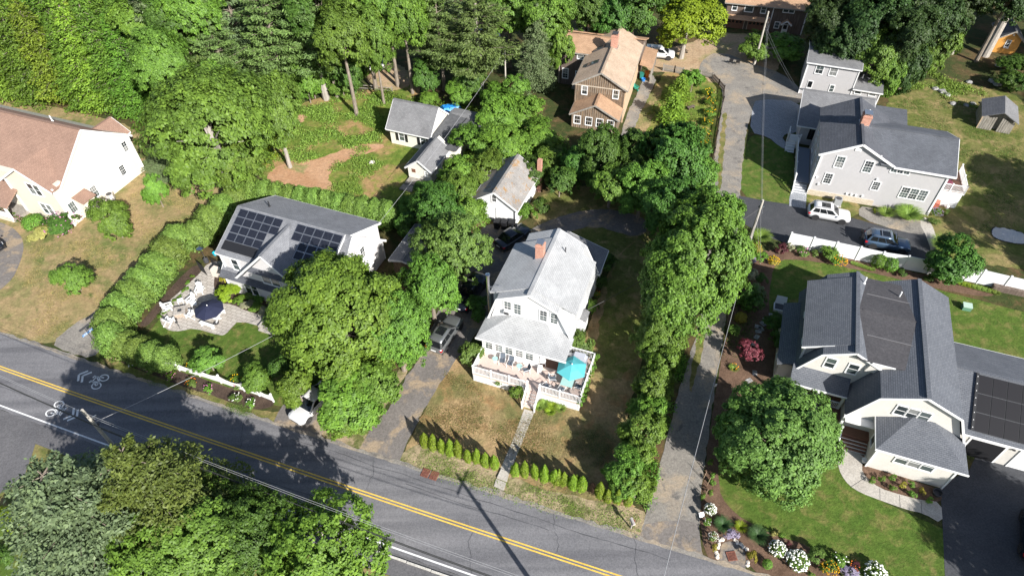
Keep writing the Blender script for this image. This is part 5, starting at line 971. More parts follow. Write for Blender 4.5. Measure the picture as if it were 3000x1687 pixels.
def shrub(name, label, px, py, rpx, hc, rz, key, mat, group=None, cat='shrub', heads=None, headmat=None, R_=None, hs_=1.0):
    c = gp(px, py, hc); rr = rpx*mpp(px, py, hc) if R_ is None else R_; me, pR, pz, _ = PROTO[key]
    sc = (rr/pR, rr/pR, rz/pz)
    if heads:
        t = thing(name, label, cat, (c.x, c.y, 0), random.uniform(0, 6.28), group); mobj('foliage', me, LM[mat], t, (0,0,hc), 0, sc)
        hm, hR, hz, _ = PROTO[heads]; q = mobj('blossoms', hm, LM[headmat], t, (0,0,hc), 0, (rr/hR*hs_, rr/hR*hs_, rz/hz*hs_)); tag(q, kind='stuff'); return t
    o = mobj(name, me, LM[mat], None, (c.x, c.y, hc), random.uniform(0, 6.28), sc); return tag(o, label, cat, group)
def clump(name, label, px, py, rpx, key, mat, group=None, heads=None, headmat=None, cat='grass', hmul=1.0):
    c = gp(px, py); rr = rpx*mpp(px, py); me, pR, pH, _ = PROTO[key]; s = rr/pR
    if heads:
        t = thing(name, label, cat, (c.x, c.y, 0), random.uniform(0, 6.28), group); mobj('foliage', me, LM[mat], t, (0,0,.0), 0, s); hm, hR, hz, _ = PROTO[heads]; tag(mobj('blossoms', hm, LM[headmat], t, (0,0,rr*.35), 0, (rr/hR*.95,)*3), kind='stuff'); return t
    return tag(mobj(name, me, LM[mat], None, (c.x, c.y, 0), random.uniform(0, 6.28), (s, s, s*hmul)), label, cat, group)
# ---- the near trees along the bottom edge
evergreen('blue_spruce', 'broad blue spruce at the bottom left beside the road', 105, 1375, 15.5, 7.0, 'bspruce', 'blue', base=False)
evergreen('green_spruce', 'yellow green spruce between the blue spruce and the roadside maple', 345, 1310, 15, 5.8, 'bspruce1', 'moss', base=False)
tree('roadside_maple', 'large bright green maple right of the spruces at the bottom edge', 545, 1600, 205, 6, 4.4, 'fine0', 'maple')
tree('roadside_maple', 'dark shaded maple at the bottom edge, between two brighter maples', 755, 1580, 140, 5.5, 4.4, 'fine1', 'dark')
tree('roadside_maple', 'airy young maple at the bottom edge whose twigs reach over the road', 945, 1610, 190, 5.5, 3.8, 'airy0', 'maple_y', bark='bark_pale')
shrub('lime_shrub', 'lime green shrub left of the blue spruce at the bottom left edge', 30, 1520, 45, .9, 1.0, 'bush0', 'lime')
shrub('clipped_shrub', 'dark rounded shrub on the lawn in the bottom left corner', 15, 1630, 30, .8, .9, 'bush1', 'dark')
# ---- in front of and beside the solar house
tree('yard_maple', 'big yellow green maple in front of the solar house', 995, 925, 200, 6.8, 6.0, 'globe0', 'maple_y', rot=2.2, bark='bark_pale')
tree('yard_maple', 'darker green maple right of the big yellow green one', 1160, 975, 112, 5.5, 5, 'fine1', 'maple')
tree('yard_tree', 'low leafy tree at the front of the maples, above the white car', 1010, 1165, 120, 3.2, 2.9, 'mid0', 'thick'); tree('yard_tree', 'small leafy tree overhanging the silver car driveway', 1100, 1125, 78, 3, 2.6, 'mid1', 'maple'); tree('yard_tree', 'small tree at the roadside end of the maples', 1020, 1215, 75, 2, 1.9, 'mid2', 'thick'); tree('yard_tree', 'small tree beside the picket fence end', 870, 1140, 60, 3, 2.4, 'mid1', 'maple_y')
tree('yard_tree', 'olive green tree over the dark pickup truck', 1330, 720, 125, 5, 4.4, 'airy1', 'olive'); tree('yard_tree', 'dark tree left of the white garage', 1290, 640, 90, 4.5, 3.8, 'big1', 'dark'); tree('yard_tree', 'leafy tree between the solar house and the driveway', 1260, 850, 95, 4.5, 4, 'big0', 'maple'); tree('yard_tree', 'small tree in front of the white garage', 1370, 625, 60, 3.2, 2.6, 'mid2', 'thick')
for i, (x, y, r) in enumerate([(690,585,46),(655,615,48),(617,650,50),(580,690,46),(523,705,58),(492,745,60),(458,787,62),(425,828,62),(390,868,62),(357,908,62),(330,950,60),(328,992,52)]): shrub('hedge_arborvitae', ORD[i]+' arborvitae from the back in the tall hedge left of the patio', x, y, r*random.uniform(.86, .95), 1.7, random.uniform(1.95, 2.15), 'hedge%d' % (i % 3), 'hedge', 'tall arborvitae hedge left of the patio')
for i, (x, y, r) in enumerate([(365,1010,48),(405,1025,46),(445,1040,44),(485,1050,42)]): shrub('hedge_arborvitae', ORD[i]+' arborvitae from the lane in the hedge behind the picket fence', x, y, r, 1.3, 1.5, 'hedge%d' % (i % 3), 'hedge', 'hedge behind the picket fence')
for i, x in enumerate(range(742, 1170, 36)): shrub('hedge_arborvitae', ORD[i]+' shrub from the left in the hedge behind the solar house', x, 566+(x-742)*.165, 44, 1.6, random.uniform(1.85, 2.05), 'hedge%d' % (i % 3), 'hedge', 'hedge behind the solar house')
tree('fence_tree', 'small round tree behind the middle of the picket fence', 608, 1052, 52, 1.7, 1.6, 'mid0', 'maple', tr=.06); tree('fence_tree', 'small round tree behind the right part of the picket fence', 752, 1108, 46, 1.6, 1.5, 'mid1', 'maple', tr=.06); tree('fence_tree', 'small tree in the shade at the right end of the picket fence', 835, 1080, 50, 2, 1.8, 'mid2', 'dark', tr=.07)
shrub('lime_shrub', 'lime green shrub beside the patio', 662, 858, 40, .8, .9, 'bush0', 'lime'); shrub('gold_shrub', 'golden shrub at the solar house corner', 660, 815, 18, .6, .7, 'bush1', 'gold')
for i, (x, y, r, m) in enumerate([(700,880,22,'thick'),(725,893,22,'silver'),(752,900,22,'thick'),(778,912,20,'silver'),(735,868,20,'olive'),(762,880,20,'maple')]): shrub('garden_plant', ['leafy','silvery','broad leaved','grey green','olive','bright green'][i]+' plant in the bed in front of the solar house', x, y, r, .4, .45, 'bush%d' % (i % 3), m, 'plants in front of the solar house')
for i, (x, y, m) in enumerate([(345,1048,'pink'),(395,1066,'white'),(440,1080,'pink'),(500,1102,'pink'),(560,1122,'orange'),(610,1140,'pink'),(690,1165,'white'),(735,1182,'white'),(560,1075,'yellow'),(690,1112,'yellow'),(700,1125,'pink'),(470,1075,'white')]): shrub('flower_clump', {'pink':'pink','white':'white','orange':'orange','yellow':'yellow'}[m]+' flower clump, '+ORD[i]+' along the picket fence bed', x, y, 20, .3, .35, 'tuft%d' % (i % 2), 'thick' if i % 2 else 'olive', 'flower clumps along the picket fence', 'flowers', 'lilyheads', m)
for i in range(10): t = i/9; shrub('ground_cover', 'low green ground cover plant, '+ORD[i]+' along the mulch beside the patio', 470+95*t+random.uniform(-5,5), 930-115*t+random.uniform(-6,6), 9, .12, .15, 'tuft%d' % (i % 2), 'thick', 'ground cover beside the patio', 'plant')
# ---- cream house lot
tree('lawn_tree', 'oval tree on the dry lawn beside the cream house', 330, 645, 60, 2.6, 2.9, 'mid1', 'maple', tr=.07); tree('lawn_tree', 'small round tree alone on the dry lawn near the driveway', 210, 812, 56, 2, 1.9, 'mid2', 'maple', tr=.07)
shrub('hydrangea', 'pink flowering shrub at the cream house corner', 186, 655, 52, 1.1, 1.3, 'bush0', 'dark', None, 'shrub', 'specks', 'pink'); shrub('variegated_shrub', 'pale yellow variegated shrub beside the pink flowering shrub', 122, 682, 38, .7, .8, 'bush1', 'vari'); shrub('rounded_shrub', 'green rounded shrub by the cream house porch', 98, 652, 30, .8, .9, 'ball0', 'thick')
for i in range(5): shrub('flower_clump', ORD[i]+' pink flower clump from the left in front of the cream house porch', 8+i*14, 618+i*7, 12, .3, .4, 'tuft%d' % (i % 2), 'olive', 'porch flowers', 'flowers', 'lilyheads', 'pink')
evergreen('young_spruce', 'low blue green spruce below the big maple', 500, 512, 5.2, 3.4, 'spruce0', 'bluepine'); tree('young_tree', 'narrow young tree between the cream house and the spruce', 455, 560, 38, 2.4, 2.6, 'mid0', 'thick', tr=.06)
tree('giant_maple', 'giant maple with pale bare branches behind the cream house', 620, 400, 200, 9.5, 8, 'fine1', 'maple', bark='bark_pale', rot=.6, tr=.6); tree('maple', 'maple right of the giant maple with a pale trunk', 800, 330, 95, 8, 5.5, 'big2', 'maple', bark='bark_pale'); tree('maple', 'dense maple below the giant maple', 690, 480, 95, 5, 4.2, 'big0', 'maple')
evergreen('white_pine', 'tall blue green pine rising behind the giant maple', 560, 330, 19, 5, 'pine0', 'bluepine'); evergreen('white_pine', 'tall pine with bare lower trunk at the clearing edge', 957, 292, 20, 6, 'pine1', 'pine', bark='bark_pale', trunk=.42); evergreen('white_pine', 'pine left of the bare trunked pine', 850, 300, 19, 5.5, 'pine0', 'pine'); evergreen('white_pine', 'pine behind the white car by the woods', 1010, 240, 14, 3.6, 'pine1', 'pine')
for i, (x, y, h, r, m) in enumerate([(640,300,20,5.2,'pine'),(745,240,20,5.5,'bluepine'),(700,330,17,4.6,'pine'),(845,190,20,5.5,'pine'),(930,200,20,5,'bluepine'),(600,200,20,5,'pine'),(680,150,20,5.5,'bluepine')]): evergreen('white_pine', ORD[i]+' feathery pine from the cottage leftwards in the woods behind the giant maple', x, y, h, r, 'pine%d' % (i % 2), m, 'pines in the woods')
for i, x in enumerate([-30,30,92,150,210,268,325,378,430]): evergreen('hemlock', ORD[i]+' hemlock from the left in the front row of the evergreen wall', x+random.uniform(-8,8), 270+x*.15+random.uniform(-5,5), 15+random.uniform(-2,3), 4.0, 'hemlock%d' % (i % 3), 'hemy' if i in (1,4,6) else 'hem', 'front row of the evergreen wall')
for i, x in enumerate([-90,-35,20,75,130,185,240,300,350,405,455]): evergreen('hemlock', ORD[i]+' hemlock from the left in the middle row of the evergreen wall', x+random.uniform(-8,8), 175+x*.15+random.uniform(-9,9), 17+random.uniform(-2,2), 4.3, 'hemlock%d' % ((i+1) % 3), 'hemy' if i in (3,7) else 'hem', 'middle of the evergreen wall')
for i, x in enumerate([-130,-70,-10,50,110,170,230,290,345,400,455]): evergreen('hemlock', ORD[i]+' hemlock from the left in the back row of the evergreen wall', x, 80+x*.12+random.uniform(-9,9), 16, 4.3, 'hemlock%d' % ((i+2) % 3), 'hem', 'back of the evergreen wall')
for i, (x, y, r, h, k, m) in enumerate([(480,190,95,11,'big0','maple'),(430,70,100,12,'big1','maple_y'),(520,60,90,13,'big2','dark'),(1000,120,95,11,'big0','maple'),(1060,30,100,12,'big2','maple_y'),(930,30,100,13,'big1','dark'),(1095,130,62,9,'big1','maple')]): tree('forest_maple', ['bright','yellow green','dark','tall','yellowish','shaded','twin trunked'][i]+' broadleaf tree in the woods at the top left', x, y, r, h, 5, k, m, 'woods at the top left')
evergreen('white_pine', 'big white pine left of the brown house, trunk at the meadow edge', 1408, 278, 18, 6.2, 'pine0', 'pine', bark='bark_pale', trunk=.4); evergreen('white_pine', 'slim white pine left of the big white pine', 1302, 266, 16, 4.2, 'pine1', 'pine', trunk=.22); evergreen('white_pine', 'white pine at the top edge above the cottage', 1290, 170, 18, 5.5, 'pine1', 'bluepine'); evergreen('white_pine', 'pine at the top edge over the hidden grey house', 1430, 120, 16, 5, 'pine0', 'pine'); evergreen('fir', 'blue green fir left of the brown house', 1570, 255, 12.5, 3.6, 'spruce1', 'bluepine')
for i, (x, y, r, h, k, m) in enumerate([(1600,60,85,9,'big1','maple'),(1490,30,90,9,'big2','maple'),(1720,25,85,8,'big0','dark'),(1800,60,70,7,'big2','dark'),(1860,20,95,9,'big1','dark'),(1640,150,45,5,'mid0','thick'),(1780,85,50,5,'mid1','maple')]): tree('forest_maple', ['leafy','top edge','shaded','dark','broad dark','small bright','small'][i]+' broadleaf tree behind the brown house', x, y, r, h, 4.5, k, m, 'trees behind the brown house')
tree('lime_maple', 'bright yellow green maple beside the white van', 2015, 62, 118, 6, 4.6, 'big0', 'lime', bark='bark_pale')
for i, (x, y, r, h, k, m) in enumerate([(2420,60,85,8,'big1','deep'),(2490,20,90,9,'big0','deep'),(2470,130,80,6,'big2','deep'),(2560,70,95,9,'big1','deep'),(2560,170,80,5,'big0','maple'),(2640,30,90,10,'big2','deep'),(2650,120,85,8,'big1','deep'),(2730,60,90,9,'big0','deep'),(2800,10,95,10,'big1','deep'),(2880,-30,90,10,'big2','deep'),(2740,150,60,4,'mid0','maple'),(2660,200,60,3.5,'mid1','deep'),(2600,225,45,3,'mid2','maple'),(2960,-10,90,10,'big0','deep')]): tree('wood_tree', ['','slender ','broad ','tall ','pale ','deep ','dense ','wide ','high ','far ','small ','low ','short ','corner '][i]+'broadleaf tree in the shady wood at the top right', x, y, r, h, 4.6, k, m, 'shady wood at the top right', bark='bark_pale' if i % 3 == 0 else 'bark')
tk = thing('leaning_tree', 'leaning pale tree trunk in front of the orange cabin', 'tree', tuple(gp(2885,165)), 0); part('trunk', MB().tube([(0,0,-.2),(1.0,1.2,4),(2.0,2.4,8),(3.0,3.4,13),(3.6,4,17)], [.62,.5,.45,.36,.2], 10), M['bark_pale'], tk); mobj('crown', PROTO['big1'][0], LM['dark'], tk, (3.6,4,16), .4, 1.1)
for i, (x, y, r) in enumerate([(2985,200,60),(2960,235,45),(2990,250,40)]): shrub('dark_shrub', ['tall','middle','low'][i]+' dark shrub below the orange cabin at the right edge', x, y, r, 1.5, 1.6, 'bush%d' % i, 'dark', 'shrubs below the cabin')
tree('yard_shrub_tree', 'round leafy tree in front of the dark brown house, left of the pole', 2210, 135, 58, 2.2, 2.1, 'mid0', 'maple', tr=.1); tree('yard_shrub_tree', 'round leafy tree in front of the dark brown house, right of the pole', 2300, 140, 62, 2.0, 2.0, 'mid1', 'thick', tr=.1)
for i, (x, y, r, h, m) in enumerate([(735,300,55,3,'maple'),(775,345,40,2,'thick'),(790,265,55,3.4,'dark'),(850,255,50,2.6,'maple'),(900,262,45,2.2,'thick'),(905,215,60,4,'maple'),(1000,245,45,2,'maple'),(1020,205,60,4,'dark'),(760,400,40,1.6,'thick'),(765,440,34,1.4,'lime'),(1060,150,55,5,'maple'),(640,270,80,6,'maple'),(1240,225,50,3,'dark'),(1345,275,45,2,'thick'),(1450,285,45,2.2,'thick'),(1500,265,50,2.6,'maple'),(1375,225,60,3.4,'dark'),(1250,290,36,1.3,'thick')]): tree('understorey_tree', ORD[i]+' small understorey tree from the left along the wood edge above the clearing', x, y, r, h, h*.9, 'mid%d' % (i % 3), m, 'understorey along the wood edge', tr=.07)
for i, (x, y, r, h) in enumerate([(560,40,95,14),(1130,20,90,12),(1180,60,80,11),(1220,10,90,12)]): tree('forest_maple', ORD[i]+' tree crown from the left along the top edge of the woods', x, y, r, h, 5, 'big%d' % (i % 3), 'maple' if i % 2 else 'hem', 'crowns along the top edge')
# ---- thicket and trees in the middle
for i, (x, y, r, h, z, k, m) in enumerate([(1455,330,80,3,2.8,'mid0','thick'),(1530,330,75,2.6,2.4,'mid1','thick'),(1480,420,85,3,2.8,'mid2','thick'),(1390,420,70,2.6,2.4,'mid0','maple'),(1575,400,65,2.2,2,'mid1','thick'),(1420,500,70,2.6,2.4,'mid2','maple'),(1340,500,60,2.4,2.2,'mid0','thick'),(1350,560,60,2.6,2.4,'mid1','maple'),(1255,560,45,1.6,1.5,'mid2','dark'),(1600,470,60,2,1.9,'mid0','maple'),(1560,505,50,2.2,2,'mid1','dark'),(1640,530,60,2.4,2.2,'mid2','dark'),(1215,610,50,2.2,2,'mid0','maple'),(1190,660,40,2,1.8,'mid1','dark')]): tree('thicket_tree', ORD[i]+' leafy small tree from the pines down through the thicket left of the white garage', x, y, r, h, z, k, m, 'thicket behind the white garage', tr=.07)
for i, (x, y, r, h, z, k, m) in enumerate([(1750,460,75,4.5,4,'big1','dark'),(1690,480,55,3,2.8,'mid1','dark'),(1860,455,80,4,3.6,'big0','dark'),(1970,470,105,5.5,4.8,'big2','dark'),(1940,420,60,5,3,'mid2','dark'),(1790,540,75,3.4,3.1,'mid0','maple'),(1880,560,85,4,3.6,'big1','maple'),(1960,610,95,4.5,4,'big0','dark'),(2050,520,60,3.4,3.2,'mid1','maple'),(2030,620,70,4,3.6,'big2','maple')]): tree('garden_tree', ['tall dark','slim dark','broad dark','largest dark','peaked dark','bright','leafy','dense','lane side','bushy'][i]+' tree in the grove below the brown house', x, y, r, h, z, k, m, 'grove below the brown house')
shrub('white_blossom_tree', 'shrub with creamy white blossom at the edge of the grove', 1960, 545, 26, 3.6, 1.3, 'bush0', 'maple', None, 'shrub', 'specks', 'white')
part('stem', MB().tube([(0,0,-.1),(.1,0,1.5),(0,.1,3.4)], [.09,.07,.03], 6), M['bark'], bpy.data.objects['white_blossom_tree'])
evergreen('cedar', 'yellow green cedar right of the brown house', 1965, 360, 4.6, 2.2, 'cedar', 'hemy'); evergreen('cedar', 'taller cedar nearer the picket gate', 1985, 300, 4.4, 2.0, 'cedar', 'hemy'); tree('garden_tree', 'leafy small tree by the picket fence above the garden', 2030, 235, 42, 2, 1.8, 'mid0', 'thick', tr=.07)
for i, (x, y) in enumerate([(2085,300),(2080,330),(2075,360),(2068,390),(2062,420),(2055,448),(2078,275)]): shrub('garden_plant', ORD[i]+' yellow flowered plant along the garden fence', x, y, 20, .5, .6, 'bush%d' % (i % 3), 'thick', 'plants along the garden fence', 'plant', 'lilyheads', 'yellow')
tree('lane_maple', 'large maple overhanging the lane', 2032, 780, 162, 7.2, 6.6, 'globe0', 'maple', rot=4.0); tree('lane_maple', 'upper maple on the lane beside the utility pole', 2078, 680, 100, 5, 4.8, 'big1', 'maple'); tree('lane_maple', 'lower maple on the lane', 1985, 905, 112, 5, 4.8, 'big2', 'maple')
for i, (x, y, r, h, k, m) in enumerate([(1945,1000,80,3.6,'big0','maple'),(1960,1075,62,3,'mid0','thick'),(1925,1135,66,2.4,'mid1','maple'),(1908,1205,64,2.0,'mid2','thick'),(1888,1268,74,2.6,'mid0','maple'),(1878,1330,62,1.8,'mid1','thick'),(1855,1385,74,2.2,'mid2','maple'),(1880,1425,60,1.8,'mid0','thick'),(1840,1430,50,1.5,'mid1','maple')]): tree('hedgerow_tree', ORD[i]+' tree from the maples down the hedgerow between lawn and lane', x-14, y, r, h, h*.95, k, m, 'hedgerow beside the lane', tr=.08)
tree('pear_tree', 'broad round tree in front of the twin gambrel house', 2272, 1285, 182, 5, 4.6, 'globe1', 'pear', rot=1.0)
tree('red_maple', 'dark red japanese maple in the shaded bed', 2198, 1022, 40, 1.8, 1.2, 'acer', 'red', tr=.05); tree('fence_tree', 'dark green tree over the white vinyl fence', 2795, 765, 82, 2.6, 2.5, 'mid1', 'dark', tr=.07)
tree('off_frame_oak', 'oak whose shadow falls on the right hand driveway', 0, 0, 0, 7.5, 5.5, 'big0', 'maple', xy=(45, 9.5), R_=6); tree('off_frame_oak', 'oak beyond the right edge shading the grey house lawn', 0, 0, 0, 8, 5.5, 'big1', 'maple', xy=(66, 42), R_=6.5); tree('off_frame_oak', 'oak beyond the right edge beside the fence', 0, 0, 0, 8, 5, 'big2', 'maple', xy=(72, 50), R_=6)
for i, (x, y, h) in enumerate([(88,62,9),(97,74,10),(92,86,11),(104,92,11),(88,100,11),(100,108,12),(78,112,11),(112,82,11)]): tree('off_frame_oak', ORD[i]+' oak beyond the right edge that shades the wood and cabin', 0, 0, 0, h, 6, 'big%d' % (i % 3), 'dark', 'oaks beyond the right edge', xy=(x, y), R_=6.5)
# ---- white house planting
shrub('rounded_shrub', 'olive shrub beside the silver car at the deck corner', 1374, 1035, 42, 1.3, 1.4, 'bush0', 'olive'); shrub('rounded_shrub', 'olive shrub right of the white house below the roof edge', 1700, 1005, 44, 1.3, 1.3, 'bush1', 'olive'); shrub('deck_shrub', 'green shrub in front of the deck left of the stairs', 1508, 1152, 27, .6, .8, 'bush2', 'thick'); shrub('deck_shrub', 'trailing green plant on the deck lattice', 1465, 1118, 16, .7, .4, 'tuft0', 'thick')
for i, (x, y) in enumerate([(1595,1185),(1618,1192),(1642,1200),(1612,1208),(1580,1195)]): clump('daylily', ORD[i]+' lily clump in front of the deck right of the stairs', x, y, 18, 'lily', 'lime' if i % 2 else 'grass', 'lilies in front of the deck', cat='plant')
for i in range(9): shrub('climbing_vine', ORD[i]+' patch of vine from the front along the right side of the deck', 1702+i*5.2, 1180-i*17, 13, .9, .6, 'tuft%d' % (i % 2), 'thick', 'vine along the deck', 'plant')
shrub('gold_shrub', 'yellow green shrub under the right wall of the white house', 1738, 900, 22, .9, 1.2, 'bush0', 'thick'); shrub('wall_shrub', 'dark shrub by the right rear wall of the white house', 1775, 770, 32, .9, 1, 'bush1', 'dark'); shrub('wall_shrub', 'dark shrub along the right wall of the white house', 1755, 830, 24, .8, .9, 'bush2', 'dark'); clump('daylily', 'orange flowering lily clump under the right wall of the white house', 1750, 868, 13, 'lily', 'grass', None, 'lilyheads', 'orange', 'plant')
shrub('wall_vine', 'leafy vine climbing the right wall of the white garage', 1548, 625, 30, 1.1, 1.3, 'bush0', 'thick'); shrub('wall_vine', 'dark shrub behind the vine on the white garage', 1585, 605, 30, 1.0, 1.1, 'bush1', 'dark'); shrub('deck_side_shrub', 'dark shrub between the silver car and the white house wall', 1405, 900, 40, 1.2, 1.3, 'bush2', 'dark')
AR = [(1248,1311),(1273,1321),(1297,1330),(1322,1338),(1345,1342),(1372,1355),(1398,1361),(1423,1367),(1450,1377)]; AR2 = [(25,690),(95,705),(170,720),(240,740),(310,752),(340,758),(385,770),(455,798),(485,780),(520,810),(655,862),(715,893),(785,905),(865,925)]
for i, (x, y) in enumerate(AR): c = gp(x, y); s = random.uniform(.82, 1.12); tag(mobj('arborvitae', PROTO['arb%d' % (i % 2)][0], LM['arb'], None, (c.x, c.y, 1.2*s), (random.gauss(0, .05), random.gauss(0, .05), random.uniform(0, 6)), (random.uniform(.95, 1.22), random.uniform(.95, 1.22), s)), ORD[i]+' golden arborvitae from the driveway, left of the front walk', 'shrub', 'arborvitae row left of the front walk')
for i, (a, b) in enumerate(AR2): c = gp(1500+a*.3878, 1125+b*.3878); s = random.uniform(.75, 1.12); tag(mobj('arborvitae', PROTO['arb%d' % (i % 2)][0], LM['arb'], None, (c.x, c.y, 1.2*s), (random.gauss(0, .05), random.gauss(0, .05), random.uniform(0, 6)), (random.uniform(.95, 1.22), random.uniform(.95, 1.22), s)), ORD[i]+' golden arborvitae from the front walk, right of the walk', 'shrub', 'arborvitae row right of the front walk')
c = gp(1733, 1437); tag(mobj('arborvitae', PROTO['arb0'][0], LM['dead'], None, (c.x, c.y, .6), 0, (.8, .8, .65)), 'dead brown arborvitae stub in the row right of the walk', 'shrub')
# ---- grey house and fence bed
for (x, y, r, k, m, l) in [(2592,632,25,'grass0','grass','smaller fountain grass below the grey house wall'),(2655,640,40,'grass1','grass','large fountain grass below the grey house wall'),(2762,735,44,'grass0','grass','large fountain grass behind the white fence by the path'),(2228,702,30,'grass1','grass','fountain grass at the foot of the utility pole')]: clump('ornamental_grass', l, x, y, r, k, m, 'ornamental grasses', hmul=1.15)
shrub('small_shrub', 'small yellow green shrub left of the fountain grasses', 2562, 618, 9, .3, .35, 'tuft0', 'lime'); shrub('flower_pot_plant', 'purple flowering plant at the grey house corner', 2745, 622, 18, .6, .45, 'tuft1', 'thick', None, 'flowers', 'yellowheads', 'lav'); shrub('small_shrub', 'low shrub in the round bed at the grey house corner', 2733, 648, 18, .3, .35, 'tuft0', 'olive'); shrub('small_shrub', 'shrub right of the red box at the grey house', 2772, 622, 13, .4, .45, 'tuft1', 'maple')
C6 = lambda a, b: (2040+a*.26226, 580+b*.26226); T8 = lambda a, b: (2250+a*.3886, 562+b*.3886)
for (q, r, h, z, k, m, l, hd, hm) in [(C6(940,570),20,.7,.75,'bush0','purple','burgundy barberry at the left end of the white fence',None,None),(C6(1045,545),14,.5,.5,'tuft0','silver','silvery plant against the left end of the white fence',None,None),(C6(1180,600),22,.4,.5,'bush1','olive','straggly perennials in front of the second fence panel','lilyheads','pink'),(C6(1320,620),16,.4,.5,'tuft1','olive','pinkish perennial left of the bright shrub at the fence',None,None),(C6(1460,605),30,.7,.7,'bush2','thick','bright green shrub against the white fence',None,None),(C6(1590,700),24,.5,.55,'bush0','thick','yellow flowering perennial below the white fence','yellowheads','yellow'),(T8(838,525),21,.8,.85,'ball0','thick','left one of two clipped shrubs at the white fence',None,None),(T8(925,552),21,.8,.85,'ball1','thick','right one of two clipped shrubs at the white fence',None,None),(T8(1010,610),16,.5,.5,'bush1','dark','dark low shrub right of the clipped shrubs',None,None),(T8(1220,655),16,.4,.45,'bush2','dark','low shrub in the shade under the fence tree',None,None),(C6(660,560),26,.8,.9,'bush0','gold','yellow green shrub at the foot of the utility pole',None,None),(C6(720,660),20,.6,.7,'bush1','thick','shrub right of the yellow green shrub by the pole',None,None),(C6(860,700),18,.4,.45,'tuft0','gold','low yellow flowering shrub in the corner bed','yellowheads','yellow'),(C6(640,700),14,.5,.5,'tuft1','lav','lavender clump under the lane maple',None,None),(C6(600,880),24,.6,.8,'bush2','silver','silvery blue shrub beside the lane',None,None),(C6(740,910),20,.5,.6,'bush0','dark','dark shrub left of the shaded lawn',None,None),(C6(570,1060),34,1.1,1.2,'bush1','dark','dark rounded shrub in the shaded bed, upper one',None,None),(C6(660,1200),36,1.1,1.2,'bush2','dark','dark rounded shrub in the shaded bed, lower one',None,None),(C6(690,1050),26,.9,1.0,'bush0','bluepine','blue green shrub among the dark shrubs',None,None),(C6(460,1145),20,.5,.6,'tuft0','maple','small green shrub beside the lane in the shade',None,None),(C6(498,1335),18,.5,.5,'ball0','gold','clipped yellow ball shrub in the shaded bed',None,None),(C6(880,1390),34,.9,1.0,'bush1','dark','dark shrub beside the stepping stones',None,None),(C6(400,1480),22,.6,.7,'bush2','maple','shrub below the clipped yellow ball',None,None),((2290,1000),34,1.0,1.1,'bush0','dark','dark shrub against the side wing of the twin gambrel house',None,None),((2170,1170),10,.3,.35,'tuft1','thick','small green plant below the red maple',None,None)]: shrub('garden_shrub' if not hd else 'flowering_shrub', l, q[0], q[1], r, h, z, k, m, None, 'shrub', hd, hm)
for i in range(9): q = T8(640+i*18, 545+i*6); clump('iris_clump', ORD[i]+' strappy leaf clump between the yellow perennial and the clipped shrubs', q[0], q[1], 9, 'lily', 'grass', 'strappy clumps at the fence', cat='plant')
for i in range(8): q = T8(1450+i*38, 700+i*10); clump('iris_clump', ORD[i]+' strappy leaf clump right of the fence tree', q[0], q[1], 12, 'lily', 'lime' if i < 3 else 'grass', 'strappy clumps right of the fence tree', cat='plant')
q = (2148, 1082); clump('daylily', 'orange daylily clump below the red maple', q[0], q[1], 16, 'lily', 'grass', None, 'lilyheads', 'orange', 'plant')
C8 = lambda a, b: (2040+a*.2395, 1340+b*.2395)
for (q, r, l) in [(C8(170,630),17,'white hydrangea beside the lane, next to the small white sign'),(C8(990,1115),24,'white hydrangea left of the biggest white hydrangea'),(C8(1240,1260),31,'biggest white hydrangea in the roadside bed'),(C8(2190,1400),30,'white hydrangea at the right end of the roadside bed')]: shrub('hydrangea', l, q[0], q[1], r, .45, .5, 'ball0', 'maple', 'white hydrangeas', 'shrub', 'heads', 'white', hs_=1.04)
for (q, r, h, z, k, m, l, hd, hm) in [(C8(205,965),15,.4,.45,'tuft0','thick','small white flowered shrub beside the lane apron','yellowheads','white'),(C8(220,1095),13,.4,.45,'tuft1','gold','golden shrub left of the storm drain',None,None),(C8(690,1215),17,.5,.6,'bush0','gold','golden shrub right of the storm drain',None,None),(C8(870,1300),15,.35,.35,'ball1','thick','small clipped green shrub right of the golden one',None,None),(C8(1460,1185),27,.6,.6,'bush1','olive','grey green shrub right of the biggest white hydrangea',None,None),(C8(1630,1345),25,.5,.5,'bush2','maple','yellow flowering shrub in the roadside bed','yellowheads','yellow'),(C8(1760,1245),24,.5,.5,'bush0','thick','green shrub with a few white flowers behind the yellow one','lilyheads','white'),(C8(1930,1330),20,.4,.4,'tuft0','purple','dark red shrub in the roadside bed','lilyheads','orange'),(C8(430,940),24,.3,.35,'tuft1','lav','lavender drift behind the white stones',None,None),(C8(1870,1410),30,.4,.45,'tuft0','lav','lavender drift at the bottom of the roadside bed',None,None),(C8(1125,1055),12,.25,.3,'tuft1','purple','small rust red plant between the white hydrangeas',None,None),(C8(1040,950),11,.3,.35,'tuft0','thick','small bright green shrub above the rust red plant',None,None),(C8(945,935),12,.3,.35,'tuft1','vari','small pale shrub above the left white hydrangea',None,None),(C8(140,790),14,.3,.35,'tuft0','thick','low white speckled plant beside the dark grass','lilyheads','white'),(C8(1400,1430),12,.3,.3,'tuft1','thick','small green plant at the bottom edge of the bed',None,None),(C8(2330,1420),15,.35,.4,'tuft0','thick','green plant right of the last white hydrangea',None,None)]: shrub('garden_shrub' if not hd else 'flowering_shrub', l, q[0], q[1], r, h, z, k, m, None, 'shrub', hd, hm)
for (q, r, k, m, l) in [(C8(320,840),27,'grass0','grassd','dark green fountain grass beside the lane, left one'),(C8(745,970),31,'grass1','grassd','dark green fountain grass in the roadside bed, right one'),(C8(535,860),20,'lily','lime','lime grass clump between the two dark fountain grasses')]: clump('ornamental_grass', l, q[0], q[1], r, k, m, None, hmul=1.1)
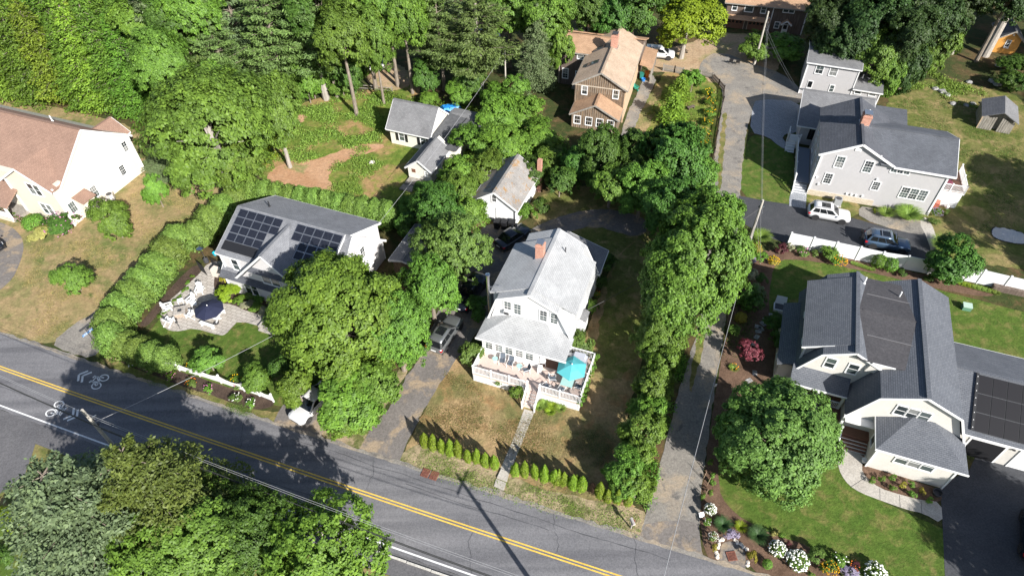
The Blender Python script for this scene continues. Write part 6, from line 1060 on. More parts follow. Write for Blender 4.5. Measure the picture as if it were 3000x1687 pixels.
for i, (a, b) in enumerate([(490,965),(580,955),(680,940),(675,1040),(775,1010),(850,1000),(855,1090),(945,1065),(1020,1150)]): shrub('small_shrub', ORD[i]+' little shrub from the stairs in the curved front bed', 2400+a*.3175, 1100+b*.3175, 13, .3, .32, 'tuft%d' % (i % 2), 'gold' if i in (4, 7) else 'thick', 'little shrubs in the curved front bed')
for i, (a, b) in enumerate([(1500,590),(1515,690),(1510,740),(1500,820),(1440,850),(1470,1030)]): shrub('young_plant', ORD[i]+' young staked plant from the top in the mulch beside the lane', 1500+a*.3878, 1125+b*.3878, 11, .35, .4, 'tuft%d' % (i % 2), 'thick', 'young plants beside the lane', 'plant')
# ---- wild growth nobody could count
def scatter(name, label, poly, n, size, mat, hmax, seed, z=.0, asp=.35):
    r = np.random.default_rng(seed); P = [gp(*q) for q in poly]; xs_ = [p.x for p in P]; ys_ = [p.y for p in P]; pts = []
    def inside(x, y):
        c = False; j = len(P)-1
        for i in range(len(P)):
            if (P[i].y > y) != (P[j].y > y) and x < (P[j].x-P[i].x)*(y-P[i].y)/(P[j].y-P[i].y)+P[i].x: c = not c
            j = i
        return c
    while len(pts) < n:
        x, y = r.uniform(min(xs_), max(xs_)), r.uniform(min(ys_), max(ys_))
        if inside(x, y) and math.sin(x*.9+1.3*math.sin(y*.7))+math.sin(y*1.1+x*.3) > -.5+r.random()*1.2:
            k = r.integers(5, 14); q = r.normal(size=(k, 3))*.22; h = hmax*r.random(); pts += [(x+a, y+b, z+abs(c)*1.2*h+.03) for a, b, c in q]
    C = np.array(pts[:n]); me = leaves(name, C, r.normal(size=(n, 3))*.7+np.array([0, 0, .6]), size*r.uniform(.5, 1.3, n), asp, r.random(n), r, np.tile([0, 0, 1.0], (n, 1))+r.normal(size=(n, 3))*.7)
    tag(mobj(name, me, LM[mat]), label, None, None, 'stuff')
scatter('meadow_weeds', 'tall weeds and grass in the cottage clearing', [(780,420),(810,320),(1000,260),(1140,285),(1150,340),(1130,410),(1000,440),(880,480),(790,510)], 24000, .14, 'grass', 1.3, 1)
scatter('bright_weeds', 'bright yellow green weeds on the left side of the clearing', [(755,360),(800,320),(860,300),(830,380),(810,470),(770,500)], 5000, .14, 'lime', 1.6, 21)
scatter('daylily_patch', 'daylilies and weeds around the island bed in the clearing', [(945,530),(990,470),(1060,430),(1110,440),(1130,480),(1080,520),(1060,570),(980,560)], 6000, .12, 'grass', 1.0, 2)
scatter('woodland_edge_weeds', 'weeds along the far edge of the clearing', [(1010,262),(1090,250),(1200,290),(1420,320),(1400,350),(1200,320),(1100,290)], 6000, .15, 'thick', 1.8, 3)
scatter('garden_weeds', 'overgrown garden plants beside the brown house', [(1900,330),(1960,260),(2100,260),(2075,440),(1960,470),(1900,440)], 6000, .12, 'grass', .8, 4)
scatter('roadside_weeds', 'weeds and dry tufts on the verge below the arborvitae row', [(1175,1350),(1235,1305),(1470,1400),(1700,1470),(1880,1510),(1860,1570),(1694,1525),(1500,1468),(1312,1408)], 5000, .06, 'grass', .25, 5)
scatter('undergrowth', 'undergrowth in the shady wood at the top right', [(2420,200),(2560,220),(2750,210),(2880,260),(2900,330),(2760,290),(2640,260),(2500,240)], 7000, .14, 'grass', 1.2, 6)
scatter('wood_floor_growth', 'undergrowth beneath the maples and the lane hedgerow', [(1840,1440),(1830,1300),(1900,1080),(1960,900),(2040,880),(2010,1060),(1960,1240),(1930,1380),(1900,1500)], 8000, .12, 'thick', 1.2, 7)
scatter('thicket_growth', 'undergrowth of the thicket behind the white garage', [(1300,560),(1350,420),(1420,330),(1600,330),(1660,420),(1700,540),(1600,480),(1420,560)], 9000, .15, 'thick', 1.6, 8)
scatter('yard_growth', 'undergrowth beneath the trees beside the driveway', [(880,1160),(980,1230),(1060,1240),(1160,1090),(1260,900),(1300,720),(1200,700),(1100,900)], 7000, .13, 'thick', 1.0, 9)
scatter('lane_bed_growth', 'low plants under the lane maple beside the shaded bed', [(2110,900),(2150,790),(2200,770),(2230,900),(2200,1000),(2130,1060)], 2500, .08, 'dark', .5, 10)
scatter('lawn_tufts', 'dry grass tufts over the parched front lawn of the white house', [(1185,1330),(1240,1210),(1310,1090),(1390,1130),(1690,1215),(1720,1180),(1790,1300),(1800,1430),(1700,1450),(1470,1380),(1240,1290)], 16000, .05, 'straw', .12, 31)
scatter('lawn_tufts', 'green grass tufts over the parched front lawn of the white house', [(1185,1330),(1240,1210),(1310,1090),(1390,1130),(1690,1215),(1720,1180),(1790,1300),(1800,1430),(1700,1450),(1470,1380),(1240,1290)], 7000, .05, 'olive', .1, 32)
scatter('lawn_tufts', 'grass tufts over the dry lawn of the cream house', [(60,900),(90,720),(200,720),(400,560),(540,560),(600,640),(450,800),(330,880),(250,940),(110,1000)], 16000, .06, 'straw', .12, 33)
scatter('lawn_tufts', 'grass tufts along the roadside verge below the picket fence', [(300,1040),(420,1095),(660,1175),(800,1205),(780,1235),(655,1195),(446,1122),(290,1052)], 4000, .05, 'olive', .15, 34)
scatter('lawn_tufts', 'weedy tufts over the yard right of the grey house', [(2620,300),(2760,260),(2990,330),(2990,660),(2860,700),(2830,500)], 12000, .07, 'olive', .15, 35)
# ================================================================== poles, wires, fences, furniture, small things
def pole(label, xy, Hh, r=.15, arm=None):
    t = thing('utility_pole', label, 'pole', (xy[0], xy[1], 0)); part('post', MB().tube([(0,0,-.3),(0,0,Hh*.5),(0,0,Hh)], [r*1.2, r, r*.75], 10), M['polewood'], t)
    if arm: part('crossarm', MB().bar((-1.1*math.cos(arm), -1.1*math.sin(arm), Hh-.6), (1.1*math.cos(arm), 1.1*math.sin(arm), Hh-.6), .1, .12), M['polewood'], t)
    for k in range(3): part('insulator', MB().lathe([(.05,0),(.09,.06),(.04,.14),(.07,.18),(.03,.24)], 8, (.12*(k-1), .14, Hh-1.1-k*.55)), M['dark'], t)
    part('bracket', MB().bar((0,.05,Hh-1.2),(.45,.2,Hh-1.0),.05), M['metal'], t); return t
LPx = gp(240, 1200, 10.5); LP_ = (LPx.x, LPx.y); OP = (4.0, 13.1); MP = (26.09, 52.65); FP = (38.39, 94.67); CP = gp(1482, 277)
pole('utility pole rising through the spruces at the lower left', LP_, 10.5, .14); pole('utility pole below the frame that throws the long shadow on the road', OP, 10.0, .17, _ra+1.57); pole('grey utility pole beside the lane maple', MP, 7.1, .15); pole('tall utility pole in front of the dark brown house', FP, 8.4, .15); pole('thin utility pole at the edge of the pines', (CP.x, CP.y), 7, .11)
M['cable'] = plain('cable', (.30,.30,.31), .5); M['cable_dark'] = plain('dark_cable', (.03,.03,.03), .6)
def wire(label, a, b, sag, r=.014, mat='cable'):
    a, b = Vector(a), Vector(b); solo('overhead_wire', MB().tube([a.lerp(b, i/16)-Vector((0,0,sag*4*(i/16)*(1-i/16))) for i in range(17)], r, 4), M[mat], label, 'wire', 'overhead wires')
for k, (dz, off) in enumerate([(.2,0),(1.0,.15),(1.6,-.1),(2.4,.1)]):
    wire(['top','second','third','lowest'][k]+' overhead wire along the road from the left pole to the right', (LP_[0], LP_[1]+off, 10.3-dz), (OP[0], OP[1]+off, 9.8-dz), .6, .012 if k < 2 else .03, 'cable_dark' if k > 1 else 'cable'); wire(['top','second','third','lowest'][k]+' overhead wire along the road leaving the left edge', (LP_[0], LP_[1]+off, 10.3-dz), (LP_[0]-60, LP_[1]+27+off, 10.6-dz), .6, .012 if k < 2 else .03, 'cable_dark' if k > 1 else 'cable')
e_ = gp(838, 962, 4.5); wire('service wire from the left pole across the road to the solar house', (LP_[0], LP_[1], 8.8), e_, .25, .02)
wire('long pale cable hanging along the lane from the mid pole to the road', (MP[0], MP[1], 5.6), (8.5, 13.6, 8.0), 1.0, .022)
for k in range(3): wire(['left','middle','right'][k]+' wire running up the lane between the two poles', (MP[0]-.2+k*.3, MP[1], 6.9-k*.8), (FP[0]-.2+k*.3, FP[1], 8.1-k*.6), .8, .012, 'cable' if k else 'cable_dark')
wire('guy wire from the mid pole to the planted corner bed', (MP[0], MP[1], 6.2), gp(2228, 775), .0, .01); wire('second guy wire from the mid pole into the corner bed', (MP[0], MP[1], 4.6), gp(2226, 768), .0, .01)
e_ = Vector((-3.78, 35.76, 0))+Matrix.Rotation(-R(20.5), 3, 'Z') @ Vector((8.0, 9.0, 3.0)); wire('service wire from the white house bay to the mid pole', e_, (MP[0], MP[1], 6.0), .5, .025, 'cable_dark')
e_ = Vector((-28.91, 47.56, 0))+Matrix.Rotation(-R(21.9), 3, 'Z') @ Vector((12.4, 4.6, 5.6)); wire('service wire from the thin pole over the cottage to the solar house', (CP.x, CP.y, 6.7), e_, .8, .02); wire('wire from the tall pole to the small grey house', (FP[0], FP[1], 6.5), gp(2342, 268, 3.5), .4, .012); wire('second wire from the tall pole to the small grey house', (FP[0], FP[1], 6.0), gp(2336, 268, 3), .4, .012)
# ---- white vinyl fence
tops = [gp(*T8(a, b), 1.9) for a, b in [(180,310),(352,345),(527,381),(705,417),(880,455),(1068,484),(1258,522),(1450,556),(1640,592),(1838,638),(2040,684)]]
F_ = thing('vinyl_fence', 'white vinyl privacy fence between the black driveway and the right lawn', 'fence', (tops[0].x, tops[0].y, 0))
for i, p in enumerate(tops):
    q = p-tops[0]; part('post', MB().box(q.x-.07, q.x+.07, q.y-.07, q.y+.07, 0, 1.95).lathe([(.14,1.95),(.14,1.98),(.02,2.05)], 4, (q.x, q.y, 0)), M['vinyl'], F_)
    if i+1 < len(tops):
        e = tops[i+1]-tops[0]; d = (e-q); d.z = 0; L_ = d.length; d.normalize(); a, b = Vector((q.x, q.y, 0))+d*.07, Vector((e.x, e.y, 0))-d*.07
        pn = part('panel', MB().bar((a.x, a.y, .95), (b.x, b.y, .95), .03, 1.7), M['vinyl'], F_); part('rail', MB().bar((a.x, a.y, 1.82), (b.x, b.y, 1.82), .06, .12).bar((a.x, a.y, .12), (b.x, b.y, .12), .06, .12), M['vinyl'], pn)
# ---- scalloped white picket fence
pts = [gp(*q) for q in [(318,1006),(372,1026),(464,1064),(528,1085),(588,1102),(650,1122),(718,1146),(762,1160),(803,1177)]]
F_ = thing('picket_fence', 'scalloped white picket fence along the roadside flower bed', 'fence', (pts[0].x, pts[0].y, 0)); o_ = pts[0]
pk = MB().box(-.032,.032,-.012,.012,0,1).mesh('picket')
for i in range(len(pts)):
    q = pts[i]-o_; part('post', MB().box(q.x-.06, q.x+.06, q.y-.06, q.y+.06, 0, 1.25).lathe([(.12,1.25),(.12,1.28),(.02,1.36)], 4, (q.x, q.y, 0)), M['white'], F_)
    if i+1 < len(pts):
        e = pts[i+1]-o_; L_ = (e-q).length; d = (e-q)/L_; an = math.atan2(d.y, d.x); n = int(L_/.125)
        part('rail', MB().bar((q.x, q.y, .25), (e.x, e.y, .25), .04, .08), M['white'], F_); part('rail', MB().bar((q.x, q.y, .72), (e.x, e.y, .72), .04, .08), M['white'], F_)
        for k in range(1, n): w = q+d*(L_*k/n); f = k/n; mobj('picket', pk, M['white'], F_, (w.x, w.y, .08), an, (1, 1, .72+.38*(2*f-1)**2))
# ---- timber fences
def slatfence(name, label, line, h, sp, mat, w=.1):
    P = [gp(*q) for q in line]; F_ = thing(name, label, 'fence', (P[0].x, P[0].y, 0))
    for i in range(len(P)-1):
        q, e = P[i]-P[0], P[i+1]-P[0]; L_ = (e-q).length; d = (e-q)/L_; an = math.atan2(d.y, d.x); part('rail', MB().bar((q.x, q.y, h*.3), (e.x, e.y, h*.3), .05, .09), mat, F_); part('rail', MB().bar((q.x, q.y, h*.8), (e.x, e.y, h*.8), .05, .09), mat, F_)
        if sp:
            me = MB().box(-w/2, w/2, -.012, .012, .03, h).mesh('slat')
            for k in range(int(L_/sp)+1): v_ = q+d*min(L_, k*sp); mobj('slat', me, mat, F_, (v_.x, v_.y, 0), an)
        for v_ in (q, e): part('post', MB().box(v_.x-.06, v_.x+.06, v_.y-.06, v_.y+.06, 0, h*1.08), mat, F_)
slatfence('slat_fence', 'grey slat fence between the carport and the garden trees', [(1942,208),(1975,214),(2000,219)], 1.1, .16, M['plank_grey']); slatfence('slat_fence', 'low grey slat fence at the head of the garden', [(2052,222),(2086,232)], .9, .18, M['plank_grey']); slatfence('board_fence', 'dark board fence curving along the lane beside the garden', [(2086,230),(2105,250),(2120,268),(2118,300),(2108,350),(2100,400),(2092,450),(2084,490)], .9, .22, M['wood_dark'], .12); slatfence('split_rail_fence', 'split rail fence at the far edge of the clearing', [(1040,262),(1095,265),(1150,272)], .9, 0, M['plank_grey'])
# ---- black metal gate at the patio
c = gp(598, 800); t = thing('metal_gate', 'black metal gate between the hedge and the solar house', 'gate', tuple(c), R(-40))
for k in range(10): part('bar', MB().box(-.65+k*.14, -.62+k*.14, -.015, .015, 0, 1.5), M['black'], t)
part('rail', MB().box(-.68,.68,-.02,.02,1.4,1.45).box(-.68,.68,-.02,.02,.12,.17), M['black'], t); t2 = dup(t, tuple(gp(640,790)), R(-30), 'second leaf of the black metal gate against the solar house', None)
# ---- mailbox, signs
c = gp(1848, 1546); t = thing('mailbox', 'grey mailbox on a post at the corner of lane and road', 'mailbox', (c.x, c.y, 0), .3); part('post', MB().box(-.05,.05,-.05,.05,0,1.05), M['plank_grey'], t)
mb = MB().extr([(-.13,1.05),(.13,1.05),(.13,1.2),(.09,1.28),(0,1.31),(-.09,1.28),(-.13,1.2)], 'v', -.28, .28); part('box', mb, plain('mailbox_grey', (.42,.38,.36), .5), t); part('flag', MB().box(.13,.15,-.1,.1,1.2,1.3), M['tail'], t)
M['signblue'] = plain('sign_blue', (.02,.16,.42), .4)
c = gp(288, 1016); t = thing('street_sign', 'blue street name sign on a thin post at the gravel drive', 'sign', (c.x, c.y, 0), 0); part('post', MB().tube([(0,0,0),(0,0,2.3)], .03, 6), M['dark'], t)
sg = part('blade', MB().box(-.55,.55,-.012,.012,2.05,2.3), M['signblue'], t, rz=R(60)); st = MB()
for k, wd_ in enumerate([.05,.1,.08,.12,.05,.0,.1,.07,.09,.06]):
    if wd_: st.box(-.46+k*.094, -.46+k*.094+wd_*.6, -.017, -.011, 2.13, 2.22)
st.box(-.53,.53,-.0165,-.0112,2.06,2.075).box(-.53,.53,-.0165,-.0112,2.275,2.29); tag(part('lettering', st, M['white'], sg), kind='stuff')
c = gp(296, 1026); t = thing('dark_sign', 'tall dark sign post with a narrow dark blade beside the street sign', 'sign', (c.x, c.y, 0), 0); part('post', MB().tube([(0,0,0),(0,0,3.4)], .035, 6), M['dark'], t); part('blade', MB().box(-.5,.5,-.04,.04,3.3,3.5), M['dark'], t, rz=R(60))
c = gp(2052, 1516); t = thing('marker_sign', 'small white marker board beside the lane apron', 'sign', (c.x, c.y, 0), .2); part('board', MB().slab([(-.2,-.15,.45),(.2,-.15,.45),(.2,.15,.65),(-.2,.15,.65)], .03), M['vinyl'], t); part('stake', MB().box(-.03,.03,-.02,.02,0,.5), M['plank_grey'], t)
c = gp(2093, 1138); t = thing('house_number', 'small white house number post beside the lane', 'sign', (c.x, c.y, 0), .3); part('board', MB().box(-.12,.12,-.02,.02,.35,.7), M['vinyl'], t); part('post', MB().box(-.03,.03,.02,.05,0,.7), M['plank_grey'], t)
c = gp(1235, 1310); solo('lamp_post', MB().tube([(0,0,0),(.1,.05,.8),(.15,.08,1.5)], .03, 6).lathe([(.02,1.45),(.13,1.5),(.13,1.7),(.03,1.78)], 8, (.15,.08,0)), M['dark'], 'small dark lamp post at the end of the arborvitae row', 'lamp', loc=(c.x, c.y, 0))
# ---- white stones around the drain, stepping stones, rocks
def rock(name, label, xy, s, mat, cat, group, flat=.6, z=0):
    rs = random.Random(int(xy[0]*97+xy[1]*31)); mb = MB(); mb.lathe([(s*.75, 0), (s, s*.25*flat), (s*.85, s*.7*flat), (s*.4, s*flat)], 7); mb.v = [(a*rs.uniform(.75,1.2), b*rs.uniform(.75,1.2), c_*rs.uniform(.8,1.2)) for a, b, c_ in mb.v]
    solo(name, mb, mat, label, cat, group, loc=(xy[0], xy[1], z), rz=rs.uniform(0, 6))
M['quartz'] = ground_mat('white_quartz', [(3, [(.3, (.55,.49,.43)), (.7, (.72,.67,.61))])], .8, .4, 9, .05, 'obj'); M['granite'] = ground_mat('grey_stone', [(2, [(.3, (.22,.215,.21)), (.7, (.36,.35,.34))])], .9, .4, 9, .05, 'obj')
for i, (a, b) in enumerate([(255,1185),(250,1215),(240,1155),(265,1100),(275,1060),(290,1010),(320,1000),(470,1005),(500,1035),(545,1060),(570,1090),(615,1120),(630,1280),(625,1310)]): q = gp(*C8(a, b)); rock('border_stone', ORD[i]+' white stone clockwise from lower left around the storm drain', (q.x, q.y), .17, M['quartz'], 'stone', 'white stones around the storm drain')
sheet('drain_pad', [C8(*q) for q in [(235,1265),(290,1180),(300,1060),(380,1020),(470,1030),(560,1110),(605,1180),(600,1440),(400,1360)]], M['asph_worn'], 6, 1)
for i, (a, b) in enumerate([(1000,1290),(920,1295),(835,1315),(745,1405),(690,1440),(780,1350)]):
    q = gp(*C6(a, b)); solo('stepping_stone', MB().slab([(-.32,-.22,.05),(.3,-.25,.05),(.34,.2,.05),(-.28,.24,.05)], .06), M['granite'], ORD[i]+' grey stepping stone from the white box down through the shaded bed', 'stone', 'stepping stones in the shaded bed', loc=(q.x, q.y, 0), rz=i*.7)
for i, (a, b) in enumerate([(655,40),(640,100),(690,15),(620,180),(560,560),(620,480)]): q = gp(2040+a*.276, 960+b*.276); solo('stepping_stone', MB().slab([(-.3,-.2,.05),(.3,-.22,.05),(.3,.2,.05),(-.26,.22,.05)], .06), M['granite'], ORD[i]+' grey stepping stone beside the red maple', 'stone', 'stepping stones by the red maple', loc=(q.x, q.y, 0), rz=i*.9)
for i, (x, y, s) in enumerate([(2760,270,.6),(2775,280,.5),(2740,262,.5),(2905,240,.7),(2920,250,.6),(2838,243,.5),(2830,310,.45),(2850,305,.4),(2790,305,.5),(2925,195,.6),(2990,190,.7),(2965,205,.6),(2880,305,.45)]): q = gp(x, y); rock('field_rock', ORD[i]+' grey rock among the weeds of the upper right yard', (q.x, q.y), s, M['granite'], 'rock', 'rocks in the upper right yard')
q = gp(1090, 478); rock('field_rock', 'pale flat rock in the cottage lawn', (q.x, q.y), .45, M['quartz'], 'rock', None)
# ---- patio furniture of the solar house
def adirondack(label, x, y, rz, first=[None]):
    c = gp(x, y)
    if first[0] is None:
        t = thing('adirondack_chair', label, 'chair', (c.x, c.y, .036), rz, 'white adirondack chairs'); mb = MB()
        part('seat', MB().slab([(-.28,-.30,.36),(.28,-.30,.36),(.28,.25,.24),(-.28,.25,.24)], .04), M['white'], t)
        for k in range(5): x0 = -.28+k*.115; part('back_slat', MB().slab([(x0,.22,.25),(x0+.1,.22,.25),(x0*1.15+.1,.55,1.0+.08*(2-abs(k-2))),(x0*1.15,.55,1.0+.08*(2-abs(k-2)))], .03), M['white'], t)
        for s in (-1, 1):
            part('armrest', MB().box(s*.36-.07, s*.36+.07, -.35, .42, .52, .55), M['white'], t); part('leg', MB().box(s*.33-.03, s*.33+.03, -.33, -.22, 0, .52), M['white'], t); part('leg', MB().bar((s*.3,-.2,.32),(s*.3,.75,.03),.04,.12), M['white'], t)
        first[0] = t; return t
    return dup(first[0], (c.x, c.y, .036), rz, label)
PI = math.pi
for l, x, y, a in [('adirondack chair nearest the hedge, left of the fire pit',497,905,1.9),('adirondack chair at the lower left of the patio circle',500,945,2.9),('adirondack chair above the fire pit, left of the umbrella',562,888,-.5),('adirondack chair at the back of the patio beside the house bed',588,858,.1),('adirondack chair between the fire pit and the umbrella',560,927,-1.9)]: adirondack(l, x, y, a)
def sidetable(name, label, x, y, s=.28, h=.45, rz=.4, mat='white'):
    c = gp(x, y); t = thing(name, label, 'table', (c.x, c.y, .036), rz); part('table_top', MB().box(-s,s,-s,s,h-.04,h), M[mat], t)
    for a in (-1, 1):
        for b in (-1, 1): part('leg', MB().box(a*s*.8-.025,a*s*.8+.025,b*s*.8-.025,b*s*.8+.025,0,h-.04), M[mat], t)
sidetable('side_table', 'small white side table above the fire pit', 532, 888); sidetable('side_table', 'small white side table beside the umbrella', 572, 898)
c = gp(532, 920); t = thing('fire_pit_table', 'square stone fire pit table in the middle of the patio circle', 'fire pit', (c.x, c.y, .036), R(15)); part('base', MB().box(-.5,.5,-.5,.5,0,.5), brickmat('pit_stone', (.36,.28,.22), (.44,.35,.28), (.25,.2,.16), .3, .12, .015), t); part('table_top', MB().box(-.58,.58,-.58,.58,.5,.56), M['paver'], t); part('burner', MB().box(-.2,.2,-.2,.2,.56,.575), M['dark'], t)
def umbrella(label, xyz, r, mat, hgt, n=8, rz=0):
    t = thing('parasol', label, 'umbrella', xyz, rz); vs = [(0,0,hgt)]; fs = []
    for j, f in enumerate((.5, 1.0)):
        for k in range(n): a = 2*PI*k/n; vs.append((r*f*math.cos(a), r*f*math.sin(a), hgt-.55*f**1.35))
    fs += [(0, 1+k, 1+(k+1) % n) for k in range(n)]+[(1+k, 1+n+k, 1+n+(k+1) % n, 1+(k+1) % n) for k in range(n)]
    mb = MB().add(vs, fs); lo = [(x, y, z-.02) for x, y, z in vs]; mb.add(lo, [f[::-1] for f in fs]); part('canopy', mb, mat, t)
    rb = MB()
    for k in range(n): a = 2*PI*k/n; rb.bar((0,0,hgt-.05),(r*.98*math.cos(a), r*.98*math.sin(a), hgt-.59),.02)
    tag(part('ribs', rb, M['metal'], t), kind='stuff'); part('pole', MB().tube([(0,0,0),(0,0,hgt+.08)], .025, 8), M['metal'], t); part('base', MB().lathe([(.3,0),(.3,.05),(.06,.09)], 14), M['dark'], t); part('finial', MB().lathe([(.05,hgt+.02),(.06,hgt+.08),(.02,hgt+.14)], 8), M['white'], t)
c = gp(607, 896, 2.6); umbrella('navy blue parasol over the patio table', (c.x, c.y, .036), 1.45, plain('navy_canvas', (.012,.016,.045), .85), 2.6)
c = gp(625, 935); t = thing('picnic_table', 'white picnic table half under the navy parasol', 'table', (c.x, c.y, .036), R(-22)); part('table_top', MB().box(-.95,.95,-.42,.42,.70,.75), M['white'], t)
for s in (-1, 1):
    part('leg', MB().bar((s*.7,-.4,0),(s*.7,.35,.7),.06,.1), M['white'], t); part('leg', MB().bar((s*.7,.4,0),(s*.7,-.35,.7),.06,.1), M['white'], t)
for i, (x, y, r_) in enumerate([(610,958,-22),(650,925,68)]):
    c = gp(x, y); t = thing('bench', ['white bench in front of the picnic table','white bench at the right end of the picnic table'][i], 'bench', (c.x, c.y, .036), R(r_), 'patio benches'); part('seat', MB().box(-.85 if not i else -.5,.85 if not i else .5,-.17,.17,.42,.46), M['white'], t)
    for s in (-1, 1): part('leg', MB().box(s*(.65 if not i else .4)-.04,s*(.65 if not i else .4)+.04,-.15,.15,0,.42), M['white'], t)
c = gp(642, 808); t = solo('covered_grill', MB().box(-.6,.6,-.32,.32,0,.95).box(-.45,.45,-.28,.28,.95,1.15), plain('cream_cover', (.66,.58,.50), .8), 'grill under a cream cover at the solar house corner', 'grill', loc=(c.x, c.y, .036), rz=R(-22))
c = gp(606, 768); t = thing('patio_heater', 'slim metal patio heater beside the gate', 'heater', (c.x, c.y, .036)); part('base', MB().lathe([(.28,0),(.28,.5),(.1,.6)], 12), M['dark'], t); part('pole', MB().tube([(0,0,.6),(0,0,2.1)], .04, 8), M['steel'], t); part('hood', MB().lathe([(.4,2.1),(.42,2.13),(.05,2.3)], 14), M['steel'], t)
c = gp(632, 747); solo('garden_tub', MB().lathe([(.2,0),(.28,.35),(.24,.35),(.2,.1)], 12), plain('turquoise_plastic', (.02,.42,.55), .4), 'turquoise tub at the left corner of the solar house', 'tub', loc=(c.x, c.y, .04))
c = gp(528, 963); t = thing('garden_torch', 'dark garden torch on the patio edge', 'torch', (c.x, c.y, .036)); part('stake', MB().tube([(0,0,0),(0,0,.9)], .02, 6), M['dark'], t); part('bowl', MB().lathe([(.05,.85),(.13,.95),(.13,1.05)], 8), M['dark'], t)
c = gp(795, 955); solo('entry_landing', MB().box(-1.0,1.0,-.7,.7,0,.35).box(-.8,.8,-1.0,-.7,0,.17), M['concrete'], 'pale entry steps of the solar house under the maple', 'steps', loc=(c.x, c.y, .036), rz=R(-22))
# ---- deck furniture of the white house (deck top 1.1 m)
RW = Matrix.Rotation(-R(20.5), 3, 'Z'); OW = Vector((-3.78, 35.76, 0)); dk = lambda u, v, z=1.1: tuple(OW+RW @ Vector((u, v, z)))
M['sling'] = plain('grey_sling', (.10,.12,.15), .7); M['aqua'] = plain('aqua_glass', (.35,.55,.53), .15)
def slingchair(label, u, v, rz, first=[None]):
    if first[0] is None:
        t = thing('patio_chair', label, 'chair', dk(u, v), -R(20.5)+rz, 'white framed sling chairs on the deck'); part('seat', MB().slab([(-.25,-.25,.42),(.25,-.25,.42),(.25,.25,.38),(-.25,.25,.38)], .02), M['sling'], t); part('backrest', MB().slab([(-.25,.25,.4),(.25,.25,.4),(.25,.42,.95),(-.25,.42,.95)], .02), M['sling'], t)
        for s in (-1, 1):
            part('frame', MB().tube([(s*.29,-.3,.02),(s*.29,-.28,.6),(s*.29,.2,.62),(s*.28,.3,.62)], .022, 6), M['white'], t); part('frame', MB().tube([(s*.28,.3,.02),(s*.27,.27,.5),(s*.27,.44,.98)], .022, 6), M['white'], t)
        first[0] = t; return t
    return dup(first[0], dk(u, v), -R(20.5)+rz, label)
for l, u, v, a in [('sling chair nearest the left end of the deck',2.2,2.0,.2),('second sling chair from the left end of the deck',3.0,1.95,0),('sling chair at the middle of the deck wall',4.6,1.7,-.9),('sling chair left of the turquoise parasol',7.2,1.6,1.9),('sling chair in front of the turquoise parasol',8.3,.75,3.0),('sling chair at the right rail of the deck',9.6,1.5,-1.5),('sling chair beside the top of the stairs',6.9,.6,2.6)]: slingchair(l, u, v, a)
for i, (u, v) in enumerate([(1.5,1.95),(3.9,1.9)]):
    t = thing('round_table', ['small round table at the left end of the deck','small round table between the sling chairs on the deck'][i], 'table', dk(u, v), 0, 'small round deck tables'); part('table_top', MB().lathe([(.27,.45),(.28,.47),(.27,.49)], 16), M['aqua'], t); part('leg', MB().tube([(0,0,0),(0,0,.45)], .03, 6), M['white'], t); part('foot', MB().lathe([(.18,0),(.18,.02),(.03,.05)], 12), M['white'], t)
t = thing('glass_table', 'glass topped patio table under the turquoise parasol', 'table', dk(8.6, 1.75), -R(20.5)); part('table_top', MB().box(-.55,.55,-.8,.8,.70,.72), M['aqua'], t)
for a in (-1, 1):
    for b in (-1, 1): part('leg', MB().box(a*.5-.02,a*.5+.02,b*.7-.02,b*.7+.02,0,.7), M['white'], t)
umbrella('turquoise parasol on the deck of the white house', dk(8.7, 2.3), 1.42, plain('turquoise_canvas', (.085,.40,.43), .7), 2.25, 6, .3)
t = solo('covered_grill', MB().box(-.7,.7,-.33,.33,0,.85).extr([(-.6,.85),(.6,.85),(.5,1.15),(-.5,1.15)], 'v', -.28, .28), plain('grey_cover', (.40,.42,.47), .7), 'grill under a grey cover at the back of the deck', 'grill', loc=dk(8.9, 4.4), rz=-R(20.5))
solo('storage_bin', MB().lathe([(.22,0),(.25,.6),(.2,.65)], 12), M['metal'], 'round grey bin behind the turquoise parasol on the deck', 'bin', loc=dk(8.0, 4.6)); solo('cooler', MB().box(-.2,.2,-.3,.3,0,.45).box(-.21,.21,-.31,.31,.45,.52), M['white'], 'white cooler at the porch corner on the deck', 'cooler', loc=dk(5.75, 2.3), rz=-.2)
t = thing('towel_rack', 'white towel draped stand at the porch corner on the deck', 'stand', dk(5.8, 2.95), -R(20.5)); part('stand', MB().box(-.3,-.26,-.02,.02,0,1.1).box(.26,.3,-.02,.02,0,1.1).box(-.3,.3,-.02,.02,1.06,1.1), M['white'], t); part('towel', MB().box(-.24,.24,-.05,.05,.35,1.12), M['vinyl'], t)
# ---- other yard things
def bin_(label, x, y, mat, group=None, s=1, rz=0):
    c = gp(x, y); t = thing('wheelie_bin', label, 'bin', (c.x, c.y, .03), rz, group); part('body', MB().add([(-.26*s,-.3*s,.05),(.26*s,-.3*s,.05),(.26*s,.26*s,.05),(-.26*s,.26*s,.05),(-.31*s,-.36*s,1.0*s),(.31*s,-.36*s,1.0*s),(.31*s,.34*s,1.0*s),(-.31*s,.34*s,1.0*s)], [(0,3,2,1),(4,5,6,7),(0,1,5,4),(1,2,6,5),(2,3,7,6),(3,0,4,7)]), mat, t)
    part('lid', MB().slab([(-.33*s,-.38*s,1.02*s),(.33*s,-.38*s,1.02*s),(.33*s,.36*s,1.1*s),(-.33*s,.36*s,1.1*s)], .05), mat, t)
    for q in (-1, 1): part('wheel', MB().lathe([(.1,-.03),(.1,.03)], 10, (q*.24*s,.32*s,.1), 'x'), M['tyre'], t)
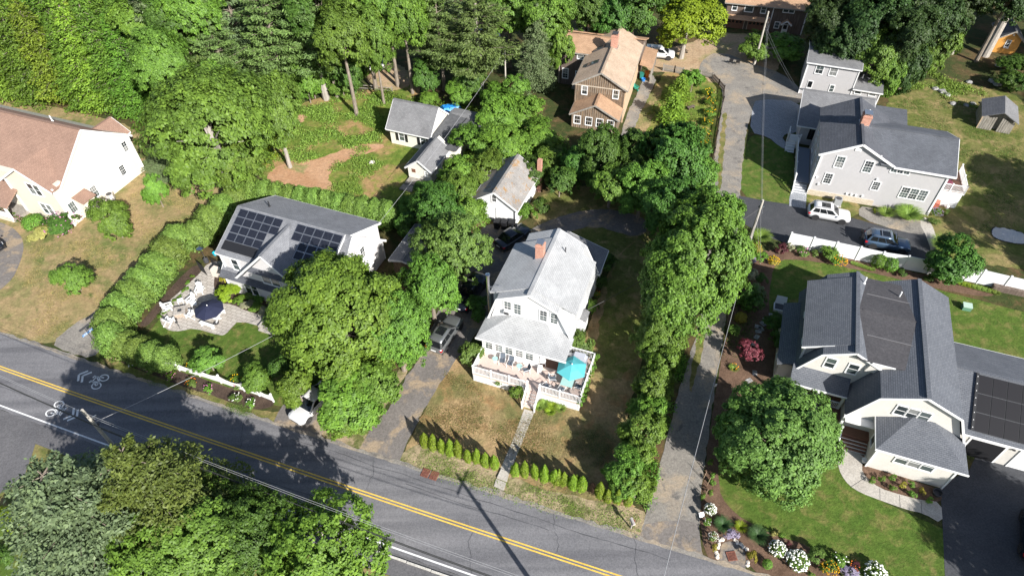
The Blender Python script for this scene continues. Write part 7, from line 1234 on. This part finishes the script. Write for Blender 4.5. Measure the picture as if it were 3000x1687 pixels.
for i, x in enumerate([1457, 1478, 1500]): bin_(['left','middle','right'][i]+' black bin in front of the white garage', x, 668+i, M['black'], 'bins in front of the white garage', 1.05, -R(22))
bin_('green bin at the carport of the brown house', 1878, 232, plain('green_plastic', (.02,.16,.13), .5), None, .9); bin_('orange bin at the carport of the brown house', 1894, 228, plain('orange_plastic', (.62,.20,.04), .5), None, .9); c = gp(1884, 238); solo('blue_tub', MB().lathe([(.25,0),(.32,.4),(.28,.4),(.24,.05)], 12), plain('blue_plastic', (.03,.2,.55), .5), 'blue tub in front of the orange bin', 'tub', loc=(c.x, c.y, .03))
c = gp(1858, 262); solo('wheelbarrow', MB().add([(-.3,-.5,.3),(.3,-.5,.3),(.3,.4,.3),(-.3,.4,.3),(-.42,-.65,.62),(.42,-.65,.62),(.42,.6,.55),(-.42,.6,.55)], [(0,3,2,1),(0,1,5,4),(1,2,6,5),(2,3,7,6),(3,0,4,7)]).lathe([(.2,-.04),(.2,.04)], 12, (0,-.75,.2), 'x').bar((-.3,.4,.35),(-.32,1.0,.5),.04).bar((.3,.4,.35),(.32,1.0,.5),.04).bar((-.25,.3,.3),(-.25,.35,0),.04).bar((.25,.3,.3),(.25,.35,0),.04), plain('teal_paint', (.03,.3,.22), .5), 'green wheelbarrow along the brown house wall', 'wheelbarrow', loc=(c.x, c.y, .02), rz=.5)
for i, x in enumerate([2140, 2160]):
    c = gp(x, 187+i*3); t = thing('camp_chair', ['left','right'][i]+' black chair of the pair on the gravel yard', 'chair', (c.x, c.y, .02), 2.9, 'black chairs on the gravel yard'); part('seat', MB().box(-.26,.26,-.25,.25,.4,.43), M['black'], t); part('backrest', MB().slab([(-.26,.25,.4),(.26,.25,.4),(.26,.4,1.0),(-.26,.4,1.0)], .03), M['black'], t)
    for a in (-1, 1): part('leg', MB().bar((a*.25,-.25,0),(a*.25,-.22,.62),.04), M['black'], t); part('leg', MB().bar((a*.25,.3,0),(a*.25,.25,.62),.04), M['black'], t); part('armrest', MB().box(a*.25-.03,a*.25+.03,-.26,.28,.6,.63), M['black'], t)
c = gp(1322, 323); t = thing('tarp_cover', 'blue tarpaulin over a low heap behind the cottage', 'tarp', (c.x, c.y, 0), .3); part('heap', MB().box(-1.2,1.2,-.7,.7,0,.5), M['plank_grey'], t); part('tarp', MB().add([(-1.5,-.95,.25),(1.5,-.9,.2),(1.4,.95,.3),(-1.45,.9,.25),(-1.1,-.5,.75),(1.05,-.55,.7),(1.1,.5,.78),(-1.15,.55,.72)], [(4,5,6,7),(0,1,5,4),(1,2,6,5),(2,3,7,6),(3,0,4,7)]), plain('blue_tarp', (.02,.25,.68), .45), t)
c = gp(2450, 600); t = thing('air_conditioner', 'grey air conditioner unit on the grass below the grey house', 'air conditioner', (c.x, c.y, .02), -R(19.5)); part('pad', MB().box(-.5,.5,-.5,.5,0,.08), M['concrete'], t); part('cabinet', MB().box(-.4,.4,-.4,.4,.08,.95), plain('ac_grey', (.33,.34,.35), .5), t); part('fan_grille', MB().lathe([(.34,.95),(.34,.97),(.1,.98)], 18), M['dark'], t)
c = gp(328, 585); t = thing('air_conditioner', 'pale air conditioner unit beside the cream house', 'air conditioner', (c.x, c.y, .02), .4); part('cabinet', MB().box(-.42,.42,-.42,.42,.05,.85), plain('ac_beige', (.55,.52,.48), .5), t); part('fan_grille', MB().lathe([(.34,.85),(.34,.87),(.1,.88)], 18), M['dark'], t)
c = gp(2735, 600); t = solo('storage_box', MB().box(-.85,.85,-.4,.4,0,.75).slab([(-.9,-.45,.78),(.9,-.45,.78),(.9,.45,.9),(-.9,.45,.9)], .06), plain('red_brown_box', (.46,.13,.09), .6), 'red storage box at the corner of the grey house', 'box', loc=(c.x, c.y, .02), rz=-R(19.5)+1.4)
c = gp(2772, 612); solo('propane_tank', MB().lathe([(.1,0),(.19,.06),(.2,.38),(.12,.5),(.06,.56)], 12), M['white'], 'small white tank beside the red box', 'tank', loc=(c.x, c.y, .02))
RG = Matrix.Rotation(-R(19.5), 3, 'Z'); OG = Vector((36.06, 62.45, 0)); gk = lambda u, v, z: tuple(OG+RG @ Vector((u, v, z)))
solo('covered_grill', MB().box(-.6,.6,-.35,.35,0,.9).box(-.5,.5,-.3,.3,.9,1.15), M['black'], 'grill under a black cover on the side deck of the grey house', 'grill', loc=gk(15, 4.8, 2.22), rz=.3); solo('covered_table', MB().lathe([(.62,0),(.6,.6),(.45,.72),(.05,.76)], 8), plain('maroon_cover', (.14,.03,.05), .8), 'maroon covered table on the side deck of the grey house', 'table', loc=gk(14.7, 3.3, 2.22))
c = gp(2955, 692); t = thing('soccer_goal', 'white soccer goal net lying on the shaded lawn at the right', 'goal', (c.x, c.y, .03), -.35); part('frame', MB().tube([(1.75*math.cos(a*PI/12)*(1/max(abs(math.cos(a*PI/12)), abs(math.sin(a*PI/12))))**.45, 1.25*math.sin(a*PI/12)*(1/max(abs(math.cos(a*PI/12)), abs(math.sin(a*PI/12))))**.45, .05) for a in range(25)], .045, 6), M['black'], t)
sq = lambda a, b: (a*math.sqrt(1-.38*b*b), b*math.sqrt(1-.38*a*a)); nv = [(1.75*sq(i/6-1, j/4-1)[0]+.2*(j/4-1), 1.25*sq(i/6-1, j/4-1)[1]-.12*(i/6-1), .06+.4*math.cos(PI/2*(i/6-1))*math.cos(PI/2*(j/4-1))+.05*math.sin(i*1.7+j)) for j in range(9) for i in range(13)]; part('net', MB().add(nv+[(a, b, z_-.02) for a, b, z_ in nv], [(j*13+i, j*13+i+1, (j+1)*13+i+1, (j+1)*13+i) for j in range(8) for i in range(12)]+[(117+(j+1)*13+i, 117+(j+1)*13+i+1, 117+j*13+i+1, 117+j*13+i) for j in range(8) for i in range(12)]), plain('net_grey', (.50,.50,.50), .9), t)
c = gp(2828, 905); t = thing('utility_box', 'green electrical transformer box on the back lawn', 'utility box', (c.x, c.y, .02), -.3); part('cabinet', MB().box(-.4,.4,-.3,.3,0,.5), plain('utility_green', (.10,.22,.15), .5), t); part('lid', MB().slab([(-.42,-.32,.52),(.42,-.32,.52),(.42,.32,.62),(-.42,.32,.62)], .08), plain('utility_pale', (.36,.47,.40), .5), t)
c = gp(2283, 905); t = thing('generator', 'white generator box with raised lid on the shaded lawn', 'generator', (c.x, c.y, .02), -.35); part('tray', MB().box(-.6,.6,-.5,.5,0,.3), M['vinyl'], t); part('inside', MB().box(-.5,.5,-.4,.4,.3,.33), M['dark'], t); part('lid', MB().slab([(-.55,.45,.35),(.55,.45,.35),(.5,.85,1.0),(-.5,.85,1.0)], .05), M['vinyl'], t)
q = gp(2945, 858); solo('wood_stack', MB().box(-2.2,2.2,-.4,.4,0,.6), M['wood_dark'], 'dark stack of firewood along the fence at the right edge', 'firewood', loc=(q.x+1, q.y, 0), rz=-.35)
RP = Matrix.Rotation(-R(21.3), 3, 'Z'); OP_ = Vector((29.03, 26.31, 0)); pkk = lambda u, v, z: tuple(OP_+RP @ Vector((u, v, z)))
for i, (u, v) in enumerate([(-3.4,3.6),(-4.3,3.7)]):
    t = thing('porch_chair', ['right','left'][i]+' black chair on the porch of the twin gambrel house', 'chair', pkk(u, v, .86), .3, 'porch chairs'); part('seat', MB().lathe([(.32,.38),(.34,.42),(.3,.44)], 10), M['black'], t); part('backrest', MB().slab([(-.3,.25,.4),(.3,.25,.4),(.34,.42,.95),(-.34,.42,.95)], .04), M['black'], t); part('leg', MB().lathe([(.25,0),(.25,.03),(.06,.06),(.06,.38)], 8), M['black'], t)
c = gp(2742, 1447); solo('flower_pot', MB().lathe([(.28,0),(.38,.35),(.34,.35),(.3,.1)], 14), M['dark'], 'dark round planter at the corner of the curved front bed', 'planter', loc=(c.x, c.y, .03)); c = gp(2530, 1352); solo('flower_pot', MB().lathe([(.18,0),(.24,.3),(.2,.3)], 12), M['white'], 'white flower pot at the foot of the porch stairs', 'planter', loc=(c.x, c.y, .04))
c = gp(2023, 320); solo('garden_bench', MB().box(-.6,.6,-.25,.25,.35,.42).box(-.5,-.42,-.2,.2,0,.35).box(.42,.5,-.2,.2,0,.35), M['wood_dark'], 'dark low garden bench among the dry grass right of the cedars', 'bench', loc=(c.x, c.y, 0), rz=.5)
for i, (x, y) in enumerate([(2060,1403),(2072,1420),(2064,1455)]): c = gp(x, y); solo('garden_stake', MB().tube([(0,0,0),(.05,.02,1.2)], .02, 5), M['wood_raw'], ORD[i]+' wooden stake from the top in the mulch beside the lane', 'stake', 'stakes beside the lane', loc=(c.x, c.y, 0))
